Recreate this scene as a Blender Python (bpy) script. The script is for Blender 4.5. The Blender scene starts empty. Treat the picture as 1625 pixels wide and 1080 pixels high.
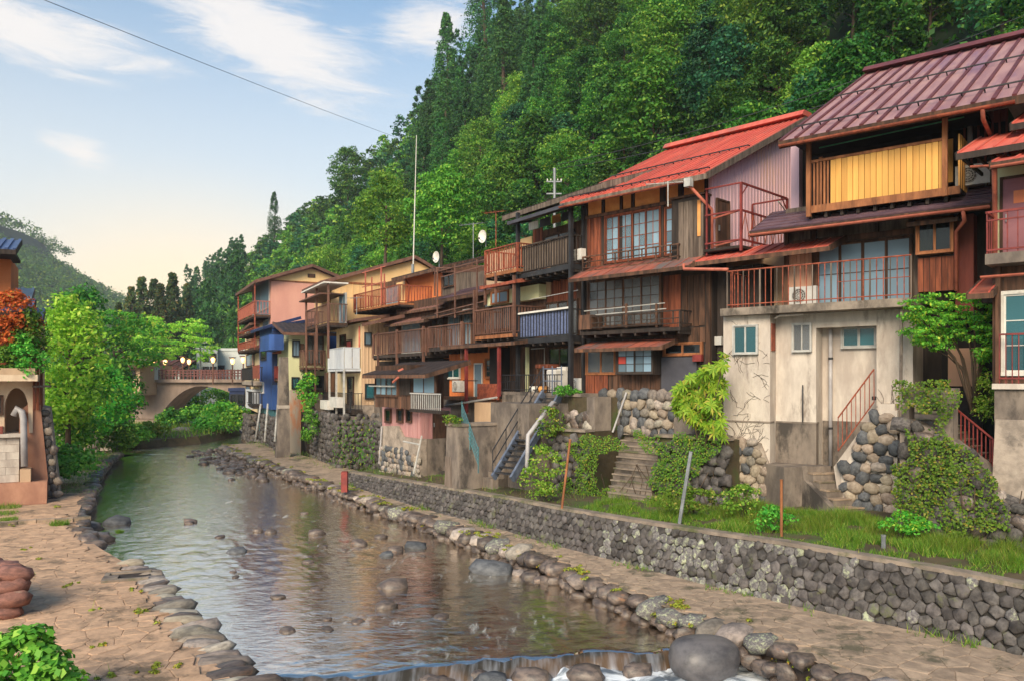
import bpy, math, random
import numpy as np
from mathutils import Vector, Matrix, noise as mn
R = math.radians
random.seed(7); rng = np.random.default_rng(7)
sc = bpy.context.scene; C = sc.collection
FPX, CX, HY, CAMZ = 1250.0, 812.5, 600.0, 5.4      # measured lens and eye height (photo is 1625 px wide)
# ---------------------------------------------------------------- camera
cd = bpy.data.cameras.new('camera'); cam = bpy.data.objects.new('camera', cd); C.objects.link(cam)
cam.location = (0, 0, CAMZ); cam.rotation_euler = (R(90), 0, 0)
cd.sensor_width = 36; cd.lens = FPX/1625*36; cd.shift_y = 60/1625; cd.clip_end = 3000; cd.clip_start = .1
sc.camera = cam
# ---------------------------------------------------------------- light and exposure
SUN_AZ, SUN_EL = R(-162), R(33)          # azimuth measured from +Y towards +X
sc.view_settings.view_transform = 'Standard'; sc.view_settings.look = 'None'
sc.view_settings.gamma = 1; sc.view_settings.exposure = .95; sc.view_settings.use_curve_mapping = False
sd = bpy.data.lights.new('sun', 'SUN'); sun = bpy.data.objects.new('sun', sd); C.objects.link(sun)
sd.energy = 2.5; sd.angle = R(32); sd.color = (1, .79, .55)
sdir = Vector((math.sin(SUN_AZ)*math.cos(SUN_EL), math.cos(SUN_AZ)*math.cos(SUN_EL), math.sin(SUN_EL)))
sun.rotation_euler = (-sdir).to_track_quat('-Z', 'Y').to_euler(); sun.location = (-30, -20, 60)
w = bpy.data.worlds.new('World'); sc.world = w; w.use_nodes = True
nt = w.node_tree; nt.nodes.clear()
class NG:
    """tiny node helper"""
    def __init__(s, t): s.t = t
    def n(s, ty, ins=None, **kw):
        x = s.t.nodes.new(ty)
        for k, v in kw.items(): setattr(x, k, v)
        for k, v in (ins or {}).items(): s.put(x.inputs[k], v)
        return x
    def put(s, sock, v):
        if isinstance(v, bpy.types.NodeSocket): s.t.links.new(v, sock)
        else: sock.default_value = v
    def m(s, op, a, b=0.0, c=0.0, clamp=False):
        x = s.t.nodes.new('ShaderNodeMath'); x.operation = op; x.use_clamp = clamp
        for i, v in enumerate((a, b, c)): s.put(x.inputs[i], v)
        return x.outputs[0]
    def mix(s, f, a, b, bt='MIX'):
        x = s.t.nodes.new('ShaderNodeMix'); x.data_type = 'RGBA'; x.blend_type = bt
        s.put(x.inputs[0], f); s.put(x.inputs[6], a); s.put(x.inputs[7], b)
        return x.outputs[2]
    def ramp(s, f, a, b, smooth=True):
        x = s.t.nodes.new('ShaderNodeMapRange'); x.interpolation_type = 'SMOOTHSTEP' if smooth else 'LINEAR'
        s.put(x.inputs[0], f); s.put(x.inputs[1], a); s.put(x.inputs[2], b)
        return x.outputs[0]
g = NG(nt)
sky = g.n('ShaderNodeTexSky', sky_type='NISHITA', sun_disc=False, sun_elevation=SUN_EL, sun_rotation=SUN_AZ,
          altitude=100, air_density=1.0, dust_density=1.6, ozone_density=1.0)
geo = g.n('ShaderNodeNewGeometry')
sep = g.n('ShaderNodeSeparateXYZ', {0: geo.outputs['Incoming']})
dx, dy, dz = [g.m('MULTIPLY', sep.outputs[i], -1.0) for i in range(3)]
el = g.m('ARCSINE', dz); az = g.m('ARCTAN2', dx, dy)        # radians
# evening sky: pale cream band near the horizon all round, warmest where the sun went behind the valley
hor = g.m('POWER', g.m('SUBTRACT', 1.0, g.ramp(el, R(0), R(33)), clamp=True), .95)
skyc = g.mix(1.0, sky.outputs[0], (0.68, 1.02, 1.10, 1), 'MULTIPLY')
skyc = g.mix(g.m('MULTIPLY', hor, .92), skyc, (5.9, 5.4, 4.65, 1))
dist = g.m('SQRT', g.m('ADD', g.m('POWER', g.m('SUBTRACT', az, R(-22)), 2.0), g.m('POWER', g.m('MULTIPLY', g.m('SUBTRACT', el, R(3)), 1.6), 2.0)))
glow = g.m('SUBTRACT', 1.0, g.ramp(dist, R(1), R(20)))
skyc = g.mix(g.m('MULTIPLY', glow, .85), skyc, (7.4, 5.7, 3.5, 1))
# thin clouds: long low wisps
vec = g.n('ShaderNodeCombineXYZ', {0: g.m('ADD', g.m('MULTIPLY', az, 5.0), g.m('MULTIPLY', el, 3.0)), 1: g.m('MULTIPLY', el, 24.0), 2: 3.1})
nz = g.n('ShaderNodeTexNoise', {'Vector': vec.outputs[0], 'Scale': 1.7, 'Detail': 12.0, 'Roughness': .70, 'Distortion': .5})
nn = nz.outputs['Fac']
tot = None
for a0, e0, ra, re, tilt, amt in ((-31.5, 20.6, 11.0, 2.5, -.10, 1.0), (-18.0, 22.8, 11.5, 4.2, -.33, 1.0), (-5.5, 24.2, 5.5, 3.0, .20, .8),
                                  (-28.5, 13.9, 3.3, 1.6, -.25, .65), (-32.0, 25.2, 9.5, 1.5, -.10, .6), (-12.0, 23.4, 3.0, .8, 0, .5),
                                  (30, 24, 16, 3, .1, .8), (-62, 26, 18, 3.6, .05, .8), (-95, 30, 20, 4, .1, .8), (70, 30, 20, 4, .1, .8), (150, 24, 24, 4, 0, .8), (-150, 26, 22, 4, 0, .8)):
    da = g.m('SUBTRACT', az, R(a0)); de = g.m('SUBTRACT', g.m('SUBTRACT', el, R(e0)), g.m('MULTIPLY', da, tilt))
    e = g.m('ADD', g.m('POWER', g.m('DIVIDE', da, R(ra)), 2.0), g.m('POWER', g.m('DIVIDE', de, R(re)), 2.0))
    k = g.m('MULTIPLY', g.m('SUBTRACT', 1.0, g.m('SQRT', e), clamp=True), amt)
    tot = k if tot is None else g.m('MAXIMUM', tot, k)
cl = g.ramp(g.m('ADD', g.m('MULTIPLY', tot, 1.2), g.m('MULTIPLY', g.m('SUBTRACT', nn, .5), 2.1)), .12, .95)
cl = g.m('MULTIPLY', cl, g.ramp(tot, 0.0, .12))
skyc = g.mix(g.m('MULTIPLY', cl, .85), skyc, (5.7, 5.35, 5.05, 1))
bg = g.n('ShaderNodeBackground', {'Color': skyc, 'Strength': .1})
out = g.n('ShaderNodeOutputWorld'); nt.links.new(bg.outputs[0], out.inputs[0])

# ---------------------------------------------------------------- measuring helpers: photograph measurements -> metres
def ray(px, py): return Vector(((px-CX)/FPX, 1, -(py-HY)/FPX))
def P(px, py, z):
    """the point of the level z metres above the water seen at a photo position"""
    Y = (CAMZ-z)*FPX/(py-HY); return Vector(((px-CX)/FPX*Y, Y, z))
def PY(px, py, Y): return Vector((0, 0, CAMZ)) + ray(px, py)*Y
class Fr:
    """a building's own frame: x along the river front (downstream), y into the bank, z up"""
    def __init__(s, px, Y, k, z0=0.0):
        s.o = Vector(((px-CX)/FPX*Y, Y, z0)); L = math.hypot(k, 1)
        s.ex = Vector((-k/L, -1/L, 0)); s.ey = Vector((1/L, -k/L, 0)); s.rot = math.atan2(s.ex.y, s.ex.x); s.z0 = z0
    def f(s, px, py=600, off=0.0):
        c = Vector((0, 0, CAMZ)); r = ray(px, py); p = c + r*((off-(c-s.o).dot(s.ey))/r.dot(s.ey))
        return (p-s.o).dot(s.ex), p.z-s.z0
    def s(s, px, py=600, xo=0.0):
        c = Vector((0, 0, CAMZ)); r = ray(px, py); p = c + r*((xo-(c-s.o).dot(s.ex))/r.dot(s.ex))
        return (p-s.o).dot(s.ey), p.z-s.z0
    def W(s, x, y, z): return s.o + s.ex*x + s.ey*y + Vector((0, 0, z))
# ---------------------------------------------------------------- mesh helpers
class MB:
    def __init__(s): s.v = []; s.f = []
    def box(s, x0, x1, y0, y1, z0, z1):
        if x0 > x1: x0, x1 = x1, x0
        if y0 > y1: y0, y1 = y1, y0
        if z0 > z1: z0, z1 = z1, z0
        n = len(s.v)
        s.v += [(x0,y0,z0),(x1,y0,z0),(x1,y1,z0),(x0,y1,z0),(x0,y0,z1),(x1,y0,z1),(x1,y1,z1),(x0,y1,z1)]
        s.f += [tuple(n+i for i in q) for q in ((0,3,2,1),(4,5,6,7),(0,1,5,4),(1,2,6,5),(2,3,7,6),(3,0,4,7))]
        return s
    def bar(s, a, b, w, h=None):
        """square bar between two points"""
        a, b = Vector(a), Vector(b); h = h or w; d = (b-a).normalized()
        up = Vector((0, 0, 1)) if abs(d.z) < .95 else Vector((0, 1, 0))
        u = d.cross(up).normalized()*(w/2); v = u.cross(d).normalized()*(h/2); n = len(s.v)
        for p in (a, b):
            for q in (-u-v, u-v, u+v, -u+v): s.v.append(tuple(p+q))
        s.f += [tuple(n+i for i in q) for q in ((0,1,2,3),(7,6,5,4),(0,4,5,1),(1,5,6,2),(2,6,7,3),(3,7,4,0))]
        return s
    def tube(s, pts, r, n=8, r1=None, cap=True):
        pts = [Vector(p) for p in pts]; m = len(pts); b = len(s.v); pu = None
        for i, p in enumerate(pts):
            d = (pts[min(i+1, m-1)]-pts[max(i-1, 0)]).normalized()
            if pu is None:
                up = Vector((0, 0, 1)) if abs(d.z) < .9 else Vector((1, 0, 0)); u = d.cross(up).normalized()
            else: u = (pu - d*pu.dot(d)).normalized()
            pu = u; v = d.cross(u); rr = r if r1 is None else r + (r1-r)*i/(m-1)
            for k in range(n):
                a = 2*math.pi*k/n; s.v.append(tuple(p + u*(math.cos(a)*rr) + v*(math.sin(a)*rr)))
        for i in range(m-1):
            for k in range(n): s.f.append((b+i*n+k, b+i*n+(k+1) % n, b+(i+1)*n+(k+1) % n, b+(i+1)*n+k))
        if cap: s.f.append(tuple(b+k for k in range(n))[::-1]); s.f.append(tuple(b+(m-1)*n+k for k in range(n)))
        return s
    def prism(s, poly, axis, a, b):
        """polygon extruded along an axis: 'x' poly=(y,z), 'y' poly=(x,z), 'z' poly=(x,y)"""
        n = len(s.v); k = len(poly)
        for t in (a, b):
            for p, q in poly: s.v.append((t,p,q) if axis == 'x' else (p,t,q) if axis == 'y' else (p,q,t))
        s.f.append(tuple(n+i for i in range(k))); s.f.append(tuple(n+k+i for i in range(k))[::-1])
        for i in range(k): s.f.append((n+i, n+k+i, n+k+(i+1) % k, n+(i+1) % k))
        return s
    def quad(s, *p):
        n = len(s.v); s.v += [tuple(q) for q in p]; s.f.append(tuple(range(n, n+len(p)))); return s
    def mesh(s, name, m, smooth=False):
        me = bpy.data.meshes.new(name); me.from_pydata(s.v, [], s.f); me.update()
        if m: me.materials.append(m)
        if smooth: me.polygons.foreach_set('use_smooth', [True]*len(me.polygons))
        return me
def fixn(me):
    import bmesh
    b = bmesh.new(); b.from_mesh(me); bmesh.ops.recalc_face_normals(b, faces=b.faces); b.to_mesh(me); b.free(); return me
def link(name, me, par=None, loc=None, rot=None, scale=None):
    o = bpy.data.objects.new(name, me); C.objects.link(o)
    if par is not None: o.parent = par
    if loc is not None: o.location = loc
    if rot is not None: o.rotation_euler = rot
    if scale is not None: o.scale = scale
    return o
def ob(name, mb, m, par=None, smooth=False, fix=True):
    me = mb.mesh(name, m, smooth)
    if fix: fixn(me)
    return link(name, me, par)
BC = {}
def bx(par, name, x0, x1, y0, y1, z0, z1, m):
    """box object; alike boxes share their mesh"""
    sx, sy, sz = [max(round(abs(q), 3), .001) for q in (x1-x0, y1-y0, z1-z0)]
    k = (sx, sy, sz, m.name, name)
    if k not in BC: BC[k] = MB().box(-sx/2, sx/2, -sy/2, sy/2, -sz/2, sz/2).mesh(name, m)
    return link(name, BC[k], par, ((x0+x1)/2, (y0+y1)/2, (z0+z1)/2))
def tag(o, label, cat, group=None):
    o['label'] = label; o['category'] = cat
    if group: o['group'] = group
    return o
def thing(name, label, cat, loc=(0, 0, 0), rotz=0, group=None):
    o = bpy.data.objects.new(name, None); o.empty_display_size = .2; C.objects.link(o); o.location = loc; o.rotation_euler = (0, 0, rotz)
    return tag(o, label, cat, group)
def hthing(name, label, cat, F, group=None): return thing(name, label, cat, F.o, F.rot, group)
def struct(o): o['kind'] = 'structure'; return o
def stuff(o): o['kind'] = 'stuff'; return o
def copytree(o, par=None):
    c = o.copy(); C.objects.link(c)
    if par is not None: c.parent = par
    for ch in list(o.children): copytree(ch, c)
    return c
# ---------------------------------------------------------------- materials
def S(r, g_, b): return tuple(((c/255)/12.92 if c/255 <= .04045 else ((c/255+.055)/1.055)**2.4) for c in (r, g_, b)) + (1,)
def desat(c, k=.88):
    l = .3*c[0]+.55*c[1]+.15*c[2]; return tuple(l+(x-l)*k for x in c[:3])+(1,)
def mat(name, c1, c2=None, c3=None, scale=3.0, st=(1, 1, 1), rough=.8, bump=.25, bscale=30.0, rnd=.15, metal=0.0, spec=.3, p3=.58, hue=0.0, world=False):
    c1 = desat(c1); c2 = desat(c2) if c2 else None; c3 = desat(c3) if c3 else None
    m = bpy.data.materials.new(name); m.use_nodes = True; t = m.node_tree; q = NG(t); bs = t.nodes['Principled BSDF']
    tc = q.n('ShaderNodeTexCoord'); oi_ = q.n('ShaderNodeObjectInfo'); gi = q.n('ShaderNodeNewGeometry')
    rv = q.m('FRACT', q.m('ADD', oi_.outputs['Random'], gi.outputs['Random Per Island']))
    class oi: outputs = {'Random': rv}
    off = q.n('ShaderNodeVectorMath', {0: tc.outputs['Object'], 1: q.n('ShaderNodeCombineXYZ', {0: q.m('MULTIPLY', oi.outputs['Random'], 37.0), 1: q.m('MULTIPLY', oi.outputs['Random'], 91.0), 2: q.m('MULTIPLY', oi.outputs['Random'], 53.0)}).outputs[0]}, operation='ADD')
    mp = q.n('ShaderNodeVectorMath', {0: off.outputs[0], 1: st}, operation='MULTIPLY')
    n1 = q.n('ShaderNodeTexNoise', {'Vector': mp.outputs[0], 'Scale': scale, 'Detail': 7.0, 'Roughness': .65})
    c = q.mix(q.ramp(n1.outputs['Fac'], .34, .66), c1, c2 or tuple(x*.7 for x in c1[:3])+(1,))
    if c3:
        n2 = q.n('ShaderNodeTexNoise', {'Vector': q.n('ShaderNodeVectorMath', {0: gi.outputs['Position'], 1: st}, operation='MULTIPLY').outputs[0] if world else mp.outputs[0], 'Scale': scale*.42, 'Detail': 9.0, 'Roughness': .7})
        c = q.mix(q.ramp(n2.outputs['Fac'], p3, p3+.13), c, c3)
    hs = q.n('ShaderNodeHueSaturation', {'Hue': q.m('ADD', .5, q.m('MULTIPLY', q.m('SUBTRACT', oi.outputs['Random'], .5), hue)), 'Value': q.m('ADD', 1.0-rnd, q.m('MULTIPLY', q.m('FRACT', q.m('MULTIPLY', oi.outputs['Random'], 7.31)), 2*rnd)), 'Color': c})
    t.links.new(hs.outputs[0], bs.inputs['Base Color'])
    bs.inputs['Roughness'].default_value = rough; bs.inputs['Metallic'].default_value = metal; bs.inputs['Specular IOR Level'].default_value = spec
    if bump:
        n3 = q.n('ShaderNodeTexNoise', {'Vector': mp.outputs[0], 'Scale': bscale, 'Detail': 5.0, 'Roughness': .6})
        bp = q.n('ShaderNodeBump', {'Strength': bump, 'Distance': .02, 'Height': n3.outputs['Fac']}); t.links.new(bp.outputs[0], bs.inputs['Normal'])
    return m
def leafmat(name, a, b, c=None, tr=.3, rnd=.25, hue=.03):
    m = bpy.data.materials.new(name); m.use_nodes = True; t = m.node_tree; q = NG(t); bs = t.nodes['Principled BSDF']
    ge = q.n('ShaderNodeNewGeometry'); oi = q.n('ShaderNodeObjectInfo'); r = ge.outputs['Random Per Island']
    col = q.mix(r, a, b)
    if c: col = q.mix(q.ramp(q.m('FRACT', q.m('MULTIPLY', r, 13.7)), .8, .97), col, c)
    hs = q.n('ShaderNodeHueSaturation', {'Hue': q.m('ADD', .5, q.m('MULTIPLY', q.m('SUBTRACT', oi.outputs['Random'], .5), hue)), 'Value': q.m('ADD', 1.0-rnd, q.m('MULTIPLY', q.m('FRACT', q.m('MULTIPLY', oi.outputs['Random'], 5.3)), 2*rnd)), 'Color': col})
    t.links.new(hs.outputs[0], bs.inputs['Base Color']); bs.inputs['Roughness'].default_value = .55; bs.inputs['Specular IOR Level'].default_value = .25
    tl = q.n('ShaderNodeBsdfTranslucent', {'Color': hs.outputs[0]}); mx = q.n('ShaderNodeMixShader', {0: tr})
    t.links.new(bs.outputs[0], mx.inputs[1]); t.links.new(tl.outputs[0], mx.inputs[2]); t.links.new(mx.outputs[0], t.nodes['Material Output'].inputs[0])
    return m
def glassmat(name, tint, mixf=.5, rough=.05):
    """window pane: tinted, see-through with a reflecting face"""
    m = bpy.data.materials.new(name); m.use_nodes = True; t = m.node_tree; q = NG(t); bs = t.nodes['Principled BSDF']
    bs.inputs['Base Color'].default_value = tint; bs.inputs['Roughness'].default_value = rough; bs.inputs['Specular IOR Level'].default_value = .7
    oi = q.n('ShaderNodeObjectInfo'); hs = q.n('ShaderNodeHueSaturation', {'Value': q.m('ADD', .55, q.m('MULTIPLY', oi.outputs['Random'], .8)), 'Color': tint}); t.links.new(hs.outputs[0], bs.inputs['Base Color'])
    tp = q.n('ShaderNodeBsdfTransparent', {'Color': (.75, .85, .88, 1)}); mx = q.n('ShaderNodeMixShader', {0: mixf})
    t.links.new(tp.outputs[0], mx.inputs[1]); t.links.new(bs.outputs[0], mx.inputs[2]); t.links.new(mx.outputs[0], t.nodes['Material Output'].inputs[0])
    return m
M = {}
M['wood_dark'] = mat('wood_dark', S(104, 72, 54), S(60, 44, 36), S(134, 86, 58), scale=2.2, st=(3, 3, .35), rough=.85, rnd=.35)
M['wood_red'] = mat('wood_red', S(150, 78, 46), S(96, 48, 32), S(62, 40, 32), scale=2.2, st=(3, 3, .35), rough=.8, rnd=.3)
M['wood_grey'] = mat('wood_grey', S(128, 112, 100), S(84, 72, 64), S(70, 58, 52), scale=2.4, st=(3, 3, .3), rough=.9, rnd=.25)
M['wood_black'] = mat('wood_black', S(66, 55, 50), S(44, 38, 36), S(80, 60, 48), scale=2, st=(3, 3, .4), rough=.85, rnd=.2)
M['timber'] = mat('timber', S(168, 104, 58), S(124, 74, 42), S(90, 58, 38), scale=3, st=(2, 2, .4), rough=.75, rnd=.12)
M['brown_metal'] = mat('brown_metal', S(122, 84, 68), S(94, 64, 54), S(62, 44, 38), scale=2, rough=.55, bump=.05, rnd=.15)
M['black_metal'] = mat('black_metal', S(52, 52, 56), S(38, 38, 42), S(70, 56, 48), scale=2, rough=.5, bump=.05, rnd=.1)
M['rust'] = mat('rust', S(170, 84, 54), S(120, 58, 42), S(84, 52, 44), scale=6, rough=.75, rnd=.12)
M['red_pipe'] = mat('red_pipe', S(194, 104, 80), S(166, 84, 66), S(120, 60, 50), scale=4, rough=.5, bump=.05, rnd=.06)
M['red_roof'] = mat('red_roof', S(218, 102, 80), S(196, 80, 66), S(172, 100, 86), scale=1.6, st=(2, .4, .4), p3=.5, rough=.5, bump=.08, rnd=.1)
M['rusty_roof'] = mat('rusty_roof', S(172, 88, 66), S(124, 74, 62), S(98, 92, 92), scale=1.3, st=(1, .5, .5), rough=.7, rnd=.15, p3=.5)
M['purple_roof'] = mat('purple_roof', S(176, 132, 130), S(152, 108, 112), S(140, 102, 120), scale=1.4, st=(2, .35, .35), p3=.5, rough=.45, bump=.08, rnd=.1)
M['purple_seam'] = mat('purple_seam', S(112, 58, 60), S(90, 46, 52), scale=1.5, rough=.5, bump=.05, rnd=.1)
M['tile_purple'] = mat('tile_purple', S(112, 84, 92), S(84, 64, 78), S(132, 92, 86), scale=2, rough=.5, rnd=.2)
M['brown_roof'] = mat('brown_roof', S(146, 104, 92), S(120, 82, 74), S(96, 70, 64), scale=1.5, rough=.55, bump=.1, rnd=.12)
M['dark_roof'] = mat('dark_roof', S(74, 62, 60), S(52, 46, 48), S(104, 78, 66), scale=1.5, rough=.6, rnd=.2)
M['blue_roof'] = mat('blue_roof', S(70, 92, 140), S(56, 74, 118), scale=2, rough=.4, rnd=.15)
M['concrete'] = mat('concrete', S(204, 192, 180), S(172, 158, 148), S(126, 112, 104), scale=1.7, st=(1, 1, .32), rough=.92, bump=.5, bscale=18, rnd=.04, p3=.54)
M['concrete_dk'] = mat('concrete_dk', S(140, 126, 114), S(100, 90, 84), S(72, 66, 62), scale=1.6, st=(1, 1, .5), rough=.92, bump=.5, bscale=14, rnd=.1, p3=.52)
M['mortar'] = mat('mortar', S(172, 156, 142), S(130, 118, 108), S(100, 92, 86), scale=2.5, rough=.95, bump=.5, bscale=20, rnd=.05)
M['soil'] = mat('soil', S(96, 82, 60), S(70, 62, 44), S(76, 92, 44), scale=1.2, rough=.95, bump=.6, bscale=12, rnd=.02, p3=.5)
M['plaster_or'] = mat('plaster_or', S(226, 158, 76), S(206, 132, 60), S(160, 100, 56), scale=1.6, rough=.9, bump=.1, rnd=.05)
M['yellow_panel'] = mat('yellow_panel', S(226, 168, 66), S(206, 144, 48), S(190, 124, 56), scale=.9, st=(3, 3, .2), rough=.5, bump=.04, rnd=.12)
M['lilac_wall'] = mat('lilac_wall', S(214, 178, 186), S(200, 164, 178), S(222, 176, 160), scale=.35, rough=.5, bump=.06, rnd=.05)
M['pink_wall'] = mat('pink_wall', S(222, 158, 136), S(208, 142, 124), S(196, 140, 128), scale=.5, st=(1, 1, .3), rough=.7, bump=.08, rnd=.05)
M['yellow_wall'] = mat('yellow_wall', S(238, 196, 132), S(226, 180, 118), S(206, 162, 110), scale=.6, st=(1, 1, .3), rough=.75, bump=.08, rnd=.05)
M['cream_wall'] = mat('cream_wall', S(230, 204, 158), S(216, 188, 144), S(184, 158, 126), scale=.8, st=(1, 1, .3), rough=.8, bump=.12, rnd=.05, p3=.6)
M['green_wall'] = mat('green_wall', S(214, 214, 166), S(200, 200, 152), S(176, 170, 130), scale=.8, st=(1, 1, .3), rough=.8, bump=.1, rnd=.05, p3=.62)
M['tan_wall'] = mat('tan_wall', S(206, 172, 136), S(188, 154, 122), S(160, 132, 110), scale=.8, st=(1, 1, .3), rough=.8, bump=.12, rnd=.05)
M['orange_wall'] = mat('orange_wall', S(226, 126, 56), S(208, 108, 46), S(176, 96, 50), scale=.9, st=(1, 1, .3), rough=.75, bump=.08, rnd=.05)
M['peach_wall'] = mat('peach_wall', S(220, 170, 140), S(204, 152, 124), S(180, 132, 112), scale=1, st=(1, 1, .3), rough=.7, bump=.08, rnd=.04)
M['shed_pink'] = mat('shed_pink', S(196, 142, 140), S(176, 124, 124), S(140, 100, 98), scale=1.4, st=(2, 2, .2), rough=.7, bump=.08, rnd=.08)
M['blue_metal'] = mat('blue_metal', S(48, 88, 158), S(38, 72, 134), S(64, 84, 120), scale=1.2, st=(1, 1, .3), rough=.5, bump=.05, rnd=.06)
M['blue_dark'] = mat('blue_dark', S(36, 52, 96), S(28, 42, 80), scale=1.2, rough=.55, bump=.05, rnd=.06)
M['tarp'] = mat('tarp', S(104, 118, 158), S(80, 92, 130), S(130, 138, 170), scale=9, st=(1, 1, 2), rough=.6, bump=.3, bscale=20, rnd=.08)
M['white_panel'] = mat('white_panel', S(206, 210, 216), S(186, 190, 200), S(150, 150, 156), scale=1.2, st=(1, 1, .4), rough=.55, bump=.04, rnd=.05)
M['white_paint'] = mat('white_paint', S(226, 222, 214), S(206, 200, 192), S(170, 160, 150), scale=2, rough=.55, bump=.06, rnd=.05)
M['steel'] = mat('steel', S(150, 154, 158), S(120, 124, 130), S(130, 100, 82), scale=4, rough=.45, bump=.05, rnd=.06, metal=.3, p3=.62)
M['pvc'] = mat('pvc', S(176, 172, 174), S(150, 146, 150), scale=2, rough=.45, bump=.03, rnd=.05)
M['alu'] = mat('alu', S(186, 184, 180), S(160, 158, 156), scale=4, rough=.4, bump=.03, rnd=.05)
M['stair_blue'] = mat('stair_blue', S(108, 118, 138), S(80, 90, 112), S(140, 112, 90), scale=3, rough=.5, bump=.06, rnd=.05)
M['teal_paint'] = mat('teal_paint', S(66, 122, 130), S(52, 96, 108), S(120, 92, 74), scale=5, rough=.5, bump=.06, rnd=.05)
M['red_paint'] = mat('red_paint', S(140, 52, 46), S(112, 42, 40), S(96, 52, 44), scale=4, rough=.55, bump=.05, rnd=.06)
M['red_wall'] = mat('red_wall', S(150, 72, 58), S(120, 56, 48), S(92, 50, 44), scale=1.4, st=(2, 2, .25), rough=.7, bump=.08, rnd=.05)
M['mauve_door'] = mat('mauve_door', S(150, 96, 104), S(130, 78, 90), scale=1, rough=.5, bump=.04, rnd=.03)
M['curtain'] = mat('curtain', S(232, 232, 222), S(206, 208, 202), scale=3, st=(5, 5, .1), rough=.9, bump=.1, rnd=.05)
M['curtain_tan'] = mat('curtain_tan', S(206, 178, 140), S(176, 146, 112), scale=3, st=(5, 5, .1), rough=.9, bump=.1, rnd=.08)
M['shoji'] = mat('shoji', S(196, 196, 192), S(174, 176, 176), S(150, 150, 150), scale=1, rough=.7, bump=.04, rnd=.04)
M['unlit_room_tone'] = mat('unlit_room_tone', S(46, 40, 38), S(34, 30, 30), scale=1, rough=.9, bump=0, rnd=.05)  # near-black tone standing in for the shade inside rooms
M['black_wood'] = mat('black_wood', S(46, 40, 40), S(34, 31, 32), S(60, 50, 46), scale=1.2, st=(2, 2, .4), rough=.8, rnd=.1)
M['grey_panel'] = mat('grey_panel', S(76, 76, 86), S(62, 62, 72), scale=1, rough=.6, bump=.05, rnd=.05)
M['ac_white'] = mat('ac_white', S(214, 210, 204), S(192, 188, 184), scale=2, rough=.5, bump=.03, rnd=.03)
M['grille'] = mat('grille', S(110, 104, 100), S(84, 80, 78), scale=6, rough=.6, bump=.1, rnd=.05)
M['glass_teal'] = glassmat('glass_teal', S(48, 104, 116), .72)
M['glass_grey'] = glassmat('glass_grey', S(120, 122, 126), .6, .25)
M['glass_dark'] = glassmat('glass_dark', S(34, 40, 46), .55)
M['glass_frost'] = glassmat('glass_frost', S(140, 168, 190), .62, .3)
M['glass_blue'] = glassmat('glass_blue', S(150, 176, 196), .5, .12)
M['pane_red'] = mat('pane_red', S(206, 66, 50), S(190, 56, 44), scale=2, rough=.3, bump=0, rnd=.02)
M['amber_glass'] = mat('amber_glass', S(228, 128, 52), S(206, 104, 44), scale=2, rough=.3, bump=0, rnd=.02)
M['stone_dark'] = mat('stone_dark', S(104, 98, 96), S(64, 60, 60), S(98, 100, 70), scale=5, rough=.85, bump=.7, bscale=22, rnd=.34, hue=.05, p3=.56, world=True)
M['stone_round'] = mat('stone_round', S(164, 152, 140), S(118, 110, 104), S(188, 156, 126), scale=3.5, rough=.75, bump=.4, bscale=16, rnd=.38, hue=.06, p3=.6)
M['stone_blue'] = mat('stone_blue', S(98, 100, 104), S(68, 70, 76), S(140, 136, 134), scale=4, rough=.7, bump=.35, bscale=16, rnd=.25, p3=.62)
M['stone_tan'] = mat('stone_tan', S(168, 152, 134), S(138, 122, 106), S(130, 112, 100), scale=4, rough=.8, bump=.35, bscale=16, rnd=.2, hue=.03)
M['stone_lichen'] = mat('stone_lichen', S(126, 122, 120), S(82, 78, 82), S(164, 170, 138), scale=16, rough=.9, bump=.5, bscale=24, rnd=.2, p3=.50)
M['stone_wet'] = mat('stone_wet', S(116, 100, 90), S(72, 64, 62), S(150, 108, 78), scale=4, rough=.4, bump=.4, bscale=14, rnd=.3, spec=.5)
M['boulder'] = mat('boulder', S(104, 100, 102), S(66, 64, 68), S(150, 142, 140), scale=2.6, rough=.45, bump=.35, bscale=12, rnd=.05, spec=.45, p3=.62)
M['stone_red'] = mat('stone_red', S(146, 98, 84), S(100, 68, 62), S(160, 130, 112), scale=3, rough=.8, bump=.5, bscale=16, rnd=.25, p3=.6)
M['path'] = mat('path', S(208, 166, 130), S(172, 138, 110), S(122, 102, 82), scale=2.6, rough=.92, bump=.6, bscale=14, rnd=.10, p3=.50, world=True)
M['path_grey'] = mat('path_grey', S(176, 150, 126), S(140, 120, 102), S(100, 92, 74), scale=2.6, rough=.92, bump=.6, bscale=14, rnd=.10, p3=.50, world=True)
M['bark'] = mat('bark', S(96, 78, 62), S(66, 54, 44), scale=4, st=(1, 1, .3), rough=.95, bump=.6, rnd=.2)
M['terracotta'] = mat('terracotta', S(178, 126, 98), S(150, 102, 80), S(146, 96, 74), scale=1.2, st=(1, 1, .4), rough=.9, bump=.3, rnd=.06)
M['stucco'] = mat('stucco', S(222, 196, 166), S(202, 172, 142), S(170, 134, 110), scale=1.2, st=(1, 1, .5), rough=.9, bump=.25, rnd=.05)
M['wire'] = mat('wire', S(60, 62, 66), S(50, 52, 56), scale=2, rough=.6, bump=0, rnd=0)
M['green_pole'] = mat('green_pole', S(70, 166, 120), S(60, 146, 104), scale=3, rough=.45, bump=0, rnd=.05)
M['foam'] = mat('foam', S(222, 230, 240), S(196, 206, 222), S(170, 184, 204), scale=5, st=(1, 1, 1), rough=.6, bump=.4, bscale=9, rnd=0)
M['bridge'] = mat('bridge', S(166, 142, 126), S(136, 116, 104), S(104, 90, 82), scale=.6, st=(1, 1, .4), rough=.9, bump=.2, bscale=6, rnd=.04)
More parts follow.
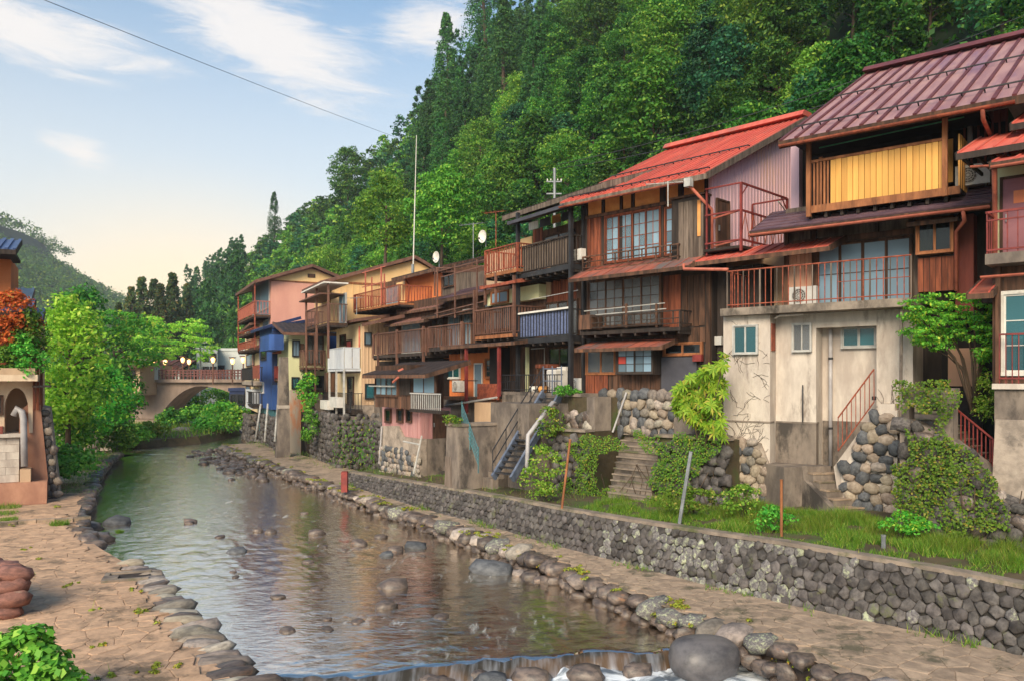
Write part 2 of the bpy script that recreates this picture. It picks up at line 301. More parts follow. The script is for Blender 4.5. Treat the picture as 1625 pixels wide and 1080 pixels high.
M['bridge_rail'] = mat('bridge_rail', S(120, 72, 66), S(96, 56, 54), scale=1, rough=.6, bump=.05, rnd=.06)
M['building_white'] = mat('building_white', S(206, 210, 208), S(188, 194, 194), S(170, 174, 176), scale=.4, st=(1, 1, .4), rough=.85, bump=.05, rnd=.03)
L = {}
L['hill_a'] = leafmat('leaf_hill_a', S(38, 92, 36), S(78, 132, 44), S(134, 172, 58), rnd=.4)
L['hill_b'] = leafmat('leaf_hill_b', S(66, 126, 42), S(116, 164, 54), S(166, 194, 74), rnd=.35)
L['hill_c'] = leafmat('leaf_hill_c', S(32, 84, 56), S(56, 116, 72), S(98, 146, 70), rnd=.4)
L['cedar'] = leafmat('leaf_cedar', S(34, 82, 40), S(62, 112, 48), S(92, 132, 56), tr=.15, rnd=.35)
L['dark_fir'] = leafmat('leaf_dark_fir', S(48, 80, 40), S(84, 104, 50), S(140, 116, 54), tr=.2)
L['bright'] = leafmat('leaf_bright', S(112, 172, 46), S(166, 206, 66), S(206, 216, 96), tr=.35)
L['maple'] = leafmat('leaf_maple', S(64, 148, 50), S(112, 180, 58), S(178, 200, 70), tr=.35)
L['ivy'] = leafmat('leaf_ivy', S(62, 108, 34), S(112, 146, 44), S(156, 150, 60), tr=.25)
L['bush'] = leafmat('leaf_bush', S(64, 140, 46), S(110, 178, 62), S(150, 200, 80), tr=.3)
L['yucca'] = leafmat('leaf_palmate', S(112, 170, 44), S(168, 206, 62), S(200, 196, 80), tr=.3)
L['redleaf'] = leafmat('leaf_red_maple', S(176, 78, 40), S(206, 108, 48), S(150, 120, 50), tr=.3)
L['grass'] = leafmat('leaf_grass', S(92, 136, 42), S(138, 172, 58), S(186, 180, 92), tr=.35)
L['moss'] = leafmat('leaf_moss', S(110, 120, 40), S(140, 150, 52), S(160, 120, 50), tr=.1)
# ================================================================ generic natural pieces
def npmesh(name, V, k, m, smooth=False):
    """mesh of separate faces: V is (n*k,3), each k vertices one face"""
    n = len(V)//k; me = bpy.data.meshes.new(name)
    me.vertices.add(n*k); me.vertices.foreach_set('co', np.ascontiguousarray(V, dtype=np.float32).ravel())
    me.loops.add(n*k); me.loops.foreach_set('vertex_index', np.arange(n*k, dtype=np.int32))
    me.polygons.add(n); me.polygons.foreach_set('loop_start', np.arange(0, n*k, k, dtype=np.int32)); me.polygons.foreach_set('loop_total', np.full(n, k, dtype=np.int32))
    me.update(calc_edges=True); me.materials.append(m); return me
def nrm(a): return a/np.maximum(np.linalg.norm(a, axis=1, keepdims=True), 1e-6)
def leafquads(p, n, L_, W_, droop=0.0):
    n = nrm(n); t = rng.normal(size=n.shape); t[:, 2] -= droop; t = nrm(t-n*(t*n).sum(1, keepdims=True)); b = np.cross(n, t)
    s = rng.uniform(.65, 1.35, (len(p), 1)); L2, W2 = L_*s/2, W_*s/2
    return np.stack([p-t*L2, p+b*W2-t*L2*.1, p+t*L2, p-b*W2-t*L2*.1], 1).reshape(-1, 3)
def clumps(cl, per, size, asp=.55, up=.35, jit=.55, droop=.4):
    """leaves gathered round the clump centres (x,y,z,r,squash)"""
    cl = np.array(cl, dtype=float); c = np.repeat(cl, per, axis=0); d = nrm(rng.normal(size=(len(c), 3))); d[:, 2] = np.where(rng.random(len(c)) < .6, np.abs(d[:, 2]), d[:, 2])
    r = c[:, 3:4]*rng.uniform(.55, 1.08, (len(c), 1)); q = d*r; q[:, 2] *= c[:, 4]
    n = d + rng.normal(size=d.shape)*jit; n[:, 2] += up
    return leafquads(c[:, :3]+q, n, size, size*asp, droop)
def crown_broad(h, rad, n, per, leaf, base=.3, flat=.62):
    """uneven broadleaf crown: clumps on and inside a lumpy dome, spread flat like branches"""
    cl = []; k = 0; seed = random.random()*99
    while len(cl) < n and k < n*40:
        k += 1
        a = random.uniform(0, 6.283); z = random.random(); prof = (math.sin(math.pi*min(1, (z*.86+.12))))**.7
        rr = rad*prof*math.sqrt(random.uniform(.25, 1)); lump = .75+.5*mn.noise(Vector((math.cos(a)*1.3+seed, math.sin(a)*1.3, z*2)))
        rr *= lump
        cl.append((math.cos(a)*rr, math.sin(a)*rr, h*(base+(1-base)*z*(.9+.2*lump)), rad*random.uniform(.16, .33), random.uniform(.45, .75)))
    return clumps(cl, per, leaf)
def crown_cedar(h, rad, n, per, leaf, base=.12):
    cl = []
    for i in range(n):
        z = random.random()**.85; a = random.uniform(0, 6.283); rr = rad*(1-z)**.8*random.uniform(.55, 1.0)+.08*rad
        cl.append((math.cos(a)*rr, math.sin(a)*rr, h*(base+(1-base)*z), rad*(.34*(1-z)+.11)*random.uniform(.8, 1.25), random.uniform(.9, 1.35)))
    return clumps(cl, per, leaf, asp=.42, up=.1, jit=.5, droop=.8)
def trunk_mesh(h, r, limbs=5, spread=1.5, bend=.4):
    b = MB(); top = Vector((random.uniform(-bend, bend), random.uniform(-bend, bend), h)); mid = top*.5+Vector((random.uniform(-bend, bend), random.uniform(-bend, bend), 0))*.5
    b.tube([(0, 0, -.6), tuple(mid*.5), tuple(mid), tuple(top)], r, 7, r*.35)
    for i in range(limbs):
        z = h*random.uniform(.35, .9); a = random.uniform(0, 6.28); p = mid*(z/h) if z < h/2 else mid+(top-mid)*((z-h/2)/(h/2)); p = Vector((p.x, p.y, z))
        q = p+Vector((math.cos(a), math.sin(a), random.uniform(.5, 1.1)))*spread*random.uniform(.5, 1); e = q+Vector((math.cos(a+.4), math.sin(a+.4), .4))*spread*.5
        b.tube([p, (p+q)/2+Vector((0, 0, .1)), q, e], r*.42, 5, r*.1)
    return b.mesh('trunk', M['bark'], True)
def stone_mesh(name, m, seed, sq=.72, jit=.16):
    import bmesh
    b = bmesh.new(); bmesh.ops.create_cube(b, size=2); bmesh.ops.subdivide_edges(b, edges=b.edges, cuts=1, use_grid_fill=True)
    for v in b.verts:
        n = v.co.normalized(); q = v.co*(1-sq)*.62+n*sq*.95
        q *= 1+jit*mn.noise(n*1.7+Vector((seed*7.1, seed*3.3, 0)))*2; v.co = q*.62
    me = bpy.data.meshes.new(name); b.to_mesh(me); b.free(); me.polygons.foreach_set('use_smooth', [True]*len(me.polygons)); me.materials.append(m); return me
STV = {}
def stones(key, m, n=5, sq=.72, jit=.16, name='stone'):
    if key not in STV: STV[key] = [stone_mesh(name, m, i+hash(key) % 17 if False else i+len(key)*3, sq, jit) for i in range(n)]
    return STV[key]
def inpoly(x, y, poly):
    c = False; j = len(poly)-1
    for i in range(len(poly)):
        xi, yi = poly[i]; xj, yj = poly[j]
        if (yi > y) != (yj > y) and x < (xj-xi)*(y-yi)/(yj-yi+1e-12)+xi: c = not c
        j = i
    return c
def joined(items):
    """many placed copies of meshes as one mesh: items are (mesh, matrix)"""
    b = MB(); cache = {}
    for me, mx in items:
        if me.name not in cache: cache[me.name] = ([v.co.copy() for v in me.vertices], [tuple(p.vertices) for p in me.polygons])
        vs, fs = cache[me.name]; n = len(b.v); b.v += [tuple(mx @ v) for v in vs]; b.f += [tuple(n+i for i in q) for q in fs]
    return b
def pebbles(par, poly, ax, base, size, mats, d=.0, join=False, fill=1.0, most=300, proud=.05, mort='mortar', thick=.3, mname='mortar_bed', rot=.6):
    """rounded stones set in mortar; poly in (u,z) of the wall face, ax 'f' (faces -y) or 's' (faces +x)"""
    if mort:
        b = MB()
        if ax == 'f': b.prism(poly, 'y', base, base+thick)
        else: b.prism(poly, 'x', base-thick, base)
        ob(mname, b, M[mort], par)
    us = [p[0] for p in poly]; zs = [p[1] for p in poly]; row = 0; z = min(zs)+size*.4; cnt = 0; pts = []
    while z < max(zs):
        u = min(us)+size*(.3+.5*(row % 2)); 
        while u < max(us):
            uu, zz = u+random.uniform(-.16, .16)*size, z+random.uniform(-.14, .14)*size
            if inpoly(uu, zz, poly) and random.random() < fill: pts.append((uu, zz))
            u += size*random.uniform(.88, 1.12)
        z += size*.86; row += 1
    J = []
    for uu, zz in pts[:most]:
        ms = STV[random.choice(mats)]; s = size*random.uniform(.92, 1.32); e = random.uniform(.8, 1.25)
        sc_ = (s*e*.92, s*.6, s/e*.92) if ax == 'f' else (s*.6, s*e*.92, s/e*.92)
        loc = (uu, base-proud*random.uniform(.2, 1.2), zz) if ax == 'f' else (base+proud*random.uniform(.2, 1.2), uu, zz)
        a = random.uniform(-rot, rot)
        rt = (0, a, 0) if ax == 'f' else (a, 0, 0)
        if join: J.append((random.choice(ms), Matrix.LocRotScale(Vector(loc), __import__('mathutils').Euler(rt), Vector(sc_))))
        else: link('stone', random.choice(ms), par, loc, rt, sc_)
    if J: stuff(ob('rubble_stones', joined(J), STV[mats[0]][0].materials[0], par, True, fix=False))
for k_, n_ in (('round', 'stone_round'), ('blue', 'stone_blue'), ('tan', 'stone_tan'), ('dark', 'stone_dark'), ('wet', 'stone_wet'), ('lichen', 'stone_lichen'), ('smooth', 'stone_wet'), ('redrock', 'stone_red')):
    stones(k_, M[n_], 7, *((.84, .16) if k_ in ('round', 'blue', 'tan', 'smooth', 'redrock') else (.66, .22)))
# ================================================================ ground lines, measured on the photograph
def zl(pts, z): return [P(x, y, z).to_2d() for x, y in pts]
ZP, ZT = .45, 1.6                      # path level and terrace level above the water
RB = zl([(1500, 1140), (1350, 1080), (1200, 1004), (1085, 976), (960, 926), (860, 886), (760, 849), (680, 821), (600, 796), (540, 776), (480, 754), (430, 736), (390, 722), (362, 712), (348, 704)], ZP)
RWY = [(1900, 12.6), (1760, 13.3), (1625, 14.4), (1500, 15.5), (1370, 16.5), (1240, 17.8), (1120, 19.4), (1000, 21.5), (900, 23.5), (800, 26.4), (680, 30.4), (600, 34.6), (552, 37.6)]
RW = [Vector(((x-CX)/FPX*y, y)) for x, y in RWY]
def RWZ(y): return float(np.interp(y, [14.4, 17.8, 21.5, 26.4, 30.4, 34.6, 37.6], [1.6, 1.68, 1.53, 1.40, 1.29, 1.08, .95]))
LB = zl([(470, 1160), (385, 1078), (330, 1022), (270, 950), (240, 915), (205, 888), (160, 864), (133, 838), (128, 818), (138, 790), (150, 757), (165, 733), (192, 716)], ZP)
def resample(pl, step):
    out = [pl[0]]; acc = 0
    pl = [Vector((p[0], p[1])) for p in pl]; d = [0]
    for i in range(1, len(pl)): d.append(d[-1]+(pl[i]-pl[i-1]).length)
    n = max(1, int(d[-1]/step)); res = []
    for k in range(n+1):
        t = d[-1]*k/n; i = 1
        while i < len(d)-1 and d[i] < t: i += 1
        f = (t-d[i-1])/max(d[i]-d[i-1], 1e-6); res.append(pl[i-1].lerp(pl[i], f))
    return res
def smooth(pl, it=3):
    pl = [Vector(p) for p in pl]
    for _ in range(it): pl = [pl[0]]+[(pl[i-1]+pl[i]*2+pl[i+1])/4 for i in range(1, len(pl)-1)]+[pl[-1]]
    return pl
RBs, RWs, LBs = [smooth(resample(q, .5), 4) for q in (RB, RW, LB)]
def normals(pl, side):
    """unit normals, side=+1 to the right bank"""
    r = []
    for i in range(len(pl)):
        d = (pl[min(i+1, len(pl)-1)]-pl[max(i-1, 0)]).normalized(); r.append(Vector((d.y, -d.x))*side)
    return r
def strip(name, A, za, B, zb, m, n=1):
    """sheet between two equally long lines"""
    b = MB(); k = len(A)
    for i in range(k):
        for j in range(n+1):
            p = A[i].lerp(B[i], j/n); z = za+(zb-za)*j/n; b.v.append((p.x, p.y, z))
    for i in range(k-1):
        for j in range(n): a = i*(n+1)+j; b.f.append((a, a+1, a+n+2, a+n+1))
    return ob(name, b, m, None, True)
# ---------------------------------------------------------------- hillside and ground
HO, HD, HN = Vector((.2, 31)), Vector((-.51, .86)).normalized(), Vector((.86, .51)).normalized()
def hill_z(s, t):
    top = 84 if s < 125 else 84-(s-125)*.42 if s < 195 else max(42, 54.6-(s-195)*.07)
    q = mn.noise(Vector((s*.012, t*.02, 4)))*7
    if t < 3: z = -.6
    elif t < 14: z = -.6+(t-3)*.6
    else: z = 6+(min(t, top)-14)*1.12+max(0, t-top)*(-.25)+q*min(1, (t-14)/20)
    return z
b = MB(); ss = [-102+i*6 for i in range(95)]; ts = [-3, 0, 3, 6, 10, 14, 18, 23, 29, 36, 44, 52, 60, 68, 76, 84, 94, 110, 140]
for s_ in ss:
    for t_ in ts: p = HO+HD*s_+HN*t_; b.v.append((p.x, p.y, hill_z(s_, t_)))
k = len(ts)
for i in range(len(ss)-1):
    for j in range(k-1): b.f.append((i*k+j, i*k+j+1, (i+1)*k+j+1, (i+1)*k+j))
M['hill_soil'] = mat('hill_soil', S(40, 58, 30), S(30, 44, 26), S(58, 56, 34), scale=.3, rough=.95, bump=.3, bscale=2, rnd=0)
struct(ob('wooded_hillside', b, M['hill_soil'], None, True))
g0 = MB().quad((-590, -85, -1.6), (410, -85, -1.6), (410, 630, -1.6), (-590, 630, -1.6)); struct(ob('valley_ground', g0, M['hill_soil']))
# ---------------------------------------------------------------- right bank: path, retaining wall, terrace
wn = normals(RWs, 1)
wb = [p-n*.38 for p, n in zip(RWs, wn)]            # foot of the battered wall
def nearest(pl, p): return min(range(len(pl)), key=lambda i: (pl[i]-p).length_squared)
rn = normals(RBs, 1)
inner = []
for p, n in zip(RBs, rn):
    i = nearest(wb, p)
    if 0 < i < len(wb)-1: inner.append(wb[i]+wn[i]*.12)
    else: inner.append(p+n*(3.2 if p.y > 30 else 2.4))
inner = smooth(inner, 6)
struct(strip('riverside_path', [p+n*.1 for p, n in zip(RBs, rn)], ZP-.03, inner, ZP-.01, M['path_grey'], 3)); PATH_R = bpy.data.objects['riverside_path']
bank = strip('river_bank', [p-n*.10 for p, n in zip(RBs, rn)], -.75, [p+n*.16 for p, n in zip(RBs, rn)], ZP-.05, M['stone_wet'], 2); struct(bank)
tw = [p+n*.02 for p, n in zip(RWs, wn)]
back = [p+n*6.5 for p, n in zip(RWs, wn)]; back = smooth(back, 8)
TERR = strip('terrace', tw, ZT-.03, back, ZT+.35, M['soil'], 5); struct(TERR)
for v in TERR.data.vertices: v.co.z += RWZ(RWs[v.index//6].y)-ZT
# retaining wall of hexagonal stones, built in courses
WALL = thing('stone_retaining_wall', 'long low battered stone wall with dark stones and pale lichen beside the riverside path', 'stone wall')
wl = resample(RWs, .35); wnn = normals(wl, 1)
core = MB()
for p, n in zip(wl, wnn):
    for q, z in ((p-n*.34, ZP-.3), (p+n*.03, RWZ(p.y)-.05), (p+n*.35, RWZ(p.y)-.05)): core.v.append((q.x, q.y, z))
for i in range(len(wl)-1):
    for j in range(2): a = i*3+j; core.f.append((a, a+1, a+4, a+3))
ob('wall_core', core, mat('wall_joint', S(66, 62, 58), S(46, 44, 42), S(96, 104, 66), scale=3, rough=.95, bump=.6, rnd=0), WALL)
rest = MB(); cnt = 0; wid = .245; acc = 0
wlen = [0]
for i in range(1, len(wl)): wlen.append(wlen[-1]+(wl[i]-wl[i-1]).length)
def wat(d, h):
    """point on the wall face: d metres along from its near end, h 0..1 up"""
    d = min(max(d, 0), wlen[-1]-.001); i = 0
    while i < len(wlen)-2 and wlen[i+1] < d: i += 1
    f = (d-wlen[i])/(wlen[i+1]-wlen[i]); p = wl[i].lerp(wl[i+1], f); n = wnn[i].lerp(wnn[i+1], f)
    z = ZP-.1+(RWZ(p.y)-ZP+.1)*h; q = p+n*(-.36+.38*h); return Vector((q.x, q.y, z)), Vector((-n.x*.95, -n.y*.95, .3))
rows = 6; jc = {}
def jv(a, b_):
    """jittered shared corner of the hexagonal bond"""
    k = (a, b_)
    if k not in jc: jc[k] = (random.uniform(-.05, .05), random.uniform(-.045, .045))
    return jc[k]
ncol = int(wlen[-1]/wid)
for c_ in range(2, ncol):
    for r_ in range(rows):
        dc = (c_+.5*(r_ % 2))*wid; hc = (r_+.5)/rows; rh = 1/rows; corners = []
        ix = 2*c_+(r_ % 2)
        for (ox, oy) in ((-1, -.32), (0, -.68), (1, -.32), (1, .32), (0, .68), (-1, .32)):
            jx, jy = jv(ix+ox, round((r_+oy)*100) if abs(oy) == .32 else round((r_+oy)*100))
            # shared corners of neighbouring rows are matched by their absolute place
            kx = ix+ox; ky = r_*2+(1 if oy > 0 else 0)+(0 if abs(oy) < .5 else (1 if oy > 0 else -1))*0
            jx, jy = jv(kx, ky)
            corners.append((dc+ox*wid/2+jx, min(max(hc+oy*rh+jy*.7, 0.0), 1.0)))
        w0 = [wat(*q) for q in corners]; cen, nn_ = wat(dc, hc); bulge = random.uniform(.012, .055)
        inn = [(p-cen)*random.uniform(.91, .98)+cen for p, _ in w0]; top = [(p-cen)*random.uniform(.62, .84)+cen+nn_*bulge*random.uniform(.5, 1.25) for p, _ in w0]
        key_m = 'stone_lichen' if (6.5 < dc < 13 and random.random() < .58-.06*abs(dc-9)) or random.random() < .05 else 'stone_dark'
        tgt = MB() if dc < 13 and cnt < 298 else rest
        n0 = len(tgt.v); off = cen if tgt is not rest else Vector((0, 0, 0))
        tgt.v += [tuple(p-nn_*.05-off) for p in inn]+[tuple(p+nn_*bulge*.45-off) for p in inn]+[tuple(p-off) for p in top]+[tuple(cen+nn_*bulge*1.15-off)]
        for i in range(6):
            j = (i+1) % 6; tgt.f += [(n0+i, n0+j, n0+6+j, n0+6+i), (n0+6+i, n0+6+j, n0+12+j, n0+12+i), (n0+12+i, n0+12+j, n0+18)]
        if tgt is not rest:
            o = link('stone', tgt.mesh('stone', M[key_m], True), WALL, tuple(cen)); cnt += 1
ob('stone_courses', rest, M['stone_dark'], WALL, True)['kind'] = 'stuff'
M['cap'] = mat('cap', S(150, 134, 120), S(118, 106, 96), S(92, 96, 62), scale=2, rough=.9, bump=.4, rnd=.05, p3=.5)
struct_cap = MB()
for i, (p, n) in enumerate(zip(RWs, wn)):
    q0, q1 = p-n*.03, p+n*.3; zc_ = RWZ(p.y); struct_cap.v += [(q0.x, q0.y, zc_-.04), (q0.x, q0.y, zc_+.045), (q1.x, q1.y, zc_+.045), (q1.x, q1.y, zc_-.04)]
    if i:
        a = i*4
        for j in range(3): struct_cap.f.append((a-4+j, a-3+j, a+1+j, a+j))
ob('coping', struct_cap, M['cap'], WALL)
# kerb stones along the water
def kerb(pl, side, step, mats, size, par, far, flat=.55, across=1.0, near=0):
    pts = resample(pl, step); nr = normals(pts, side); n = 0
    for p, q in zip(pts, nr):
        if p.y > far or p.y < near: continue
        s = size*random.uniform(.7, 1.3); n += 1
        a = math.atan2(q.y, q.x)+random.uniform(-.15, .15); c = p+q*random.uniform(-.03, .10)
        link('kerb_stone', random.choice(STV[random.choice(mats)]), par, (c.x, c.y, ZP-.13+random.uniform(-.06, .05)), (random.uniform(-.18, .18), random.uniform(-.18, .18), a), (s*across, step*random.uniform(.75, 1.15), s*flat))
    return n
kerb(RBs, 1, .56, ('smooth', 'round', 'wet', 'smooth', 'wet', 'lichen'), .68, PATH_R, 58, .52)
# smaller stones in the foot of the bank
low = MB()
for p, q in zip(resample(RBs, .3), normals(resample(RBs, .3), 1)):
    if p.y < 60:
        o = link('bank_stone', random.choice(STV['wet']), bank, (p.x-q.x*.16+random.uniform(-.08, .08), p.y-q.y*.16+random.uniform(-.08, .08), random.uniform(-.02, .14)), (0, 0, random.uniform(0, 6)), (random.uniform(.16, .55), random.uniform(.16, .5), random.uniform(.14, .34)))
# flat paving stones on the near paths
def paving(A, B, m, par, step, nacross, zz, ymax, most=290):
    """crazy paving: irregular cells between two lines; stones too far off are kept as one mesh"""
    pa = resample(A, step); k = len(pa); pb = resample(B, step)
    pb = [pb[min(int(i*len(pb)/k), len(pb)-1)] for i in range(k)]; V = {}; rest = MB(); n = 0
    for i in range(-1, k+1):
        for j in range(-1, nacross+1):
            ii = min(max(i, 0), k-1); f = (j+.5+random.uniform(-.42, .42))/nacross; d = pa[min(ii+1, k-1)]-pa[max(ii-1, 0)]; d.normalize()
            V[i, j] = pa[ii].lerp(pb[ii], f)+d*((i-ii)*step+random.uniform(-.42, .42)*step)
    for i in range(k):
        for j in range(nacross):
            c = V[i, j]
            if c.y > ymax or c.y < 11: continue
            poly = [c+Vector((x, y)) for x, y in ((-1, -1), (1, -1), (1, 1), (-1, 1))]
            for di in range(-2, 3):
                for dj in range(-2, 3):
                    q = V.get((i+di, j+dj))
                    if q is None or (di == 0 and dj == 0): continue
                    mid = (c+q)/2; dr = (q-c).normalized(); mid = mid-dr*.005; out_ = []
                    for a in range(len(poly)):
                        p0, p1 = poly[a], poly[(a+1) % len(poly)]; s0, s1 = (p0-mid).dot(dr), (p1-mid).dot(dr)
                        if s0 <= 0: out_.append(p0)
                        if (s0 < 0 < s1) or (s1 < 0 < s0): out_.append(p0.lerp(p1, s0/(s0-s1)))
                    poly = out_
                    if len(poly) < 3: break
                if len(poly) < 3: break
            if len(poly) < 3: continue
            h = random.uniform(.004, .014); c2 = sum(poly, Vector((0, 0)))/len(poly); top = [c2+(q-c2)*(1-.022/max((q-c2).length, .06)) for q in poly]; nn_ = len(poly)
            tg = MB() if n < most else rest; o0 = Vector((c2.x, c2.y, zz)) if tg is not rest else Vector((0, 0, 0)); zb = 0 if tg is not rest else zz; n0 = len(tg.v)
            tl = (random.uniform(-.02, .02), random.uniform(-.02, .02))
            tg.v += [(q.x-o0.x, q.y-o0.y, zb-.04) for q in poly]+[(q.x-o0.x, q.y-o0.y, zb+h*.5) for q in poly]+[(q.x-o0.x, q.y-o0.y, zb+h+(q.x-c2.x)*tl[0]+(q.y-c2.y)*tl[1]) for q in top]
            for a in range(nn_):
                d = (a+1) % nn_; tg.f += [(n0+a, n0+d, n0+nn_+d, n0+nn_+a), (n0+nn_+a, n0+nn_+d, n0+2*nn_+d, n0+2*nn_+a)]
            tg.f.append(tuple(range(n0+2*nn_, n0+3*nn_)))
            if tg is not rest: link('paving_stone', tg.mesh('paving_stone', m), par, tuple(o0)); n += 1
    if rest.v: ob('paving', rest, m, par, fix=False)['kind'] = 'stuff'
near = [i for i, p in enumerate(RBs) if 11 < p.y < 27]
paving([RBs[i]+rn[i]*.32 for i in near], [inner[i]-rn[i]*.25 for i in near], M['path_grey'], PATH_R, .36, 6, ZP-.01, 27, 270)
# ---------------------------------------------------------------- left bank
ln = normals(LBs, -1)
def left_w(p): return 5.2 if p.y < 22 else 4.4 if p.y < 30 else 3.6
lin = [p+n*left_w(p) for p, n in zip(LBs, ln)]; lin = smooth(lin, 10)
PATH_L = struct(strip('stone_paved_path', [p+n*.12 for p, n in zip(LBs, ln)], ZP-.03, lin, ZP+.02, M['path'], 4))
bank2 = struct(strip('left_river_bank', [p-n*.12 for p, n in zip(LBs, ln)], -.75, [p+n*.16 for p, n in zip(LBs, ln)], ZP-.05, M['stone_wet'], 2))
struct(strip('left_bank_ground', lin, ZP+.02, smooth([p+n*14 for p, n in zip(lin, ln)], 10), 4.5, M['soil'], 5))
nl = [i for i, p in enumerate(LBs) if 11 < p.y < 30]
paving([LBs[i]+ln[i]*.45 for i in nl], [lin[i]-ln[i]*.1 for i in nl], M['path'], PATH_L, .36, 10, ZP, 29, 298)
kerb(LBs, -1, .36, ('round', 'round', 'smooth', 'tan'), .66, PATH_L, 21.5, .46, 1.3)
kerb(LBs, -1, .6, ('wet', 'smooth'), .6, PATH_L, 55, .6, 1.0, 24)
# ---------------------------------------------------------------- river
def wz(x, y):
    """rippled surface, coarser and livelier over the shallows; crests lie across the stream"""
    u = (x*.86+y*.51); v = (-x*.51+y*.86)
    q = mn.noise(Vector((u*.8, v*1.5, 0)))*.016+mn.noise(Vector((u*1.9+3, v*3.8, 5)))*.026+mn.noise(Vector((u*4.6+1, v*9, 9)))*.012
    calm = min(1.15, max(.25, .62+.9*mn.noise(Vector((x*.13+2, y*.10, 3)))))
    return q*calm
def lx(pl, y):
    """x of a bank line at distance y"""
    c = sorted(pl, key=lambda p: p.y); xs = [p.x for p in c]; ys = [p.y for p in c]; return float(np.interp(y, ys, xs))
def water_mesh(y0, y1, n_u, ratio=1.0045, dy0=.045):
    b = MB(); ys = [y0]; dy = dy0
    while ys[-1] < y1: ys.append(ys[-1]+dy); dy *= ratio
    for y in ys:
        a, c = lx(LBs, y)-.25, lx(RBs, y)+.25
        if y > 56: a, c = lx(LBs, 56)-(y-56)*1.1-3, lx(RBs, 56)+3-(y-56)*.35
        for i in range(n_u+1):
            x = a+(c-a)*i/n_u; b.v.append((x, y, wz(x, y)))
    for j in range(len(ys)-1):
        for i in range(n_u): k = j*(n_u+1)+i; b.f.append((k, k+1, k+n_u+2, k+n_u+1))
    return b
def watermat():
    m = bpy.data.materials.new('river_water'); m.use_nodes = True; q = NG(m.node_tree); bs = m.node_tree.nodes['Principled BSDF']
    tc = q.n('ShaderNodeTexCoord'); rot = q.n('ShaderNodeMapping', {'Vector': tc.outputs['Object'], 'Rotation': (0, 0, R(31)), 'Scale': (.55, 1.0, 1.0)})
    n1 = q.n('ShaderNodeTexNoise', {'Vector': rot.outputs[0], 'Scale': .5, 'Detail': 5.0, 'Roughness': .6})
    bs.inputs['Base Color'].default_value = S(70, 50, 34)
    m.node_tree.links.new(q.mix(q.ramp(n1.outputs['Fac'], .35, .65), S(44, 36, 28), S(76, 58, 40)), bs.inputs['Base Color'])
    bs.inputs['Roughness'].default_value = .5; bs.inputs['Specular IOR Level'].default_value = .1
    r2 = q.n('ShaderNodeMapping', {'Vector': tc.outputs['Object'], 'Rotation': (0, 0, R(31)), 'Scale': (1.0, 2.3, 1.0)})
    n2 = q.n('ShaderNodeTexNoise', {'Vector': r2.outputs[0], 'Scale': 3.2, 'Detail': 4.0, 'Roughness': .55, 'Distortion': .6})
    bp = q.n('ShaderNodeBump', {'Strength': q.m('ADD', .24, q.m('MULTIPLY', q.ramp(q.n('ShaderNodeSeparateXYZ', {0: tc.outputs['Object']}).outputs[1], 22, 33), .16)), 'Distance': .05, 'Height': n2.outputs['Fac']}); gl = q.n('ShaderNodeBsdfGlossy', {'Color': (1, .95, .88, 1), 'Roughness': .10, 'Normal': bp.outputs[0]}); fr = q.n('ShaderNodeFresnel', {'IOR': 2.0, 'Normal': bp.outputs[0]}); mx = q.n('ShaderNodeMixShader', {0: q.m('ADD', .66, q.m('MULTIPLY', fr.outputs[0], .34))})
    m.node_tree.links.new(bs.outputs[0], mx.inputs[1]); m.node_tree.links.new(gl.outputs[0], mx.inputs[2])
    # broken white water: thin streaks drawn out along the current where the stream runs shallow
    r3 = q.n('ShaderNodeMapping', {'Vector': tc.outputs['Object'], 'Rotation': (0, 0, R(-31)), 'Scale': (2.6, .55, 1.0)}); n3 = q.n('ShaderNodeTexNoise', {'Vector': r3.outputs[0], 'Scale': 1.6, 'Detail': 6.0, 'Roughness': .65, 'Distortion': .5}); n4 = q.n('ShaderNodeTexNoise', {'Vector': tc.outputs['Object'], 'Scale': .22, 'Detail': 3.0})
    df = q.n('ShaderNodeBsdfDiffuse', {'Color': (.62, .62, .60, 1)}); fm = q.m('MULTIPLY', q.m('MULTIPLY', q.ramp(n3.outputs['Fac'], .53, .74), q.ramp(n4.outputs['Fac'], .42, .62)), .55); m2 = q.n('ShaderNodeMixShader', {0: fm})
    m.node_tree.links.new(mx.outputs[0], m2.inputs[1]); m.node_tree.links.new(df.outputs[0], m2.inputs[2]); m.node_tree.links.new(m2.outputs[0], m.node_tree.nodes['Material Output'].inputs[0])
    return m
M['water'] = watermat()
wm = water_mesh(13.3, 95, 150, 1.011, .05)
struct(ob('river', wm, M['water'], None, True, fix=False))
# ================================================================ building kit (all in a building's own frame)
def ab(ax, base, u0, u1, d0, d1, z0, z1):
    """box limits on a wall face: u along the wall, d outwards from it"""
    return (u0, u1, base-d1, base-d0, z0, z1) if ax == 'f' else (base+d0, base+d1, u0, u1, z0, z1)
def wbx(par, name, ax, base, u0, u1, d0, d1, z0, z1, m): return bx(par, name, *ab(ax, base, u0, u1, d0, d1, z0, z1), m)
def wall(par, x0, x1, y0, y1, z0, z1, m, name='wall'): return ob(name, MB().box(x0, x1, y0, y1, z0, z1), m, par, fix=False)
def boards(par, ax, base, u0, u1, z0, z1, w_, m, name='plank', d=.02, lvl=.35):
    n = max(1, round(abs(u1-u0)/w_)); s = (u1-u0)/n
    for i in range(n):
        a, b_ = u0+s*i+.008*s/abs(s), u0+s*(i+1)-.008*s/abs(s)
        dd = d*random.choice((.7, 1.0, 1.3, 1.6)); wbx(par, name, ax, base, a, b_, .001, dd, z0-random.choice((0, 0, .03)), z1, m)
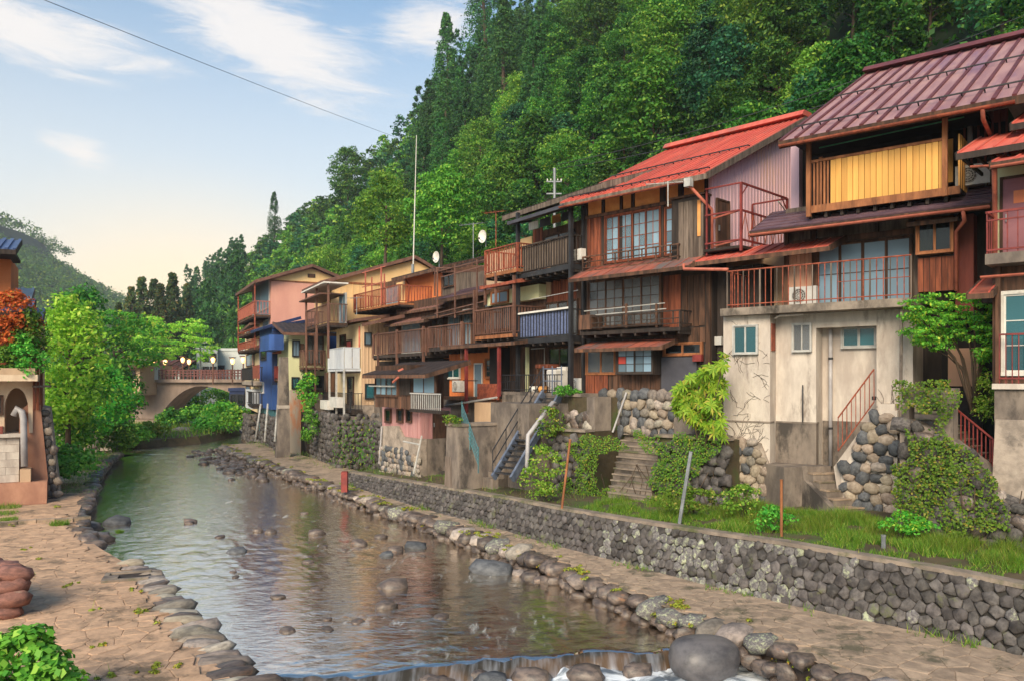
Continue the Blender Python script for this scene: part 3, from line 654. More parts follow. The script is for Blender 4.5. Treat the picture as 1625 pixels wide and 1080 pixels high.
def clad(par, ax, base, u0, u1, z0, z1, w_, m, name='cladding', d=.03):
    """ribbed sheet cladding: one folded sheet, fine ribs"""
    b = MB(); n = max(2, round(abs(u1-u0)/w_)); s = (u1-u0)/n; pr = []
    for i in range(n):
        a = u0+s*i; pr += [(a, .004), (a+s*.62, .004), (a+s*.70, d), (a+s*.92, d)]
    pr.append((u1, .004))
    for u, dd in pr:
        for z in (z0, z1): b.v.append((u, base-dd, z) if ax == 'f' else (base+dd, u, z))
    for i in range(len(pr)-1): b.f.append((2*i, 2*i+2, 2*i+3, 2*i+1))
    return ob(name, b, m, par)
def window(par, ax, base, u0, u1, z0, z1, sashes=2, cols=1, rows=1, fm='timber', gm='glass_grey', back='curtain', d=.07, fw=.055, name='window', bar=.022, cover=1.0, pm=None):
    """frame, sliding sashes with their panes, glazing bars and what hangs behind"""
    if u0 > u1: u0, u1 = u1, u0
    if z0 > z1: z0, z1 = z1, z0
    f = MB(); A = lambda *a: f.box(*ab(ax, base, *a))
    A(u0-fw, u1+fw, .0, d+.02, z1, z1+fw); A(u0-fw, u1+fw, .0, d+.04, z0-fw, z0); A(u0-fw, u0, 0, d+.02, z0, z1); A(u1, u1+fw, 0, d+.02, z0, z1)
    s = (u1-u0)/sashes; st = min(.04, s*.08)
    for i in range(sashes):
        a = u0+i*s; o = .012*(i % 2); e = st
        A(a, a+e, .02+o, d-.012+o, z0, z1); A(a+s-e, a+s, .02+o, d-.012+o, z0, z1); A(a+e, a+s-e, .02+o, d-.012+o, z0, z0+e*1.2); A(a+e, a+s-e, .02+o, d-.012+o, z1-e, z1)
    fr = ob(name, f, M[fm], par, fix=False)
    for i in range(sashes):
        a = u0+i*s+st; c = u0+(i+1)*s-st; o = .012*(i % 2); cw = (c-a)/cols; rh = (z1-st-z0-st*1.2)/rows
        for p in range(cols):
            for r_ in range(rows):
                za = z0+st*1.2+r_*rh; k = pm(i, p, r_) if pm else None
                wbx(fr, 'pane', ax, base, a+p*cw+bar/2*(p > 0), a+(p+1)*cw-bar/2*(p < cols-1), .034+o, .04+o, za+bar/2*(r_ > 0), za+rh-bar/2*(r_ < rows-1), M[k or gm])
        if cols*rows > 1:
            g_ = MB()
            for p in range(1, cols): g_.box(*ab(ax, base, a+p*cw-bar/2, a+p*cw+bar/2, .028+o, .05+o, z0+st, z1-st))
            for r_ in range(1, rows): g_.box(*ab(ax, base, a, c, .029+o, .051+o, z0+st*1.2+r_*rh-bar/2, z0+st*1.2+r_*rh+bar/2))
            ob('glazing_bar', g_, M[fm], fr, fix=False)
    if back:
        h = MB(); n = max(4, int((u1-u0)/.09)); 
        for i in range(n+1):
            u = u0+(u1-u0)*cover*i/n; dd = .012+.010*math.sin(i*2.1)+.004*random.random()
            for z in (z0+.01, z1-.01): h.v.append((u, base-dd, z) if ax == 'f' else (base+dd, u, z))
        for i in range(n): h.f.append((2*i, 2*i+2, 2*i+3, 2*i+1))
        ob('curtain', h, M[back], fr)
        if cover < 1: wbx(fr, 'unlit_backing', ax, base, u0+(u1-u0)*cover, u1, .001, .004, z0, z1, M['unlit_room_tone'])
    else: wbx(fr, 'unlit_backing', ax, base, u0, u1, .001, .004, z0, z1, M['unlit_room_tone'])  # dark sheet on the solid wall stands in for an unlit room
    return fr
def door(par, ax, base, u0, u1, z0, z1, m, fm='timber', name='door'):
    f = MB(); w_ = .06
    for a in ((u0-w_, u0, 0, .06, z0, z1+w_), (u1, u1+w_, 0, .06, z0, z1+w_), (u0, u1, 0, .06, z1, z1+w_)): f.box(*ab(ax, base, *a))
    fr = ob(name, f, M[fm], par, fix=False); wbx(fr, 'door_leaf', ax, base, u0, u1, .005, .04, z0, z1, M[m]); wbx(fr, 'handle', ax, base, u0+.06, u0+.1, .04, .08, (z0+z1)/2-.1, (z0+z1)/2+.08, M['steel']); return fr
def slats(par, ax, base, u0, u1, z0, z1, sp, sw, m, name='slat', d=.02):
    n = max(1, round(abs(u1-u0)/sp)); s = (u1-u0)/n
    for i in range(n+1): wbx(par, name, ax, base, u0+s*i-sw/2, u0+s*i+sw/2, -d, 0, z0, z1, M[m])
def balcony(par, x0, x1, yf, yb, zf, zt, sp=.13, sw=.03, fm='brown_metal', sm=None, left=True, right=True, floor='black_wood', bot=.1, th=.14, posts=None, zb=None, infill=None, name='balcony', rail=.05, midrail=None, front=True):
    """deck, rails and every baluster; posts: x of the posts, standing from zb to their top"""
    sm = sm or fm
    dk = MB().box(x0, x1, yf, yb, zf-th, zf); o = ob(name, dk, M[floor], par, fix=False)
    j = MB(); k = int((x1-x0)/.6)+1
    for i in range(k+1): xx = x0+.05+(x1-x0-.1)*i/k; j.box(xx-.035, xx+.035, yf+.02, yb, zf-th-.1, zf-th)
    ob('joist', j, M['wood_black'], o, fix=False)
    r_ = MB(); h = rail/2
    if front: r_.box(x0-h, x1+h, yf-h, yf+h, zt-rail*.8, zt); r_.box(x0-h, x1+h, yf-h, yf+h, zf+bot-.03, zf+bot)
    if midrail and front: r_.box(x0-h, x1+h, yf-h*.8, yf+h*.8, zf+(zt-zf)*midrail, zf+(zt-zf)*midrail+.03)
    for c, x in ((left, x0), (right, x1)):
        if c: r_.box(x-h, x+h, yf+h, yb, zt-rail*.8, zt); r_.box(x-h, x+h, yf+h, yb, zf+bot-.03, zf+bot)
        r_.box(x-h, x+h, yf-h, yf+h, zf-th, zt-rail*.8)
    ob('rail', r_, M[fm], o, fix=False)
    z0, z1 = zf+bot, zt-rail*.8
    if sp:
        if front: slats(o, 'f', yf+.01, x0+sp/2, x1-sp/2, z0, z1, sp, sw, sm)
        if right: slats(o, 's', x1+.01, yf+sp/2, yb-sp/2, z0, z1, sp, sw, sm)
        if left: slats(o, 's', x0+.01, yf+sp/2, yb-sp/2, z0, z1, sp, sw, sm)
    for x, zb_, zt_ in posts or (): bx(par, 'post', x-.05, x+.05, yf-.06, yf+.04, zb_, zt_, M[fm])
    return o
def roof(par, x0, x1, ye, ze, yr, zr, m, t=.09, rib=None, ribm=None, ribh=.05, ribw=.06, fascia='wood_dark', name='roof', slant=0.0, courses=0, ends=True):
    """one slope from eave (ye,ze) to top (yr,zr); seams or tile courses standing proud; slant shifts the top along x"""
    b = MB(); n = 0
    for (x, sh) in ((x0, slant), (x1, slant)):
        b.v += [(x, ye, ze), (x+sh, yr, zr), (x+sh, yr, zr-t), (x, ye, ze-t)]
    b.f += [(0, 1, 2, 3), (4, 7, 6, 5), (0, 4, 5, 1), (1, 5, 6, 2), (2, 6, 7, 3), (3, 7, 4, 0)]
    o = ob(name, b, M[m], par); dv = Vector((slant, yr-ye, zr-ze)); up = Vector((0, -(zr-ze), yr-ye)).normalized()
    if up.z < 0: up = -up
    if rib:
        k = max(1, round((x1-x0)/rib)); me = MB(); a = Vector((0, 0, 0))+up*(ribh/2-.004); me.bar(a-dv*.004, a+dv, ribw, ribh); me = fixn(me.mesh('roof_seam', M[ribm or m]))
        for i in range(k+1): link('roof_seam', me, o, (x0+.03+(x1-x0-.06)*i/k, ye, ze))
    if courses:
        for i in range(courses):
            f = i/courses; c = MB(); p = dv*f; q = dv*((i+1)/courses+.012)
            me_b = [(x0-.01, ye+p.y, ze+p.z), (x1+.01, ye+p.y, ze+p.z)]
            for lift, pp in ((.012, p), (.05, p), (.014, q)):
                for x in (x0, x1): v = Vector((x, ye, ze))+pp+up*lift; c.v.append(tuple(v))
            c.f += [(0, 1, 3, 2), (2, 3, 5, 4)]; ob('tile_course', c, M[ribm or m], o)
    if fascia:
        f = MB().box(x0-.02, x1+.02, ye-.03, ye+.002, ze-t-.08, ze-.01)
        if ends:
            for x, e in ((x0, -.04), (x1, .04)):
                a = Vector((x+e*.5, ye, ze-t*.5-.03)); f.bar(a, a+dv, .05, t+.1)
        ob('fascia', f, M[fascia], o)
    return o
def gutter(par, a, b_, r=.06, m='rust', name='gutter', hooks=8):
    """half-round gutter from a to b"""
    a, b_ = Vector(a), Vector(b_); g_ = MB(); d = (b_-a).normalized(); u = d.cross(Vector((0, 0, 1))).normalized()
    for p in (a, b_):
        for k in range(7): t = math.pi+math.pi*k/6; q = p+u*math.cos(t)*r+Vector((0, 0, math.sin(t)*r)); g_.v.append(tuple(q))
        for k in range(6, -1, -1): t = math.pi+math.pi*k/6; q = p+u*math.cos(t)*r*.85+Vector((0, 0, math.sin(t)*r*.85)); g_.v.append(tuple(q))
    for i in range(14): g_.f.append((i, (i+1) % 14, 14+(i+1) % 14, 14+i))
    return ob(name, g_, M[m], par)
def pipe(par, pts, r=.04, m='rust', name='downpipe'): return ob(name, MB().tube(pts, r, 8), M[m], par, True)
def ac_unit(F, x, y, z, label, rz=0, s=1.0):
    """outdoor air-conditioning unit: casing, fan grille, fan, feet; front faces -y of the frame"""
    p = F.W(x, y, z); t = thing('air_conditioner', label, 'air conditioner', p, F.rot+rz, 'air conditioner units on the houses')
    b = MB().box(-.39*s, .39*s, -.14*s, .14*s, .04, .56*s); ob('casing', b, M['ac_white'], t, fix=False)
    gr = MB()
    for r_ in (.08, .14, .2):
        pts = [(-.1*s+math.cos(k/16*6.283)*r_*s, -.15*s, .3*s+math.sin(k/16*6.283)*r_*s) for k in range(17)]; gr.tube(pts, .008, 4, cap=False)
    for k in range(6): a = k/6*3.1416; gr.bar((-.1*s-math.cos(a)*.21*s, -.152*s, .3*s-math.sin(a)*.21*s), (-.1*s+math.cos(a)*.21*s, -.152*s, .3*s+math.sin(a)*.21*s), .008)
    ob('fan_grille', gr, M['ac_white'], t)
    fn = MB(); fn.v += [(-.1*s+math.cos(k/20*6.283)*.21*s, -.143*s, .3*s+math.sin(k/20*6.283)*.21*s) for k in range(20)]; fn.f.append(tuple(range(20))); ob('fan_housing', fn, M['grille'], t)
    for e in (-.28, .28): bx(t, 'foot', e*s-.04, e*s+.04, -.14, .14, 0, .04, M['grille'])
    return t
def dish(F, x, y, z, label, mast=.5, rz=0.6):
    p = F.W(x, y, z); t = thing('satellite_dish', label, 'satellite dish', p, F.rot+rz, 'satellite dishes')
    b = MB(); n = 16
    for r_, d_ in ((.02, .10), (.15, .075), (.30, .0)):
        for k in range(n): a = k/n*6.283; b.v.append((math.cos(a)*r_*.9, -.12-d_*-1-.1, mast+math.sin(a)*r_))
    for i in range(2):
        for k in range(n): b.f.append((i*n+k, i*n+(k+1) % n, (i+1)*n+(k+1) % n, (i+1)*n+k))
    b.f.append(tuple(range(n))); ob('reflector', b, M['white_paint'], t, True)
    ob('mast', MB().tube([(0, 0, 0), (0, 0, mast)], .025, 8).tube([(0, -.05, mast-.25), (0, -.42, mast-.12)], .012, 5), M['steel'], t); bx(t, 'feed_horn', -.03, .03, -.46, -.38, mast-.15, mast-.07, M['grille']); return t
def antenna(F, x, y, z, h, label, m='steel', n=7, wd=.8):
    p = F.W(x, y, z); t = thing('tv_antenna', label, 'antenna', p, F.rot+.5, 'roof antennas')
    ob('mast', MB().tube([(0, 0, 0), (0, 0, h)], .02, 6), M[m], t); b = MB().tube([(-wd, 0, h-.05), (wd*.7, 0, h-.05)], .014, 5); ob('boom', b, M[m], t); e = MB()
    for i in range(n): xx = -wd+i*1.7*wd/(n-1); e.bar((xx, -.28+.02*i, h-.03), (xx, .28-.02*i, h-.03), .014)
    ob('element', e, M[m], t); return t
# ================================================================ house with the purple seamed roof on its concrete cellar
F1 = Fr(1442, 20.6, -1.21, ZT); f, s_ = F1.f, F1.s
H1 = hthing('wooden_house', 'tall house with purple seamed roof and yellow corrugated balcony on a pale concrete cellar', 'house', F1)
X = lambda px, off=0.0: F1.f(px, 600, off)[0]
yB, yC, yD = .45, 1.0, .45
xl = X(1148); zt_, zb_ = f(1300, 492)[1], -.2
zc = f(1222, 505)[1]
W1 = ob('wall', MB(), M['concrete'], H1)
def cwall(mb): o = ob('wall', mb, M['concrete'], H1, fix=False); return o
zS = f(1240, 497, -.2)[1]                     # underside of the balcony slab
zst = f(1230, 735)[1]                          # landing in front of the door
bpy.data.objects.remove(W1)
xA = X(1222); xB = X(1295, yB); xC0 = X(1323, yC); xC1 = X(1391, yD)
b = MB().box(xl, xA, 0, 4, zb_, zS-.003); cwall(b)
cwall(MB().box(xA, xB, yB, 4, zb_, zS-.004)); cwall(MB().box(xB, xC1, yC, 4, zb_, zS-.005)); cwall(MB().box(xC1, 0, yD, 4, zb_, zS-.003))
cwall(MB().box(xB, xC1, yD, yC, zS-.42, zS-.004))   # beam over the recess
# plinth strip, with darker concrete on the set-back faces below it
zpl = f(1190, 668)[1]
ob('plinth_strip', MB().box(xl-.01, xA+.012, -.02, .3, zpl-.03, zpl+.02).box(xA+.012, xB+.02, yB-.02, yB+.2, zpl-.03, zpl+.02), M['concrete_dk'], H1, fix=False)
ob('dark_plinth', MB().box(xA, xB+.006, yB-.008, yB+.2, zst-.5, zpl-.03).box(xB+.006, xC1-.002, yC-.006, yC+.1, zst-.5, zpl+.05), M['concrete_dk'], H1, fix=False)
# windows of the cellar
def w1(p0, p1, q0, q1, base, **k): return window(H1, 'f', base, X(p0, base), X(p1, base), f((p0+p1)/2, q1, base)[1], f((p0+p1)/2, q0, base)[1], **k)
w1(1166, 1202, 518, 560, 0, sashes=2, fm='alu', gm='glass_teal', back=None, fw=.04)
w1(1260, 1287, 515, 556, yB, sashes=2, fm='alu', gm='glass_grey', back=None, fw=.04)
y0, z0 = s_(1237, 556, xA); y1, z1 = s_(1250, 513, xA)
w1(1338, 1390, 520, 550, yC, sashes=2, fm='alu', gm='glass_teal', back='curtain_tan', cover=.55, fw=.045)
wbx(H1, 'shutter', 's', xA, .08, .34, .002, .03, f(1240, 556, .2)[1], f(1240, 513, .2)[1], M['rust'])
pipe(H1, [(X(1318, yC-.12), yC-.12, zS-.45), (X(1318, yC-.12), yC-.12, zst-.05)], .055, 'pvc')
pc = MB()
for q in (570, 680): pc.tube([(X(1318, yC-.12), yC-.12, f(1318, q, yC)[1]), (X(1318, yC-.12), yC-.12, f(1318, q, yC)[1]+.06)], .07, 8)
ob('pipe_bracket', pc, M['black_metal'], H1)
pipe(H1, [(X(1430, -.1), -.06, zS-.1), (X(1427, -.1), -.06, .2)], .04, 'concrete_dk')
pipe(H1, [(X(1267), yB-.1, f(1267, 610, yB)[1]), (X(1267), yB-.1, f(1267, 668, yB)[1])], .018, 'black_metal', 'cable')
pipe(H1, [(X(1230, -.02), -.03, zS-.14), (X(1237, -.05), -.05, zS-.06), (X(1275, -.05), -.05, zS-.06)], .03, 'concrete', 'vent_pipe')
bx(H1, 'meter_box', X(1384, yD-.04), X(1390, yD-.04), yD-.08, yD, f(1387, 634, yD)[1], f(1387, 628, yD)[1], M['black_metal'])
# dry creeper stems on the concrete
cr = MB()
def creeper(x, z, a, n, r_, base, lim):
    for i in range(n):
        x2, z2 = x+math.cos(a)*.10, z+math.sin(a)*.10
        if not (lim[0] < x2 < lim[1] and lim[2] < z2 < lim[3]): return
        cr.bar((x, base-.01, z), (x2, base-.01, z2), r_); x, z = x2, z2; a += random.uniform(-.55, .55)
        if random.random() < .22 and n > 4: creeper(x, z, a+random.choice((-1, 1))*random.uniform(.5, 1.1), n//2, r_*.7, base, lim)
for _ in range(16): creeper(random.uniform(X(1395, yD), -.05), random.uniform(.8, 2.8), random.uniform(.8, 2.2), 14, .012, yD, (xC1, 0, .2, zS-.1))
for _ in range(9): creeper(random.uniform(xl, xl+.5), random.uniform(1.2, 1.8), random.uniform(.2, 1.9), 10, .010, 0, (xl, xA, .2, zS-.1))
for _ in range(40): creeper(random.uniform(xl, xA), random.uniform(1.2, zS-.3), random.uniform(0, 6), 5, .007, 0, (xl, xA, .2, zS-.1))
ob('creeper_stem', cr, M['wood_black'], H1, fix=False)
# round stones set in the foot of the cellar
pebbles(H1, [(xl-.05, -.3), (xA+.35, -.3), (xA+.35, .85), (xA+.02, 1.25), (xA-.25, 1.9), (xl-.05, 2.15)], 'f', -.10, .30, ('blue', 'round', 'round', 'blue', 'tan'), most=90, proud=.03, mort='mortar', thick=.1)
# stone-faced cheek with the outside stair rail
xs0, xs1 = X(1335, -.25), X(1424, -.25)
za, zb2 = f(1335, 745, -.25)[1], f(1395, 650, -.25)[1]
pebbles(H1, [(xs0, -.3), (xs1, -.3), (xs1, zb2), (X(1395, -.25), zb2), (xs0, za)], 'f', -.25, .31, ('blue', 'tan', 'round', 'blue', 'tan'), most=70, proud=.05, mort='concrete', thick=.68)
ob('stair_cheek', MB().prism([(X(1323, -.2), f(1323, 740, -.2)[1]), (X(1396, -.2), f(1396, 640, -.2)[1]), (X(1420, -.2), f(1396, 640, -.2)[1]), (X(1420, -.2), 0), (X(1335, -.2), 0)], 'y', -.2, yD-.002), M['concrete'], H1)
hr = MB(); A, B = (X(1330, -.22), f(1330, 662, -.22)[1]), (X(1387, -.22), f(1387, 585, -.22)[1]); A2, B2 = (A[0], f(1332, 715, -.22)[1]), (B[0], f(1387, 637, -.22)[1])
rl = ob('stair_rail', hr.tube([(A[0], -.22, A[1]), (B[0], -.22, B[1])], .022, 6).tube([(A2[0], -.22, A2[1]), (B2[0], -.22, B2[1])], .018, 6), M['rust'], H1)
for i in range(9): t = i/8; bx(rl, 'baluster', A[0]+(B[0]-A[0])*t-.009, A[0]+(B[0]-A[0])*t+.009, -.23, -.212, A2[1]+(B2[1]-A2[1])*t, A[1]+(B[1]-A[1])*t, M['rust'])
# concrete steps down to the terrace
ST = thing('concrete_steps', 'worn concrete steps leading up to the pale cellar with stones in its foot', 'steps', F1.W(X(1285, -.2), -.2, 0), 0)
n = 6; top = zst; wd = Vector((.974, .232, 0)); dn = Vector((.232, -.974, 0)); o0 = F1.W(X(1281, -.2), -.2, 0)-Vector((0, 0, ZT)); rz_ = math.atan2(wd.y, wd.x)
ST.rotation_euler = (0, 0, rz_); ST.location = (o0.x, o0.y, ZT)
ob('landing', MB().box(-.72, .75, .0, 1.6, -.3, top), M['concrete_dk'], ST, fix=False)
for i in range(n):
    zz = top-(i+1)*(top+.05)/(n+1); bx(ST, 'step', 0+.02*i, .85+.02*i, -(i+1)*.27, -i*.27-.001, -.3, zz, M['concrete_dk']); bx(ST, 'tread', -.01+.02*i, .86+.02*i, -(i+1)*.27-.02, -i*.27-.002, zz, zz+.035, M['path_grey'])
ob('cheek_wall', MB().prism([(.0, top+.02), (0, -.3), (-2.0, -.3), (-2.0, .05), (-.1, top-.35)], 'x', -.17, -.002), M['concrete_dk'], ST)
# first floor behind its balcony
ySl = -.28; zsl = f(1300, 488, ySl)[1]; xbl = X(1143, ySl)
slab = MB().box(xbl, .12, ySl, 3.6, zS, zS+.22); ob('balcony_slab', slab, mat('slab', S(150, 136, 122), S(104, 94, 86), S(66, 60, 54), scale=2.2, st=(1, 1, .6), rough=.95, bump=.5, rnd=0, p3=.5), H1, fix=False)
zf1 = zS+.22; yR = -.2; xr0, xr1 = X(1154, yR), X(1446, yR); ztr = f(1300, 418, yR)[1]
rb = ob('balcony', MB().tube([(xr0, yR, ztr), (xr1, yR, ztr)], .022, 6).tube([(xr0, yR, zf1+.1), (xr1, yR, zf1+.1)], .018, 6).tube([(xr0, yR, ztr), (xr0, 2.2, ztr)], .022, 6).tube([(xr0, yR, zf1+.1), (xr0, 2.2, zf1+.1)], .018, 6)
        .tube([(X(1330, yR), yR, zf1+.55), (xr1, yR, zf1+.55)], .012, 5), M['rust'], H1)
n = 30
for i in range(n+1):
    x = xr0+(xr1-xr0)*i/n; k = i % 6 == 0
    wbx(rb, 'rail_post' if k else 'baluster', 'f', yR, x-(.022 if k else .011), x+(.022 if k else .011), -.011, .011, zf1, ztr, M['rust' if i % 3 else 'wood_grey'])
for i in range(1, 9): wbx(rb, 'baluster', 's', xr0, yR+i*.27-.011, yR+i*.27+.011, -.011, .011, zf1, ztr, M['rust'])
y2 = 1.05; z2t = f(1300, 352, y2)[1]; xw0, xw1 = X(1247, y2), X(1512, y2)
wall(H1, xw0, xw1, y2, 4.2, zf1, z2t+.5, M['wood_grey'])
zh = f(1270, 388, y2)[1]
clad(H1, 'f', y2, X(1251, y2), X(1291, y2), zf1+.02, zh, .12, M['peach_wall'], 'siding')
wbx(H1, 'lintel_board', 'f', y2, xw0, X(1450, y2), .002, .05, f(1350, 382, y2)[1], f(1350, 373, y2)[1], M['wood_dark'])
for p in (1249, 1293): wbx(H1, 'post', 'f', y2, X(p, y2)-.06, X(p, y2)+.06, .004, .09, zf1, z2t+.35, M['wood_dark'])
window(H1, 'f', y2, X(1299, y2), X(1446, y2), zf1+.06, f(1370, 384, y2)[1], 4, 1, 2, 'wood_dark', 'glass_frost', 'shoji', fw=.05)
wbx(H1, 'timber_beam', 'f', y2, xw0-.1, xw1, .002, .08, z2t+.05, z2t+.25, M['wood_dark'])
for p in (1290, 1392, 1446): wbx(H1, 'timber_post', 'f', y2, X(p, y2)-.05, X(p, y2)+.05, .004, .07, f(1350, 373, y2)[1], z2t+.05, M['wood_black'])
# projecting bay with its little window
yb = .35; xb0, xb1 = X(1455, yb), X(1513, yb)
wall(H1, xb0, xb1, yb, y2, f(1480, 405, yb)[1], f(1480, 345, yb)[1], M['wood_dark'], 'bay')
window(H1, 'f', yb, xb0+.04, xb1-.04, f(1480, 400, yb)[1], f(1480, 350, yb)[1], 2, 1, 1, 'timber', 'glass_dark', 'curtain_tan', cover=.4)
boards(H1, 'f', yb+.1, xb0, xb1, f(1480, 462, yb)[1], f(1480, 408, yb)[1], .14, M['wood_red'])
wall(H1, xb0, xb1, yb+.1, y2, f(1480, 462, yb)[1], f(1480, 406, yb)[1], M['wood_black'], 'bay_base')
roof(H1, X(1440, -.1), xb1+.15, -.05, f(1450, 352, -.05)[1], y2, f(1450, 352, -.05)[1]+.22, 'dark_roof', .04)
# middle pent roof
yme = -.35; zme = f(1400, 343, yme)[1]; xm0, xm1 = X(1192, yme), X(1572, yme); ymr = 1.4; zmr = zme+.85
roof(H1, xm0, xm1, yme, zme, ymr, zmr, 'tile_purple', .08, None, 'tile_purple', fascia='wood_dark', courses=6, slant=.0)
gutter(H1, (xm0, yme-.1, zme-.08), (xm1, yme-.1, zme-.08), .07, 'red_pipe')
# upper floor with the corrugated balcony
yb3 = -.15; x30, x31 = X(1285, yb3), X(1500, yb3); z3f = f(1390, 317, yb3)[1]; z3t = f(1390, 242, yb3)[1]
y3 = 1.5
wall(H1, X(1262, y3), X(1600, y3), y3, 5.2, z2t+.4, f(1400, 196, -.75)[1]+.45, M['black_wood'])
clad(H1, 'f', y3, X(1522, y3), X(1600, y3), zmr-.4, f(1560, 180, y3)[1], .16, M['red_wall'], 'siding')
wall(H1, X(1255, y3-.3), X(1268, y3-.3), y3-.3, 5, zmr-.6, f(1262, 232, y3)[1]+.3, M['lilac_wall'], 'end_wall')
b3 = ob('balcony', MB().box(x30, x31+.35, yb3, y3, z3f-.1, z3f), M['wood_black'], H1, fix=False)
j = MB()
for i in range(9): xx = x30+(x31-x30)*i/8; j.box(xx-.04, xx+.04, yb3+.05, y3, z3f-.28, z3f-.1)
ob('joist', j, M['wood_black'], b3, fix=False)
rr = MB().box(x30, x31+.34, yb3-.05, yb3+.03, z3f-.14, z3f+.06).box(x30, x31+.02, yb3-.05, yb3+.03, z3t, z3t+.07); ob('rail', rr, M['timber'], b3, fix=False)
xp = X(1318, yb3); k = int((x31-xp)/.155)
for i in range(k+1): a = xp+(x31-xp)*i/(k+1); wbx(b3, 'corrugated_panel', 'f', yb3, a+.006, a+(x31-xp)/(k+1)-.006, -.02, .02+.012*(i % 2), z3f+.06, z3t-.002, M['yellow_panel'])
for i in range(5): a = x30+.1+(xp-x30-.1)*i/5; wbx(b3, 'slat', 'f', yb3, a, a+.05, -.02, .02, z3f+.06, z3t-.002, M['timber'])
for i in range(7): a = yb3+.05+i*.155; wbx(b3, 'corrugated_panel', 's', x31+.3, a, a+.145, -.02, .02+.012*(i % 2), z3f+.02, z3t+.12, M['yellow_panel'])
zc3 = z3t+.28
for i in range(k+1): a = xp+(x31-xp)*i/(k+1); wbx(b3, 'upper_panel', 'f', yb3+1.0, a+.006, a+(x31-xp)/(k+1)-.006, -.02, .02, z3f+.4, zc3, M['yellow_panel'])
zev = f(1400, 196, -.75)[1]
for p, q in ((1284, 345), (1500, 312)): x = X(p, yb3-.02); bx(H1, 'balcony_post', x-.06, x+.06, yb3-.10, yb3+.01, f(p, q, yb3)[1], zev+.15, M['timber'])
x = X(1303, .8); bx(H1, 'balcony_post', x-.05, x+.05, .75, .85, z3f, zc3+.1, M['timber'])
ob('green_pole', MB().tube([(X(1300, .1), .1, f(1300, 235, .1)[1]), (X(1530, .1), .1, f(1530, 186, .1)[1])], .02, 6), M['green_pole'], H1)
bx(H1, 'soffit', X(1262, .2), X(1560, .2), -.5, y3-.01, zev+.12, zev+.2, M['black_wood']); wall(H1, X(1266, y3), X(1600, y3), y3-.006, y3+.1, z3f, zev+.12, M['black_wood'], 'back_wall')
# main roof: eave, slope and ridge taken from the photograph
ye = -.85; xe, ze = f(1238, 224, ye); yr, zr = s_(1376, 117, xe)
R1 = roof(H1, xe, X(1640, ye)+2.2, ye, ze, yr, zr, 'purple_roof', .14, .42, 'purple_seam', .05, .09, 'wood_dark')
ob('ridge_cap', MB().prism([(yr-.42, zr-.02), (yr-.16, zr+.2), (yr+.3, zr+.2), (yr+.5, zr)], 'x', xe-.05, X(1640, ye)+2.3), M['purple_seam'], R1)
for t in (.10, .52): # snow guards
    g_ = MB(); p = Vector((0, ye+(yr-ye)*t, ze+(zr-ze)*t+.14)); g_.bar((xe+.1, p.y, p.z), (X(1640, ye)+2, p.y, p.z), .035)
    for i in range(22): xx = xe+.3+i*.5; g_.bar((xx, p.y, p.z), (xx, p.y+.12, p.z-.08), .03)
    ob('snow_guard', g_, M['black_metal'], R1, fix=False)
roof(H1, xe, X(1640, ye)+2.2, yr*2-ye, ze, yr, zr-.02, 'purple_roof', .14, None)
gutter(H1, (xe, ye-.08, ze-.14), (X(1612, ye), ye-.08, ze-.14), .07, 'rust')
gx = X(1560, ye); pipe(H1, [(gx, ye-.06, ze-.2), (gx, ye, ze-.42), (X(1576, .6), .6, ze-.6), (X(1577, .7), y3-.1, ze-.8), (X(1577, y3), y3-.1, zmr-.3)], .05, 'rust')
pipe(H1, [(X(1540, y3), y3-.08, f(1540, 190, y3)[1]), (X(1540, y3), y3-.08, f(1540, 240, y3)[1])], .06, 'pvc')
gx = X(1528, yme-.1); pipe(H1, [(gx, yme-.1, zme-.1), (gx, yme+.1, zme-.35), (X(1517, .25), .3, zme-.5), (X(1517, .25), .3, f(1517, 462, .3)[1])], .05, 'red_pipe')
wall(H1, X(1520, 1.3), X(1640, 1.3), 1.3, 4, zS+.1, zme+.3, M['wood_black'])
wall(H1, X(1516, .8), X(1545, .8), .8, 1.3, zf1-.4, zme, M['red_wall'])
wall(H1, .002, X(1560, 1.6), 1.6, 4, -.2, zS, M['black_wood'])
boards(H1, 'f', 1.6, .04, X(1495, 1.6), .9, zS-.05, .3, M['wood_black'])
wbx(H1, 'shutter', 'f', 1.6, X(1505, 1.6), X(1553, 1.6), .002, .05, f(1530, 612, 1.6)[1], f(1530, 552, 1.6)[1], M['peach_wall'])
ac_unit(F1, X(1547, .9), .7, f(1547, 297, .7)[1], 'white air conditioner outdoor unit beside the yellow corrugated balcony')
ac_unit(F1, X(1276, .5), .5, zf1, 'white air conditioner outdoor unit low behind the rusty railing above the pale concrete cellar')
# left continuation behind the railing: dark store under the red pent roof
wall(H1, X(1152, 2.2), xw0-.002, 2.2, 4, zf1, zf1+1.9, M['tan_wall'])
window(H1, 'f', 2.2, X(1170, 2.2), X(1200, 2.2), zf1+.1, zf1+1.1, 2, 1, 1, 'alu', 'glass_dark', None)

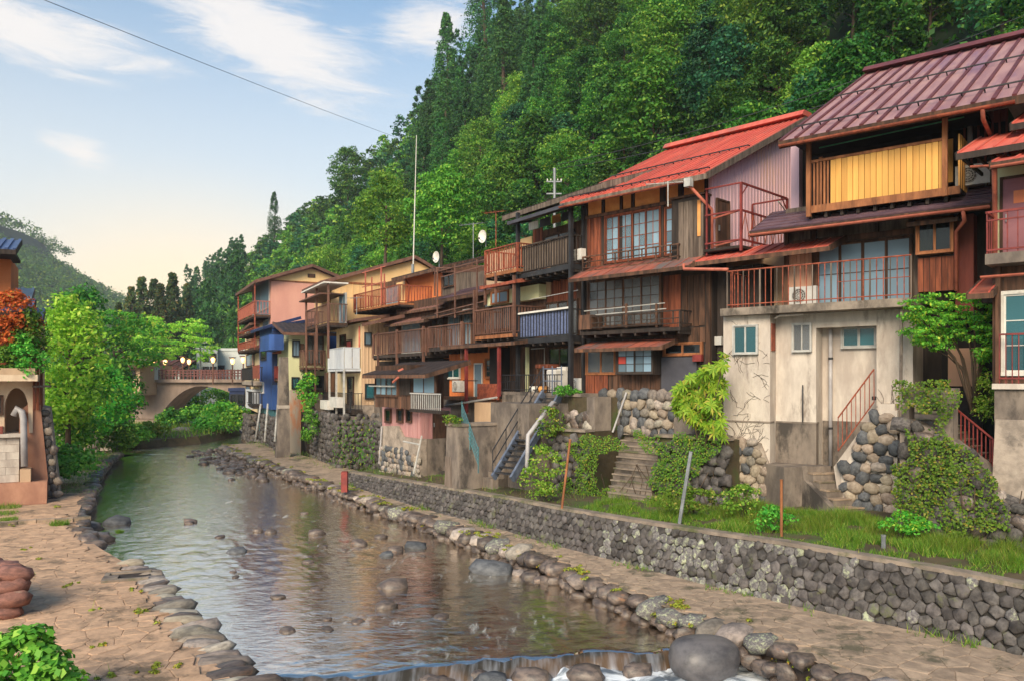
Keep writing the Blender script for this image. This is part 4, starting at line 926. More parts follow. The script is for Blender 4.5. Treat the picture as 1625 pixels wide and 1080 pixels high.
# ================================================================ red-railed house at the right edge
F0 = Fr(1580, 17.6, -1.1, ZT); f = F0.f; X = lambda px, off=0.0: F0.f(px, 600, off)[0]
H0 = hthing('wooden_house', 'house cut by the photo edge with dark red balcony railing and orange door glass', 'house', F0)
zsb = f(1600, 420)[1]; zs_t = f(1600, 403)[1]
ob('balcony_slab', MB().box(X(1563, -.3), 3.2, -.3, 1.6, zsb, zs_t), M['concrete_dk'], H0, fix=False)
zrt = f(1600, 332, -.25)[1]; xb0 = X(1566, -.25)
rb = ob('balcony', MB().box(xb0, 3, -.27, -.23, zrt-.05, zrt).box(xb0, 3, -.265, -.235, zrt-.22, zrt-.19).box(xb0, 3, -.27, -.23, zs_t+.06, zs_t+.1).box(xb0-.02, xb0+.02, -.27, 1, zrt-.05, zrt), M['red_paint'], H0, fix=False)
slats(rb, 'f', -.25, xb0, 3, zs_t, zrt-.05, .2, .022, 'red_paint', 'baluster'); slats(rb, 's', xb0, -.1, 1, zs_t, zrt-.05, .2, .022, 'red_paint', 'baluster')
ztop = f(1590, 280, .6)[1]; ze0 = f(1590, 262, -.1)[1]
wall(H0, X(1577, .6), 3.2, .6, 4, zs_t, ze0+.4, M['green_wall'])
door(H0, 'f', .6, X(1592, .6), X(1650, .6), zs_t+.02, f(1600, 285, .6)[1], 'mauve_door', 'wood_dark'); wbx(H0, 'door_glass', 'f', .6, X(1609, .6), X(1640, .6), .042, .05, f(1600, 325, .6)[1], f(1600, 305, .6)[1], M['amber_glass'])
roof(H0, X(1573, -.5), 3.4, -.5, ze0, 2.6, ze0+1.0, 'red_roof', .08, .4, 'red_roof', .04, .05, 'wood_dark')
gutter(H0, (X(1573, -.55), -.57, ze0-.1), (3.3, -.57, ze0-.1), .06, 'red_pipe')
pipe(H0, [(X(1578, -.5), -.5, ze0-.12), (X(1578, .4), .45, ze0-.5), (X(1578, .4), .45, zs_t)], .055, 'red_pipe')
# porch roof poking out to the left, higher up
zpo = f(1525, 248, .3)[1]; roof(H0, X(1524, .3), X(1600, .3)+1.6, .0, zpo, 2.2, zpo+.85, 'red_roof', .08, .35, 'red_roof', .04, .05, 'wood_black')
pr = MB()
for i in range(8): pr.box(X(1530, .3)+i*.28, X(1530, .3)+i*.28+.05, .05, 2, zpo-.16, zpo-.08)
ob('rafter', pr, M['wood_black'], H0, fix=False)
gutter(H0, (X(1540, -.05), -.05, zpo-.35), (X(1574, -.05), -.05, zpo-.4), .05, 'red_pipe')
zhi = f(1610, 200, 1.2)[1]; roof(H0, X(1608, 1.2), 4.4, 1.0, zhi, 3.5, zhi+1, 'red_roof', .08, .35, 'red_roof', .04, .05, 'wood_black')
wall(H0, X(1612, 1.6), 4.2, 1.6, 5, ze0, zhi+.1, M['red_wall'])
# red pent roof below and lower room
zpe = f(1590, 436, -.5)[1]; gutter(H0, (X(1556, -.5), -.5, zpe), (3.2, -.5, zpe), .06, 'red_pipe')
roof(H0, X(1545, .2), X(1580, .2), -.3, zpe-.35, 1.4, zpe+.2, 'rusty_roof', .05, .3, 'red_roof', .03, .04)
zg = f(1600, 608, .2)[1]
wall(H0, X(1575, .35), 3.2, .35, 4, zg, zsb, M['wood_dark'])
window(H0, 'f', .35, X(1594, .35), X(1660, .35), f(1600, 590, .35)[1], f(1600, 468, .35)[1], 1, 1, 3, 'white_paint', 'glass_teal', None, fw=.08)
wbx(H0, 'timber_post', 'f', .3, X(1581, .3), X(1589, .3), 0, .1, zg, zsb, M['wood_dark'])
rb = ob('railing', MB().box(X(1585, .0), 3, -.02, .02, f(1600, 532, 0)[1], f(1600, 529, 0)[1]).box(X(1585, .0), 3, -.02, .02, zg+.1, zg+.14), M['red_paint'], H0, fix=False); slats(rb, 'f', 0, X(1586, 0), 3, zg, f(1600, 529, 0)[1], .12, .02, 'red_paint', 'baluster')
ob('foundation', MB().box(X(1578, 0), 3.2, 0, 4, -.4, zg-.12), M['concrete_dk'], H0, fix=False); ob('ledge', MB().box(X(1574, -.08), 3.3, -.08, 4, zg-.12, zg), M['concrete'], H0, fix=False)
pebbles(H0, [(X(1568, -.1), -.3), (3, -.3), (3, f(1600, 665)[1]), (X(1580, -.1), f(1600, 665)[1])], 'f', -.12, .3, ('dark', 'round', 'dark'), most=60, thick=.12)
# ================================================================ red-roofed house
F2 = Fr(1130, 25.5, -1.0, 3.5); f, s_ = F2.f, F2.s; X = lambda px, off=0.0: F2.f(px, 600, off)[0]; Z = lambda px, py, off=0.0: F2.f(px, py, off)[1]
H2 = hthing('wooden_house', 'dark timber house under a bright red ribbed metal roof', 'house', F2)
xl = X(922); D2 = 6.5
ze_ = Z(1000, 302, 0); zm = Z(1000, 428, 0); z3f = Z(1000, 420)
wall(H2, xl, 0, 0, D2, -1.9, ze_, M['wood_black'])
# lilac side wall up to the rake
ye = -1.0; xe, zee = f(890, 323, ye); xr_ = f(1121, 281, ye)[0]; yr, zr = s_(1063, 238, xe)
sl = (zr-zee)/(yr-ye); zr2 = lambda y: zee+(y-ye)*sl-.2
b = MB().prism([(-.02, Z(1130, 412)), (D2+4, Z(1130, 412)), (D2+4, zr2(min(D2+4, yr))), (min(yr, D2+4), zr2(min(yr, D2+4))), (-.02, zr2(0))], 'x', -.2, .004); ob('gable_wall', b, M['lilac_wall'], H2)
cl_ = MB(); yy = .05
while yy < D2+3.5:
    cl_.box(.005, .03, yy, yy+.05, Z(1130, 412), zr2(min(yy, yr))-.03); yy += .22
ob('cladding_rib', cl_, M['lilac_wall'], H2, fix=False)['kind'] = 'stuff'
R2 = roof(H2, xe, xr_, ye, zee, yr, zr, 'red_roof', .1, .245, 'red_roof', .06, .07, 'wood_grey')
ob('ridge_cap', MB().prism([(yr-.48, zr-.02), (yr-.3, zr+.19), (yr+.3, zr+.2), (yr+.4, zr)], 'x', xe-.05, xr_+.05), M['red_roof'], R2)
roof(H2, xe, xr_, 2*yr-ye, zee, yr, zr-.02, 'red_roof', .1, None)
for t in (.04, .40):
    g_ = MB(); p = Vector((0, ye+(yr-ye)*t, zee+(zr-zee)*t+.12)); g_.bar((xe+.1, p.y, p.z), (xr_-.1, p.y, p.z), .035)
    for i in range(16): xx = xe+.3+i*(xr_-xe)/16; g_.bar((xx, p.y, p.z), (xx, p.y+.1, p.z-.08), .03)
    ob('snow_guard', g_, M['black_metal'], R2, fix=False)
gutter(H2, (xe, ye-.08, zee-.14), (X(1095, ye), ye-.08, zee-.14), .06, 'rust')
bx(H2, 'rain_hopper', X(1095, ye)-.1, X(1095, ye)+.12, ye-.2, ye, zee-.35, zee-.08, M['alu'])
pipe(H2, [(X(1096, ye), ye-.1, zee-.3), (.05, -.1, zee-.95), (.05, -.08, Z(1135, 404))], .05, 'red_pipe')
# third storey
for a, c, y0, y1 in ((934, 956, 344, 318), (961, 985, 340, 311), (989, 1003, 336, 308), (1008, 1047, 332, 302), (1058, 1076, 326, 297), (1086, 1118, 318, 290)):
    wbx(H2, 'plaster_panel', 'f', 0, X(a), X(c), .002, .015, Z((a+c)/2, y0), Z((a+c)/2, y1)+.12, M['plaster_or'])
for a in (931, 958, 987, 1005, 1052, 1081, 1122): wbx(H2, 'timber_post', 'f', 0, X(a)-.06, X(a)+.06, .0015, .06, Z(a, 420), ze_-.02, M['wood_black'])
wbx(H2, 'timber_rail', 'f', 0, X(931), X(1084), .003, .08, Z(1000, 336), Z(1000, 331), M['wood_dark'])
boards(H2, 'f', 0, X(927), X(959), Z(943, 424), Z(943, 345), .16, M['wood_red'])
window(H2, 'f', 0, X(963), X(1049), Z(1006, 412), Z(1006, 338), 4, 2, 4, 'wood_red', 'glass_blue', 'curtain', fw=.05, d=.08)
window(H2, 'f', 0, X(1058), X(1074), Z(1066, 404), Z(1066, 330), 1, 1, 4, 'wood_red', 'glass_frost', 'curtain', fw=.05)
sb = MB(); wall(H2, X(1077), -.05, -.42, -.002, Z(1100, 411), Z(1100, 318), M['wood_black'], 'shutter_box'); boards(H2, 'f', -.42, X(1077, -.42), -.06, Z(1100, 411, -.42), Z(1100, 318, -.42), .17, M['wood_grey'])
bx(H2, 'shutter_box_lid', X(1076), 0, -.5, 0, Z(1100, 317), Z(1100, 314), M['wood_dark'])
wbx(H2, 'plaster_strip', 'f', -.45, X(1107, -.45), X(1112, -.45), .002, .02, Z(1109, 375, -.45), Z(1109, 318, -.45), M['plaster_or'])
balcony(H2, X(925, -.55), X(1076, -.55), -.55, 0, Z(1000, 421, -.55), Z(1000, 397, -.55), .62, .05, 'wood_dark', floor='wood_dark', bot=.12, th=.08, midrail=.55)
# middle pent roof with rust
yp = -1.25; xp0, zp = f(903, 443, yp); xp1 = f(1086, 416, yp)[0]
roof(H2, xp0, xp1+.2, yp, zp, -.02, zp+.55, 'rusty_roof', .05, .5, 'rusty_roof', .02, .04, 'wood_dark')
roof(H2, xp1+.2, X(1245, -1.2)+1.2, yp+.25, zp+.12, .4, zp+.62, 'red_roof', .06, .4, 'red_roof', .03, .04, 'wood_dark')
pipe(H2, [(X(1086, yp), yp-.05, zp+.05), (X(1087, yp), yp-.05, zp-.12), (X(1155, yp-.5), yp-.5, zp-.35)], .05, 'red_pipe', 'drain_pipe')
# second storey
window(H2, 'f', 0, X(936), X(1049), Z(992, 517), Z(992, 442), 4, 2, 5, 'wood_dark', 'glass_grey', 'curtain_tan', fw=.06)
boards(H2, 'f', 0, X(1053), X(1081), Z(1067, 518), Z(1067, 437), .2, M['wood_red']); boards(H2, 'f', 0, X(1083), X(1119), Z(1100, 517), Z(1100, 437), .2, M['wood_dark'])
wbx(H2, 'timber_post', 'f', 0, X(1122), -.02, .002, .07, -1.5, zm, M['wood_dark'])
boards(H2, 'f', 0, X(1048), X(1120), Z(1085, 543), Z(1085, 521), .22, M['wood_dark'])
b2 = balcony(H2, X(922, -.7), X(1079, -.7), -.7, 0, Z(1000, 523, -.7), Z(1000, 497, -.7), .55, .05, 'wood_black', floor='wood_black', bot=.14, th=.12, midrail=.5)
bx(H2, 'planter_box', X(919, -.75), X(938, -.75), -.78, -.1, Z(930, 523, -.75), Z(930, 500, -.75), M['wood_dark'])
for k, (pa, pb) in enumerate((((927, 494), (1055, 481)), ((945, 500), (1057, 490)))):
    ob('laundry_pole', MB().tube([(X(pa[0], -.45), -.45, Z(*pa, -.45)), (X(pb[0], -.45), -.45, Z(*pb, -.45))], .018, 6), M['alu'], H2)
for p in (994, 1042): bx(H2, 'pole_stand', X(p, -.45)-.04, X(p, -.45)+.04, -.48, -.42, Z(p, 520, -.45), Z(p, 482, -.45), M['wood_dark'])
# ground storey
yq = -1.0; xq0, zq = f(913, 553, yq); xq1 = f(1050, 542, yq)[0]
roof(H2, xq0, xq1, yq, zq, -.02, zq+.28, 'rusty_roof', .05, .45, 'rusty_roof', .02, .04, 'wood_dark')
yw = -.45; xa, xc = X(979, yw), X(1039, yw); wall(H2, xa, xc, yw, 0, Z(1008, 594, yw), zq+.1, M['wood_black'], 'bay')
window(H2, 'f', yw, xa+.06, xc-.06, Z(1008, 591, yw), Z(1008, 551, yw), 2, 2, 3, 'wood_black', 'glass_frost', 'shoji', fw=.05, pm=lambda i, p, r_: 'pane_red' if (i, p, r_) == (0, 0, 1) else None)
window(H2, 'f', 0, X(933), X(977), Z(955, 592), Z(955, 556), 2, 1, 1, 'timber', 'glass_grey', 'curtain_tan', cover=.6, fw=.05)
boards(H2, 'f', 0, X(967), X(1048), -.02, Z(1008, 594), .2, M['wood_dark'])
boards(H2, 'f', -.05, X(930, -.05), X(965, -.05), Z(948, 676, -.05), Z(948, 594, -.05), .21, M['wood_red'])
window(H2, 'f', 0, X(1056), X(1114), Z(1085, 562), Z(1085, 545), 2, 1, 1, 'timber', 'glass_dark', None, fw=.05)
wbx(H2, 'door_panel', 'f', 0, X(1051), X(1107), .002, .06, Z(1078, 622), Z(1078, 566), M['grey_panel']); wbx(H2, 'mail_box', 'f', 0, X(1104), X(1118), .061, .2, Z(1110, 573), Z(1110, 562), M['red_paint'])
boards(H2, 'f', 0, X(1120), -.02, -1.0, Z(1125, 545), .22, M['wood_dark'])
yv = -.25; xa, xc = X(957, yv), X(1072, yv); zt_, zb_ = Z(1010, 621, yv), Z(1010, 690, yv)
pebbles(H2, [(xa, zb_), (xc, zb_), (xc, zt_), (xa, zt_)], 'f', yv, .36, ('blue', 'tan', 'round', 'blue', 'round'), most=80, proud=.05, thick=.24)
wall(H2, xc, .3, -.35, 1, zb_-.3, Z(1100, 640, -.35), M['concrete_dk'], 'side_wall')
wall(H2, .01, 1.6, .3, 3, -2, Z(1130, 425), M['black_wood'], 'side_room')
boards(H2, 'f', .3, .03, 1.6, -.6, Z(1140, 425), .3, M['wood_black'])
bx(H2, 'vent_box', X(1134, .25), X(1147, .25), .15, .29, Z(1140, 547, .2), Z(1140, 534, .2), M['ac_white'])
ob('leaning_pipe', MB().tube([(X(992, -.5), -.42, Z(992, 622, -.4)), (X(968, -.9), -.75, Z(968, 685, -.8))], .035, 6), M['pvc'], H2)
# terrace balcony of red pipes on the lilac side
xo = 1.35; yA, zA1 = s_(1176, 290, xo); _, zA0 = s_(1176, 398, xo); yB_, zB1 = s_(1249, 275, xo); _, zB0 = s_(1249, 350, xo); zf2 = Z(1130, 405)
fb = MB()
for y in (yA, yB_): fb.bar((xo, y, zA0), (xo, y, zA1), .07)
for y in (yA+.1, yB_): fb.bar((.1, y, zA0), (.1, y, zA1), .05)
for z in (zA1, zA0+.35, zA0+1.25): fb.bar((xo, yA, z), (xo, yB_, z), .055); fb.bar((.1, yA, z), (xo, yA, z), .045)
fb.bar((.1, yB_, zA1), (xo, yB_, zA1), .05); fb.bar((.1, yB_, zA1-1.0), (xo, yB_, zA1-1.0), .05)
for z, y in ((zA1, yA), (zA1, yB_)): fb.bar((xo, y, z-.4), (xo, y+(.4 if y == yA else -.4), z-.02), .03)
fr = ob('pipe_balcony', fb, M['red_paint'], H2, fix=False)
rl_ = MB(); rl_.bar((.05, -.02, zA0+1.25), (xo, yA, zA0+1.25), .05); rl_.bar((.05, -.02, zA0+.35), (xo, yA, zA0+.35), .05); ob('rail', rl_, M['red_pipe'], fr, fix=False)
zz = MB()
for i in range(6): y = yA+(yB_-yA)*i/6; zz.bar((xo, y, zA0+.38), (xo, y+(yB_-yA)/12, zA0+1.22), .02); zz.bar((xo, y+(yB_-yA)/12, zA0+1.22), (xo, y+(yB_-yA)/6, zA0+.38), .02)
ob('lattice', zz, M['rust'], fr, fix=False)['kind'] = 'stuff'
bx(fr, 'deck', .03, xo, yA, yB_, zA0+.1, zA0+.18, M['wood_black'])
door(H2, 's', .03, s_(1137, 600, .03)[0], s_(1155, 600, .03)[0], Z(1130, 404), Z(1130, 316), 'wood_dark', 'wood_dark')
ob('green_pole', MB().tube([(xo, yB_-.6, zA1-.2), (1.0, yB_+.8, zA1-.35)], .018, 6), M['green_pole'], H2)

# ================================================================ ivy-hung garden wall with its steps below the red-roofed house
FG = Fr(1149, 22.7, -1.0, ZT); f = FG.f; X = lambda px, off=0.0: FG.f(px, 600, off)[0]; Z = lambda px, py, off=0.0: FG.f(px, py, off)[1]
GW = hthing('rubble_garden_wall', 'dark rubble garden wall hung with ivy and cut by steps below the red-roofed house', 'stone wall', FG)
zt2 = Z(1000, 690); xl = X(872); xs0, xs1 = X(945), X(1040)
ob('wall_core', MB().box(xl, xs0-.5, .12, 6, -.5, zt2).box(xs1, .0, .12, 6, -.5, zt2).box(xs0-.5, xs1, 2.6, 6, -.5, zt2-.02), M['soil'], GW, fix=False)
pebbles(GW, [(xl, -.2), (xs0-.45, -.2), (xs0-.45, zt2-.05), (xl, zt2-.05)], 'f', .12, .34, ('dark', 'dark', 'wet'), mort=None, join=True, proud=.09)
pebbles(GW, [(xs1, -.2), (.05, -.2), (.05, zt2-.05), (xs1, zt2-.05)], 'f', .12, .34, ('dark', 'dark', 'wet'), mort=None, join=True, proud=.09)
ob('coping', MB().box(xl, xs0-.45, .0, .5, zt2, zt2+.08).box(xs1-.05, .05, .0, .5, zt2, zt2+.08), M['cap'], GW, fix=False)
n = 12
SG = hthing('stone_steps', 'mossy dark stone steps cut through the ivy-hung wall below the red-roofed house', 'steps', FG)
for i in range(n):
    zz = zt2*(i+1)/n; xx = X(1036)+(X(948)-X(1036))*i/(n-1)*.62; yy = -.25+i*.24
    bx(SG, 'step', xx-1.55, xx+.12, yy, yy+.9, -.4, zz-.05, M['concrete_dk']); bx(SG, 'tread', xx-1.57, xx+.14, yy-.03, yy+.9, zz-.05, zz, M['cap'])

# ================================================================ narrow house with black steel posts
F3 = Fr(906, 29.0, -.63, 0.0); f = F3.f; X = lambda px, off=0.0: F3.f(px, 600, off)[0]; Z = lambda px, py, off=0.0: F3.f(px, py, off)[1]
H3 = hthing('balcony_house', 'narrow house of stacked balconies on tall black steel posts', 'house', F3)
xl = X(822); zd = Z(865, 622); zr3 = Z(865, 340, -.2); yw = 1.35
wall(H3, xl-.4, .9, yw, 6, zd-.5, zr3-.1, M['wood_dark'])
for p in (822, 906): bx(H3, 'steel_post', X(p)-.07, X(p)+.07, -.07, .07, zd, Z(p, 338 if p < 850 else 322, 0), M['black_metal'])
bx(H3, 'steel_post', X(926, .5)-.05, X(926, .5)+.05, .45, .55, zd-.1, Z(926, 330, .5), M['black_metal'])
zf_3, zt_3, zf_2, zt_2 = Z(862, 427), Z(862, 383), Z(862, 535), Z(862, 495)
balcony(H3, xl, 0, 0, yw, zf_3, zt_3, .17, .05, 'wood_black', floor='black_metal', bot=.06, th=.2, rail=.06)
o = bpy.data.objects.new('x', None); bpy.data.objects.remove(o)
for i in range(12): a = xl+.1+(abs(xl)-.2)*i/12; bx(H3, 'screen_board', a+.012, a+abs(xl)/12-.03, .06, .09, zf_3+.08, zt_3-.05, M['wood_grey'])
b2 = balcony(H3, xl, 0, 0, yw, zf_2, zt_2, .2, .035, 'black_metal', floor='black_metal', bot=.06, th=.2, rail=.05)
tp = MB(); n = 44
for i in range(n+1):
    x = xl+.06+(abs(xl)-.14)*i/n; d = .055+.014*math.sin(i*1.7)
    for k in range(9): tp.v.append((x, d+.010*math.sin(k*2.2+i*.3), zf_2+.03+(zt_2-zf_2-.06)*k/8))
for i in range(n):
    for k in range(8): a = i*9+k; tp.f.append((a, a+9, a+10, a+1))
ob('tarpaulin', tp, M['tarp'], H3, True); bx(H3, 'white_rail_cap', xl, 0, -.05, .05, zt_2, zt_2+.07, M['white_paint'])
wall(H3, X(826, yw), X(845, yw), yw-.03, yw-.001, zf_3+.1, zt_3+.75, M['yellow_wall'], 'window_panel')
boards(H3, 'f', yw, X(846, yw), X(862, yw), zf_3, zt_3+1.0, .2, M['wood_red'])
window(H3, 'f', yw, X(865, yw), X(912, yw), zf_3+.05, zt_3+.55, 2, 1, 2, 'wood_dark', 'glass_grey', 'curtain_tan', fw=.05)
for a, c, m in ((840, 855, 'curtain'), (857, 874, 'grey_panel'), (877, 890, 'plaster_or'), (892, 908, 'grey_panel')): wbx(H3, 'wall_panel', 'f', yw, X(a, yw), X(c, yw), .002, .03, zt_3+.62+.4, zt_3+1.35, M[m])
boards(H3, 'f', yw, X(842, yw), X(915, yw), zt_2+.55, zf_3-.2, .17, M['wood_red'])
ob('laundry_pole', MB().tube([(xl+.3, .4, zt_2+.62), (-.1, .4, zt_2+.7)], .016, 6), M['alu'], H3)
window(H3, 'f', yw, X(858, yw), X(918, yw), zf_2+.05, zt_2+.5, 4, 1, 1, 'wood_dark', 'glass_grey', 'curtain_tan', fw=.05)
boards(H3, 'f', yw, X(838, yw), X(856, yw), zf_2, zt_2+.5, .16, M['plaster_or'] if False else M['wood_red'])
window(H3, 'f', yw, X(842, yw), X(866, yw), zd+.05, zf_2-.35, 1, 1, 1, 'alu', 'glass_grey', 'curtain', fw=.04); window(H3, 'f', yw, X(872, yw), X(908, yw), zd+.05, zf_2-.35, 2, 1, 1, 'wood_dark', 'glass_dark', 'curtain_tan', cover=.5)
bx(H3, 'wooden_post', X(838, .8)-.06, X(838, .8)+.06, .7, .82, zd, zf_2-.2, M['green_wall'])
ya = -.45; xa, za = f(806, 352, ya); roof(H3, xa, .1, ya, Z(850, 338, ya), .7, Z(850, 338, ya)+.25, 'dark_roof', .06, None, fascia='grey_panel')
ye = -.75; xe, ze3 = f(800, 337, .2); roof(H3, xe-.1, 1.6, .2, Z(850, 326, .2), 3.5, Z(850, 326, .2)+1.1, 'dark_roof', .12, .3, 'dark_roof', .04, .1, 'wood_grey')
# deck rail, washing machine, storage on the ground deck
wall(H3, X(800), 1.0, -.3, 6, zd-.12, zd, M['concrete_dk'], 'deck')
dr = MB(); z1 = Z(850, 594, -.25); dr.bar((X(805), -.25, z1), (X(893, -.25), -.25, z1), .04).bar((X(805), -.25, zd+.1), (X(893, -.25), -.25, zd+.1), .03); q = ob('deck_rail', dr, M['black_metal'], H3, fix=False); slats(q, 'f', -.24, X(806), X(892), zd+.02, z1, .16, .025, 'black_metal', 'baluster')
FR = Fr(906, 29.0, -.63, 0.0)
WM = thing('washing_machine', 'white washing machine on the deck between the black steel posts', 'washing machine', F3.W(X(884, .35), .35, zd), F3.rot)
ob('body', MB().box(-.3, .3, -.28, .28, .03, .85), M['ac_white'], WM, fix=False); bx(WM, 'lid', -.28, .28, -.26, .2, .85, .88, M['white_paint']); bx(WM, 'control_panel', -.3, .3, .2, .29, .85, .99, M['ac_white'])
for i in range(4): bx(WM, 'foot', -.26+.46*(i % 2), -.2+.46*(i % 2), -.24+.42*(i//2), -.18+.42*(i//2), 0, .03, M['grille'])
TB = thing('old_bench', 'weathered wooden table in the shade under the blue tarpaulin balcony', 'table', F3.W(X(868, .5), .5, zd), F3.rot)
bx(TB, 'table_top', -.45, .45, -.25, .25, .95, 1.1, M['wood_red'])
for i in range(4): bx(TB, 'leg', -.42+.78*(i % 2), -.36+.78*(i % 2), -.22+.38*(i//2), -.16+.38*(i//2), 0, .95, M['wood_dark'])
for k, (p, m, lb) in enumerate(((849, 'ac_white', 'pale plastic bucket standing at the top of the blue stairs'), (862, 'plaster_or', 'orange basin standing on the deck edge behind the blue stairs'), (897, 'grey_panel', 'dark planter tub at the right end of the deck with the washing machine'))):
    T = thing('basin', lb, 'basin', F3.W(X(p, -.1), -.12, zd), 0, 'tubs on the deck edge'); b = MB(); n = 14
    for z, r_ in ((0, .15), (.22, .2), (.22, .18), (.05, .13)):
        for i in range(n): b.v.append((math.cos(i/n*6.283)*r_, math.sin(i/n*6.283)*r_, z))
    for j in range(3):
        for i in range(n): b.f.append((j*n+i, j*n+(i+1) % n, (j+1)*n+(i+1) % n, (j+1)*n+i))
    b.f.append(tuple(range(3*n, 4*n))); b.f.append(tuple(range(n))); ob('tub', b, M[m], T, True); ob('rim', MB().tube([(math.cos(i/n*6.283)*.195, math.sin(i/n*6.283)*.195, .225) for i in range(n+1)], .015, 5, cap=False), M[m], T)
ac_unit(F3, X(918, .4), .4, zf_3+.1, 'air conditioner outdoor unit beside the top balcony of the black steel posts', s=.8)
ac_unit(F3, X(917, .6), .6, zd+.05, 'air conditioner outdoor unit on the deck right of the washing machine', s=.9)
# rock wall carrying the deck
BW = hthing('rubble_foundation_wall', 'rough overgrown stone wall carrying the deck behind the blue stairs', 'stone wall', F3)
ob('wall_core', MB().box(X(798, -.3), 1.9, -.25, 6, .6, zd-.125), M['soil'], BW, fix=False)
pebbles(BW, [(X(798, -.3), 1.0), (1.8, 1.0), (1.8, zd-.5), (X(798, -.3), zd-.5)], 'f', -.25, .42, ('round', 'dark', 'wet'), mort=None, most=130, proud=.09)
ob('concrete_patch', MB().box(X(798, -.3), X(890, -.3), -.34, 0, zd-.55, zd-.126), M['concrete_dk'], BW, fix=False)
wall(BW, 1.5, 1.95, -.42, .3, zd-2.4, zd-.1, M['concrete_dk'], 'pier')
# blue steel staircase
zf0 = 1.45; A = Vector(F3.W(X(864, -.5), -.55, zd)); Bf = PY(783, 757, 27.3); 
SB = thing('steel_staircase', 'steep open steel staircase with blue grey stringers climbing to the deck', 'staircase', (Bf.x, Bf.y, Bf.z), 0)
dv = A-Bf; hz = Vector((dv.x, dv.y, 0)).normalized(); sd_ = Vector((hz.y, -hz.x, 0)); wdt = .55
if sd_.y > 0: sd_ = -sd_
for k, e in (('stringer', sd_*wdt*0), ('stringer', sd_*wdt*1.5)): ob(k, MB().bar(e, dv+e, .09, .26), M['stair_blue'], SB)
n = 15
for i in range(1, n+1):
    p = dv*(i/(n+1)); b = MB(); q = sd_*wdt*1.5; c = [p-hz*.14, p+hz*.12, p+hz*.12+q, p-hz*.14+q]; k = len(b.v)
    b.v += [tuple(v) for v in c]+[tuple(v-Vector((0, 0, .05))) for v in c]; b.f += [(0, 1, 2, 3), (7, 6, 5, 4), (0, 4, 5, 1), (1, 5, 6, 2), (2, 6, 7, 3), (3, 7, 4, 0)]; ob('tread', b, M['black_metal'], SB)
hr = MB()
for e in (-sd_*.03,):
    for h in (.95, .5): hr.tube([e+Vector((0, 0, h)), dv+e+Vector((0, 0, h))], .022, 6)
    for i in range(5): p = dv*(i/4)+e; hr.tube([p, p+Vector((0, 0, .95))], .02, 5)
ob('handrail', hr, M['black_metal'], SB)
hr = MB(); p0 = A-Vector((0, 0, 0))-Bf
for h in (.9, .45): hr.tube([p0+Vector((0, 0, h)), p0+F3.ex*1.15+Vector((0, 0, h))], .022, 6)
for i in range(3): p = p0+F3.ex*(.58*i); hr.tube([p-Vector((0, 0, .1)), p+Vector((0, 0, 1.0))], .025, 6)
ob('landing_rail', hr, M['stair_blue'], SB)
pa, pb, pc_ = [PY(x, y, Y) for x, y, Y in ((877, 638, 27.6), (838, 690, 26.8), (836, 748, 26.6))]
tag(ob('curved_pipe', MB().tube([tuple(PY(884, 640, 28)), tuple(pa), tuple(pa*.5+pb*.5), tuple(pb), tuple(pb*.6+pc_*.4), tuple(pc_)], .075, 9), M['pvc'], None, True), 'fat grey drain pipe bending down the rock beside the blue stairs', 'pipe')

# ================================================================ row house with brown balconies
F4 = Fr(818, 31.8, -.65, 0.0); f, s_ = F4.f, F4.s; X = lambda px, off=0.0: F4.f(px, 600, off)[0]; Z = lambda px, py, off=0.0: F4.f(px, py, off)[1]
H4 = hthing('row_house', 'long old row house with brown slatted balconies above orange rooms', 'row house', F4)
yw = 1.5; bm = 'brown_metal'
def zz_(a, ya, c, yc, off=0.0): return (Z(a, ya, off)+Z(c, yc, off))/2
# walls behind
wall(H4, X(590), 0, yw, 7, .6, Z(700, 470, yw), M['wood_dark'])
for a, c, fl in ((600, 676, 'A'), (680, 735, 'B')):
    zt_, zf_ = zz_(a, 529 if fl == 'A' else 521, c, 521 if fl == 'A' else 510), zz_(a, 566 if fl == 'A' else 556, c, 555 if fl == 'A' else 545)
    balcony(H4, X(a if fl == 'B' else 592), X(c), 0, yw, zf_, zt_, .16, .05, bm, floor='wood_black', th=.16, bot=.08, rail=.07, left=fl == 'A')
zA = zz_(600, 566, 676, 555)
for p in (600, 630, 672, 733): bx(H4, 'post', X(p)-.05, X(p)+.05, -.06, .05, zA-1.2 if p < 680 else zA-.4, zz_(600, 529, 672, 521)+.1, M[bm])
zt_, zf_ = zz_(753, 494, 815, 483), zz_(754, 536, 815, 527); C4 = balcony(H4, X(753), X(816), 0, yw, zf_, zt_, .15, .045, bm, floor='timber', th=.14, rail=.07)
for p in (753, 816): bx(H4, 'post', X(p)-.05, X(p)+.05, -.06, .05, zf_-.1, zt_+.9 if p < 760 else zt_+1.2, M[bm])
zt_, zf_ = zz_(770, 397, 820, 386), zz_(771, 436, 820, 426); balcony(H4, X(770), X(821), 0, yw, zf_, zt_, .13, .04, 'rust', floor='timber', th=.14, rail=.06); zD = zf_
for p in (770, 787): bx(H4, 'post', X(p)-.04, X(p)+.04, -.05, .04, zf_-1.3, zf_, M[bm])
wall(H4, X(768, yw), .3, yw+.02, 6, zD-1.0, zD+1.3, M['tan_wall'])
wall(H4, X(772, yw-.4), .0, yw-.35, yw+.02, zD-1.15, zD-.55, M['green_wall'], 'window_bay')
window(H4, 'f', yw-.35, X(792, yw), X(818, yw), zD-1.1, zD-.6, 2, 1, 1, 'timber', 'glass_frost', 'curtain', fw=.04)
roof(H4, X(762, -.1), .1, -.1, zD-.48, yw, zD-.2, 'brown_roof', .05, None, fascia='rust')
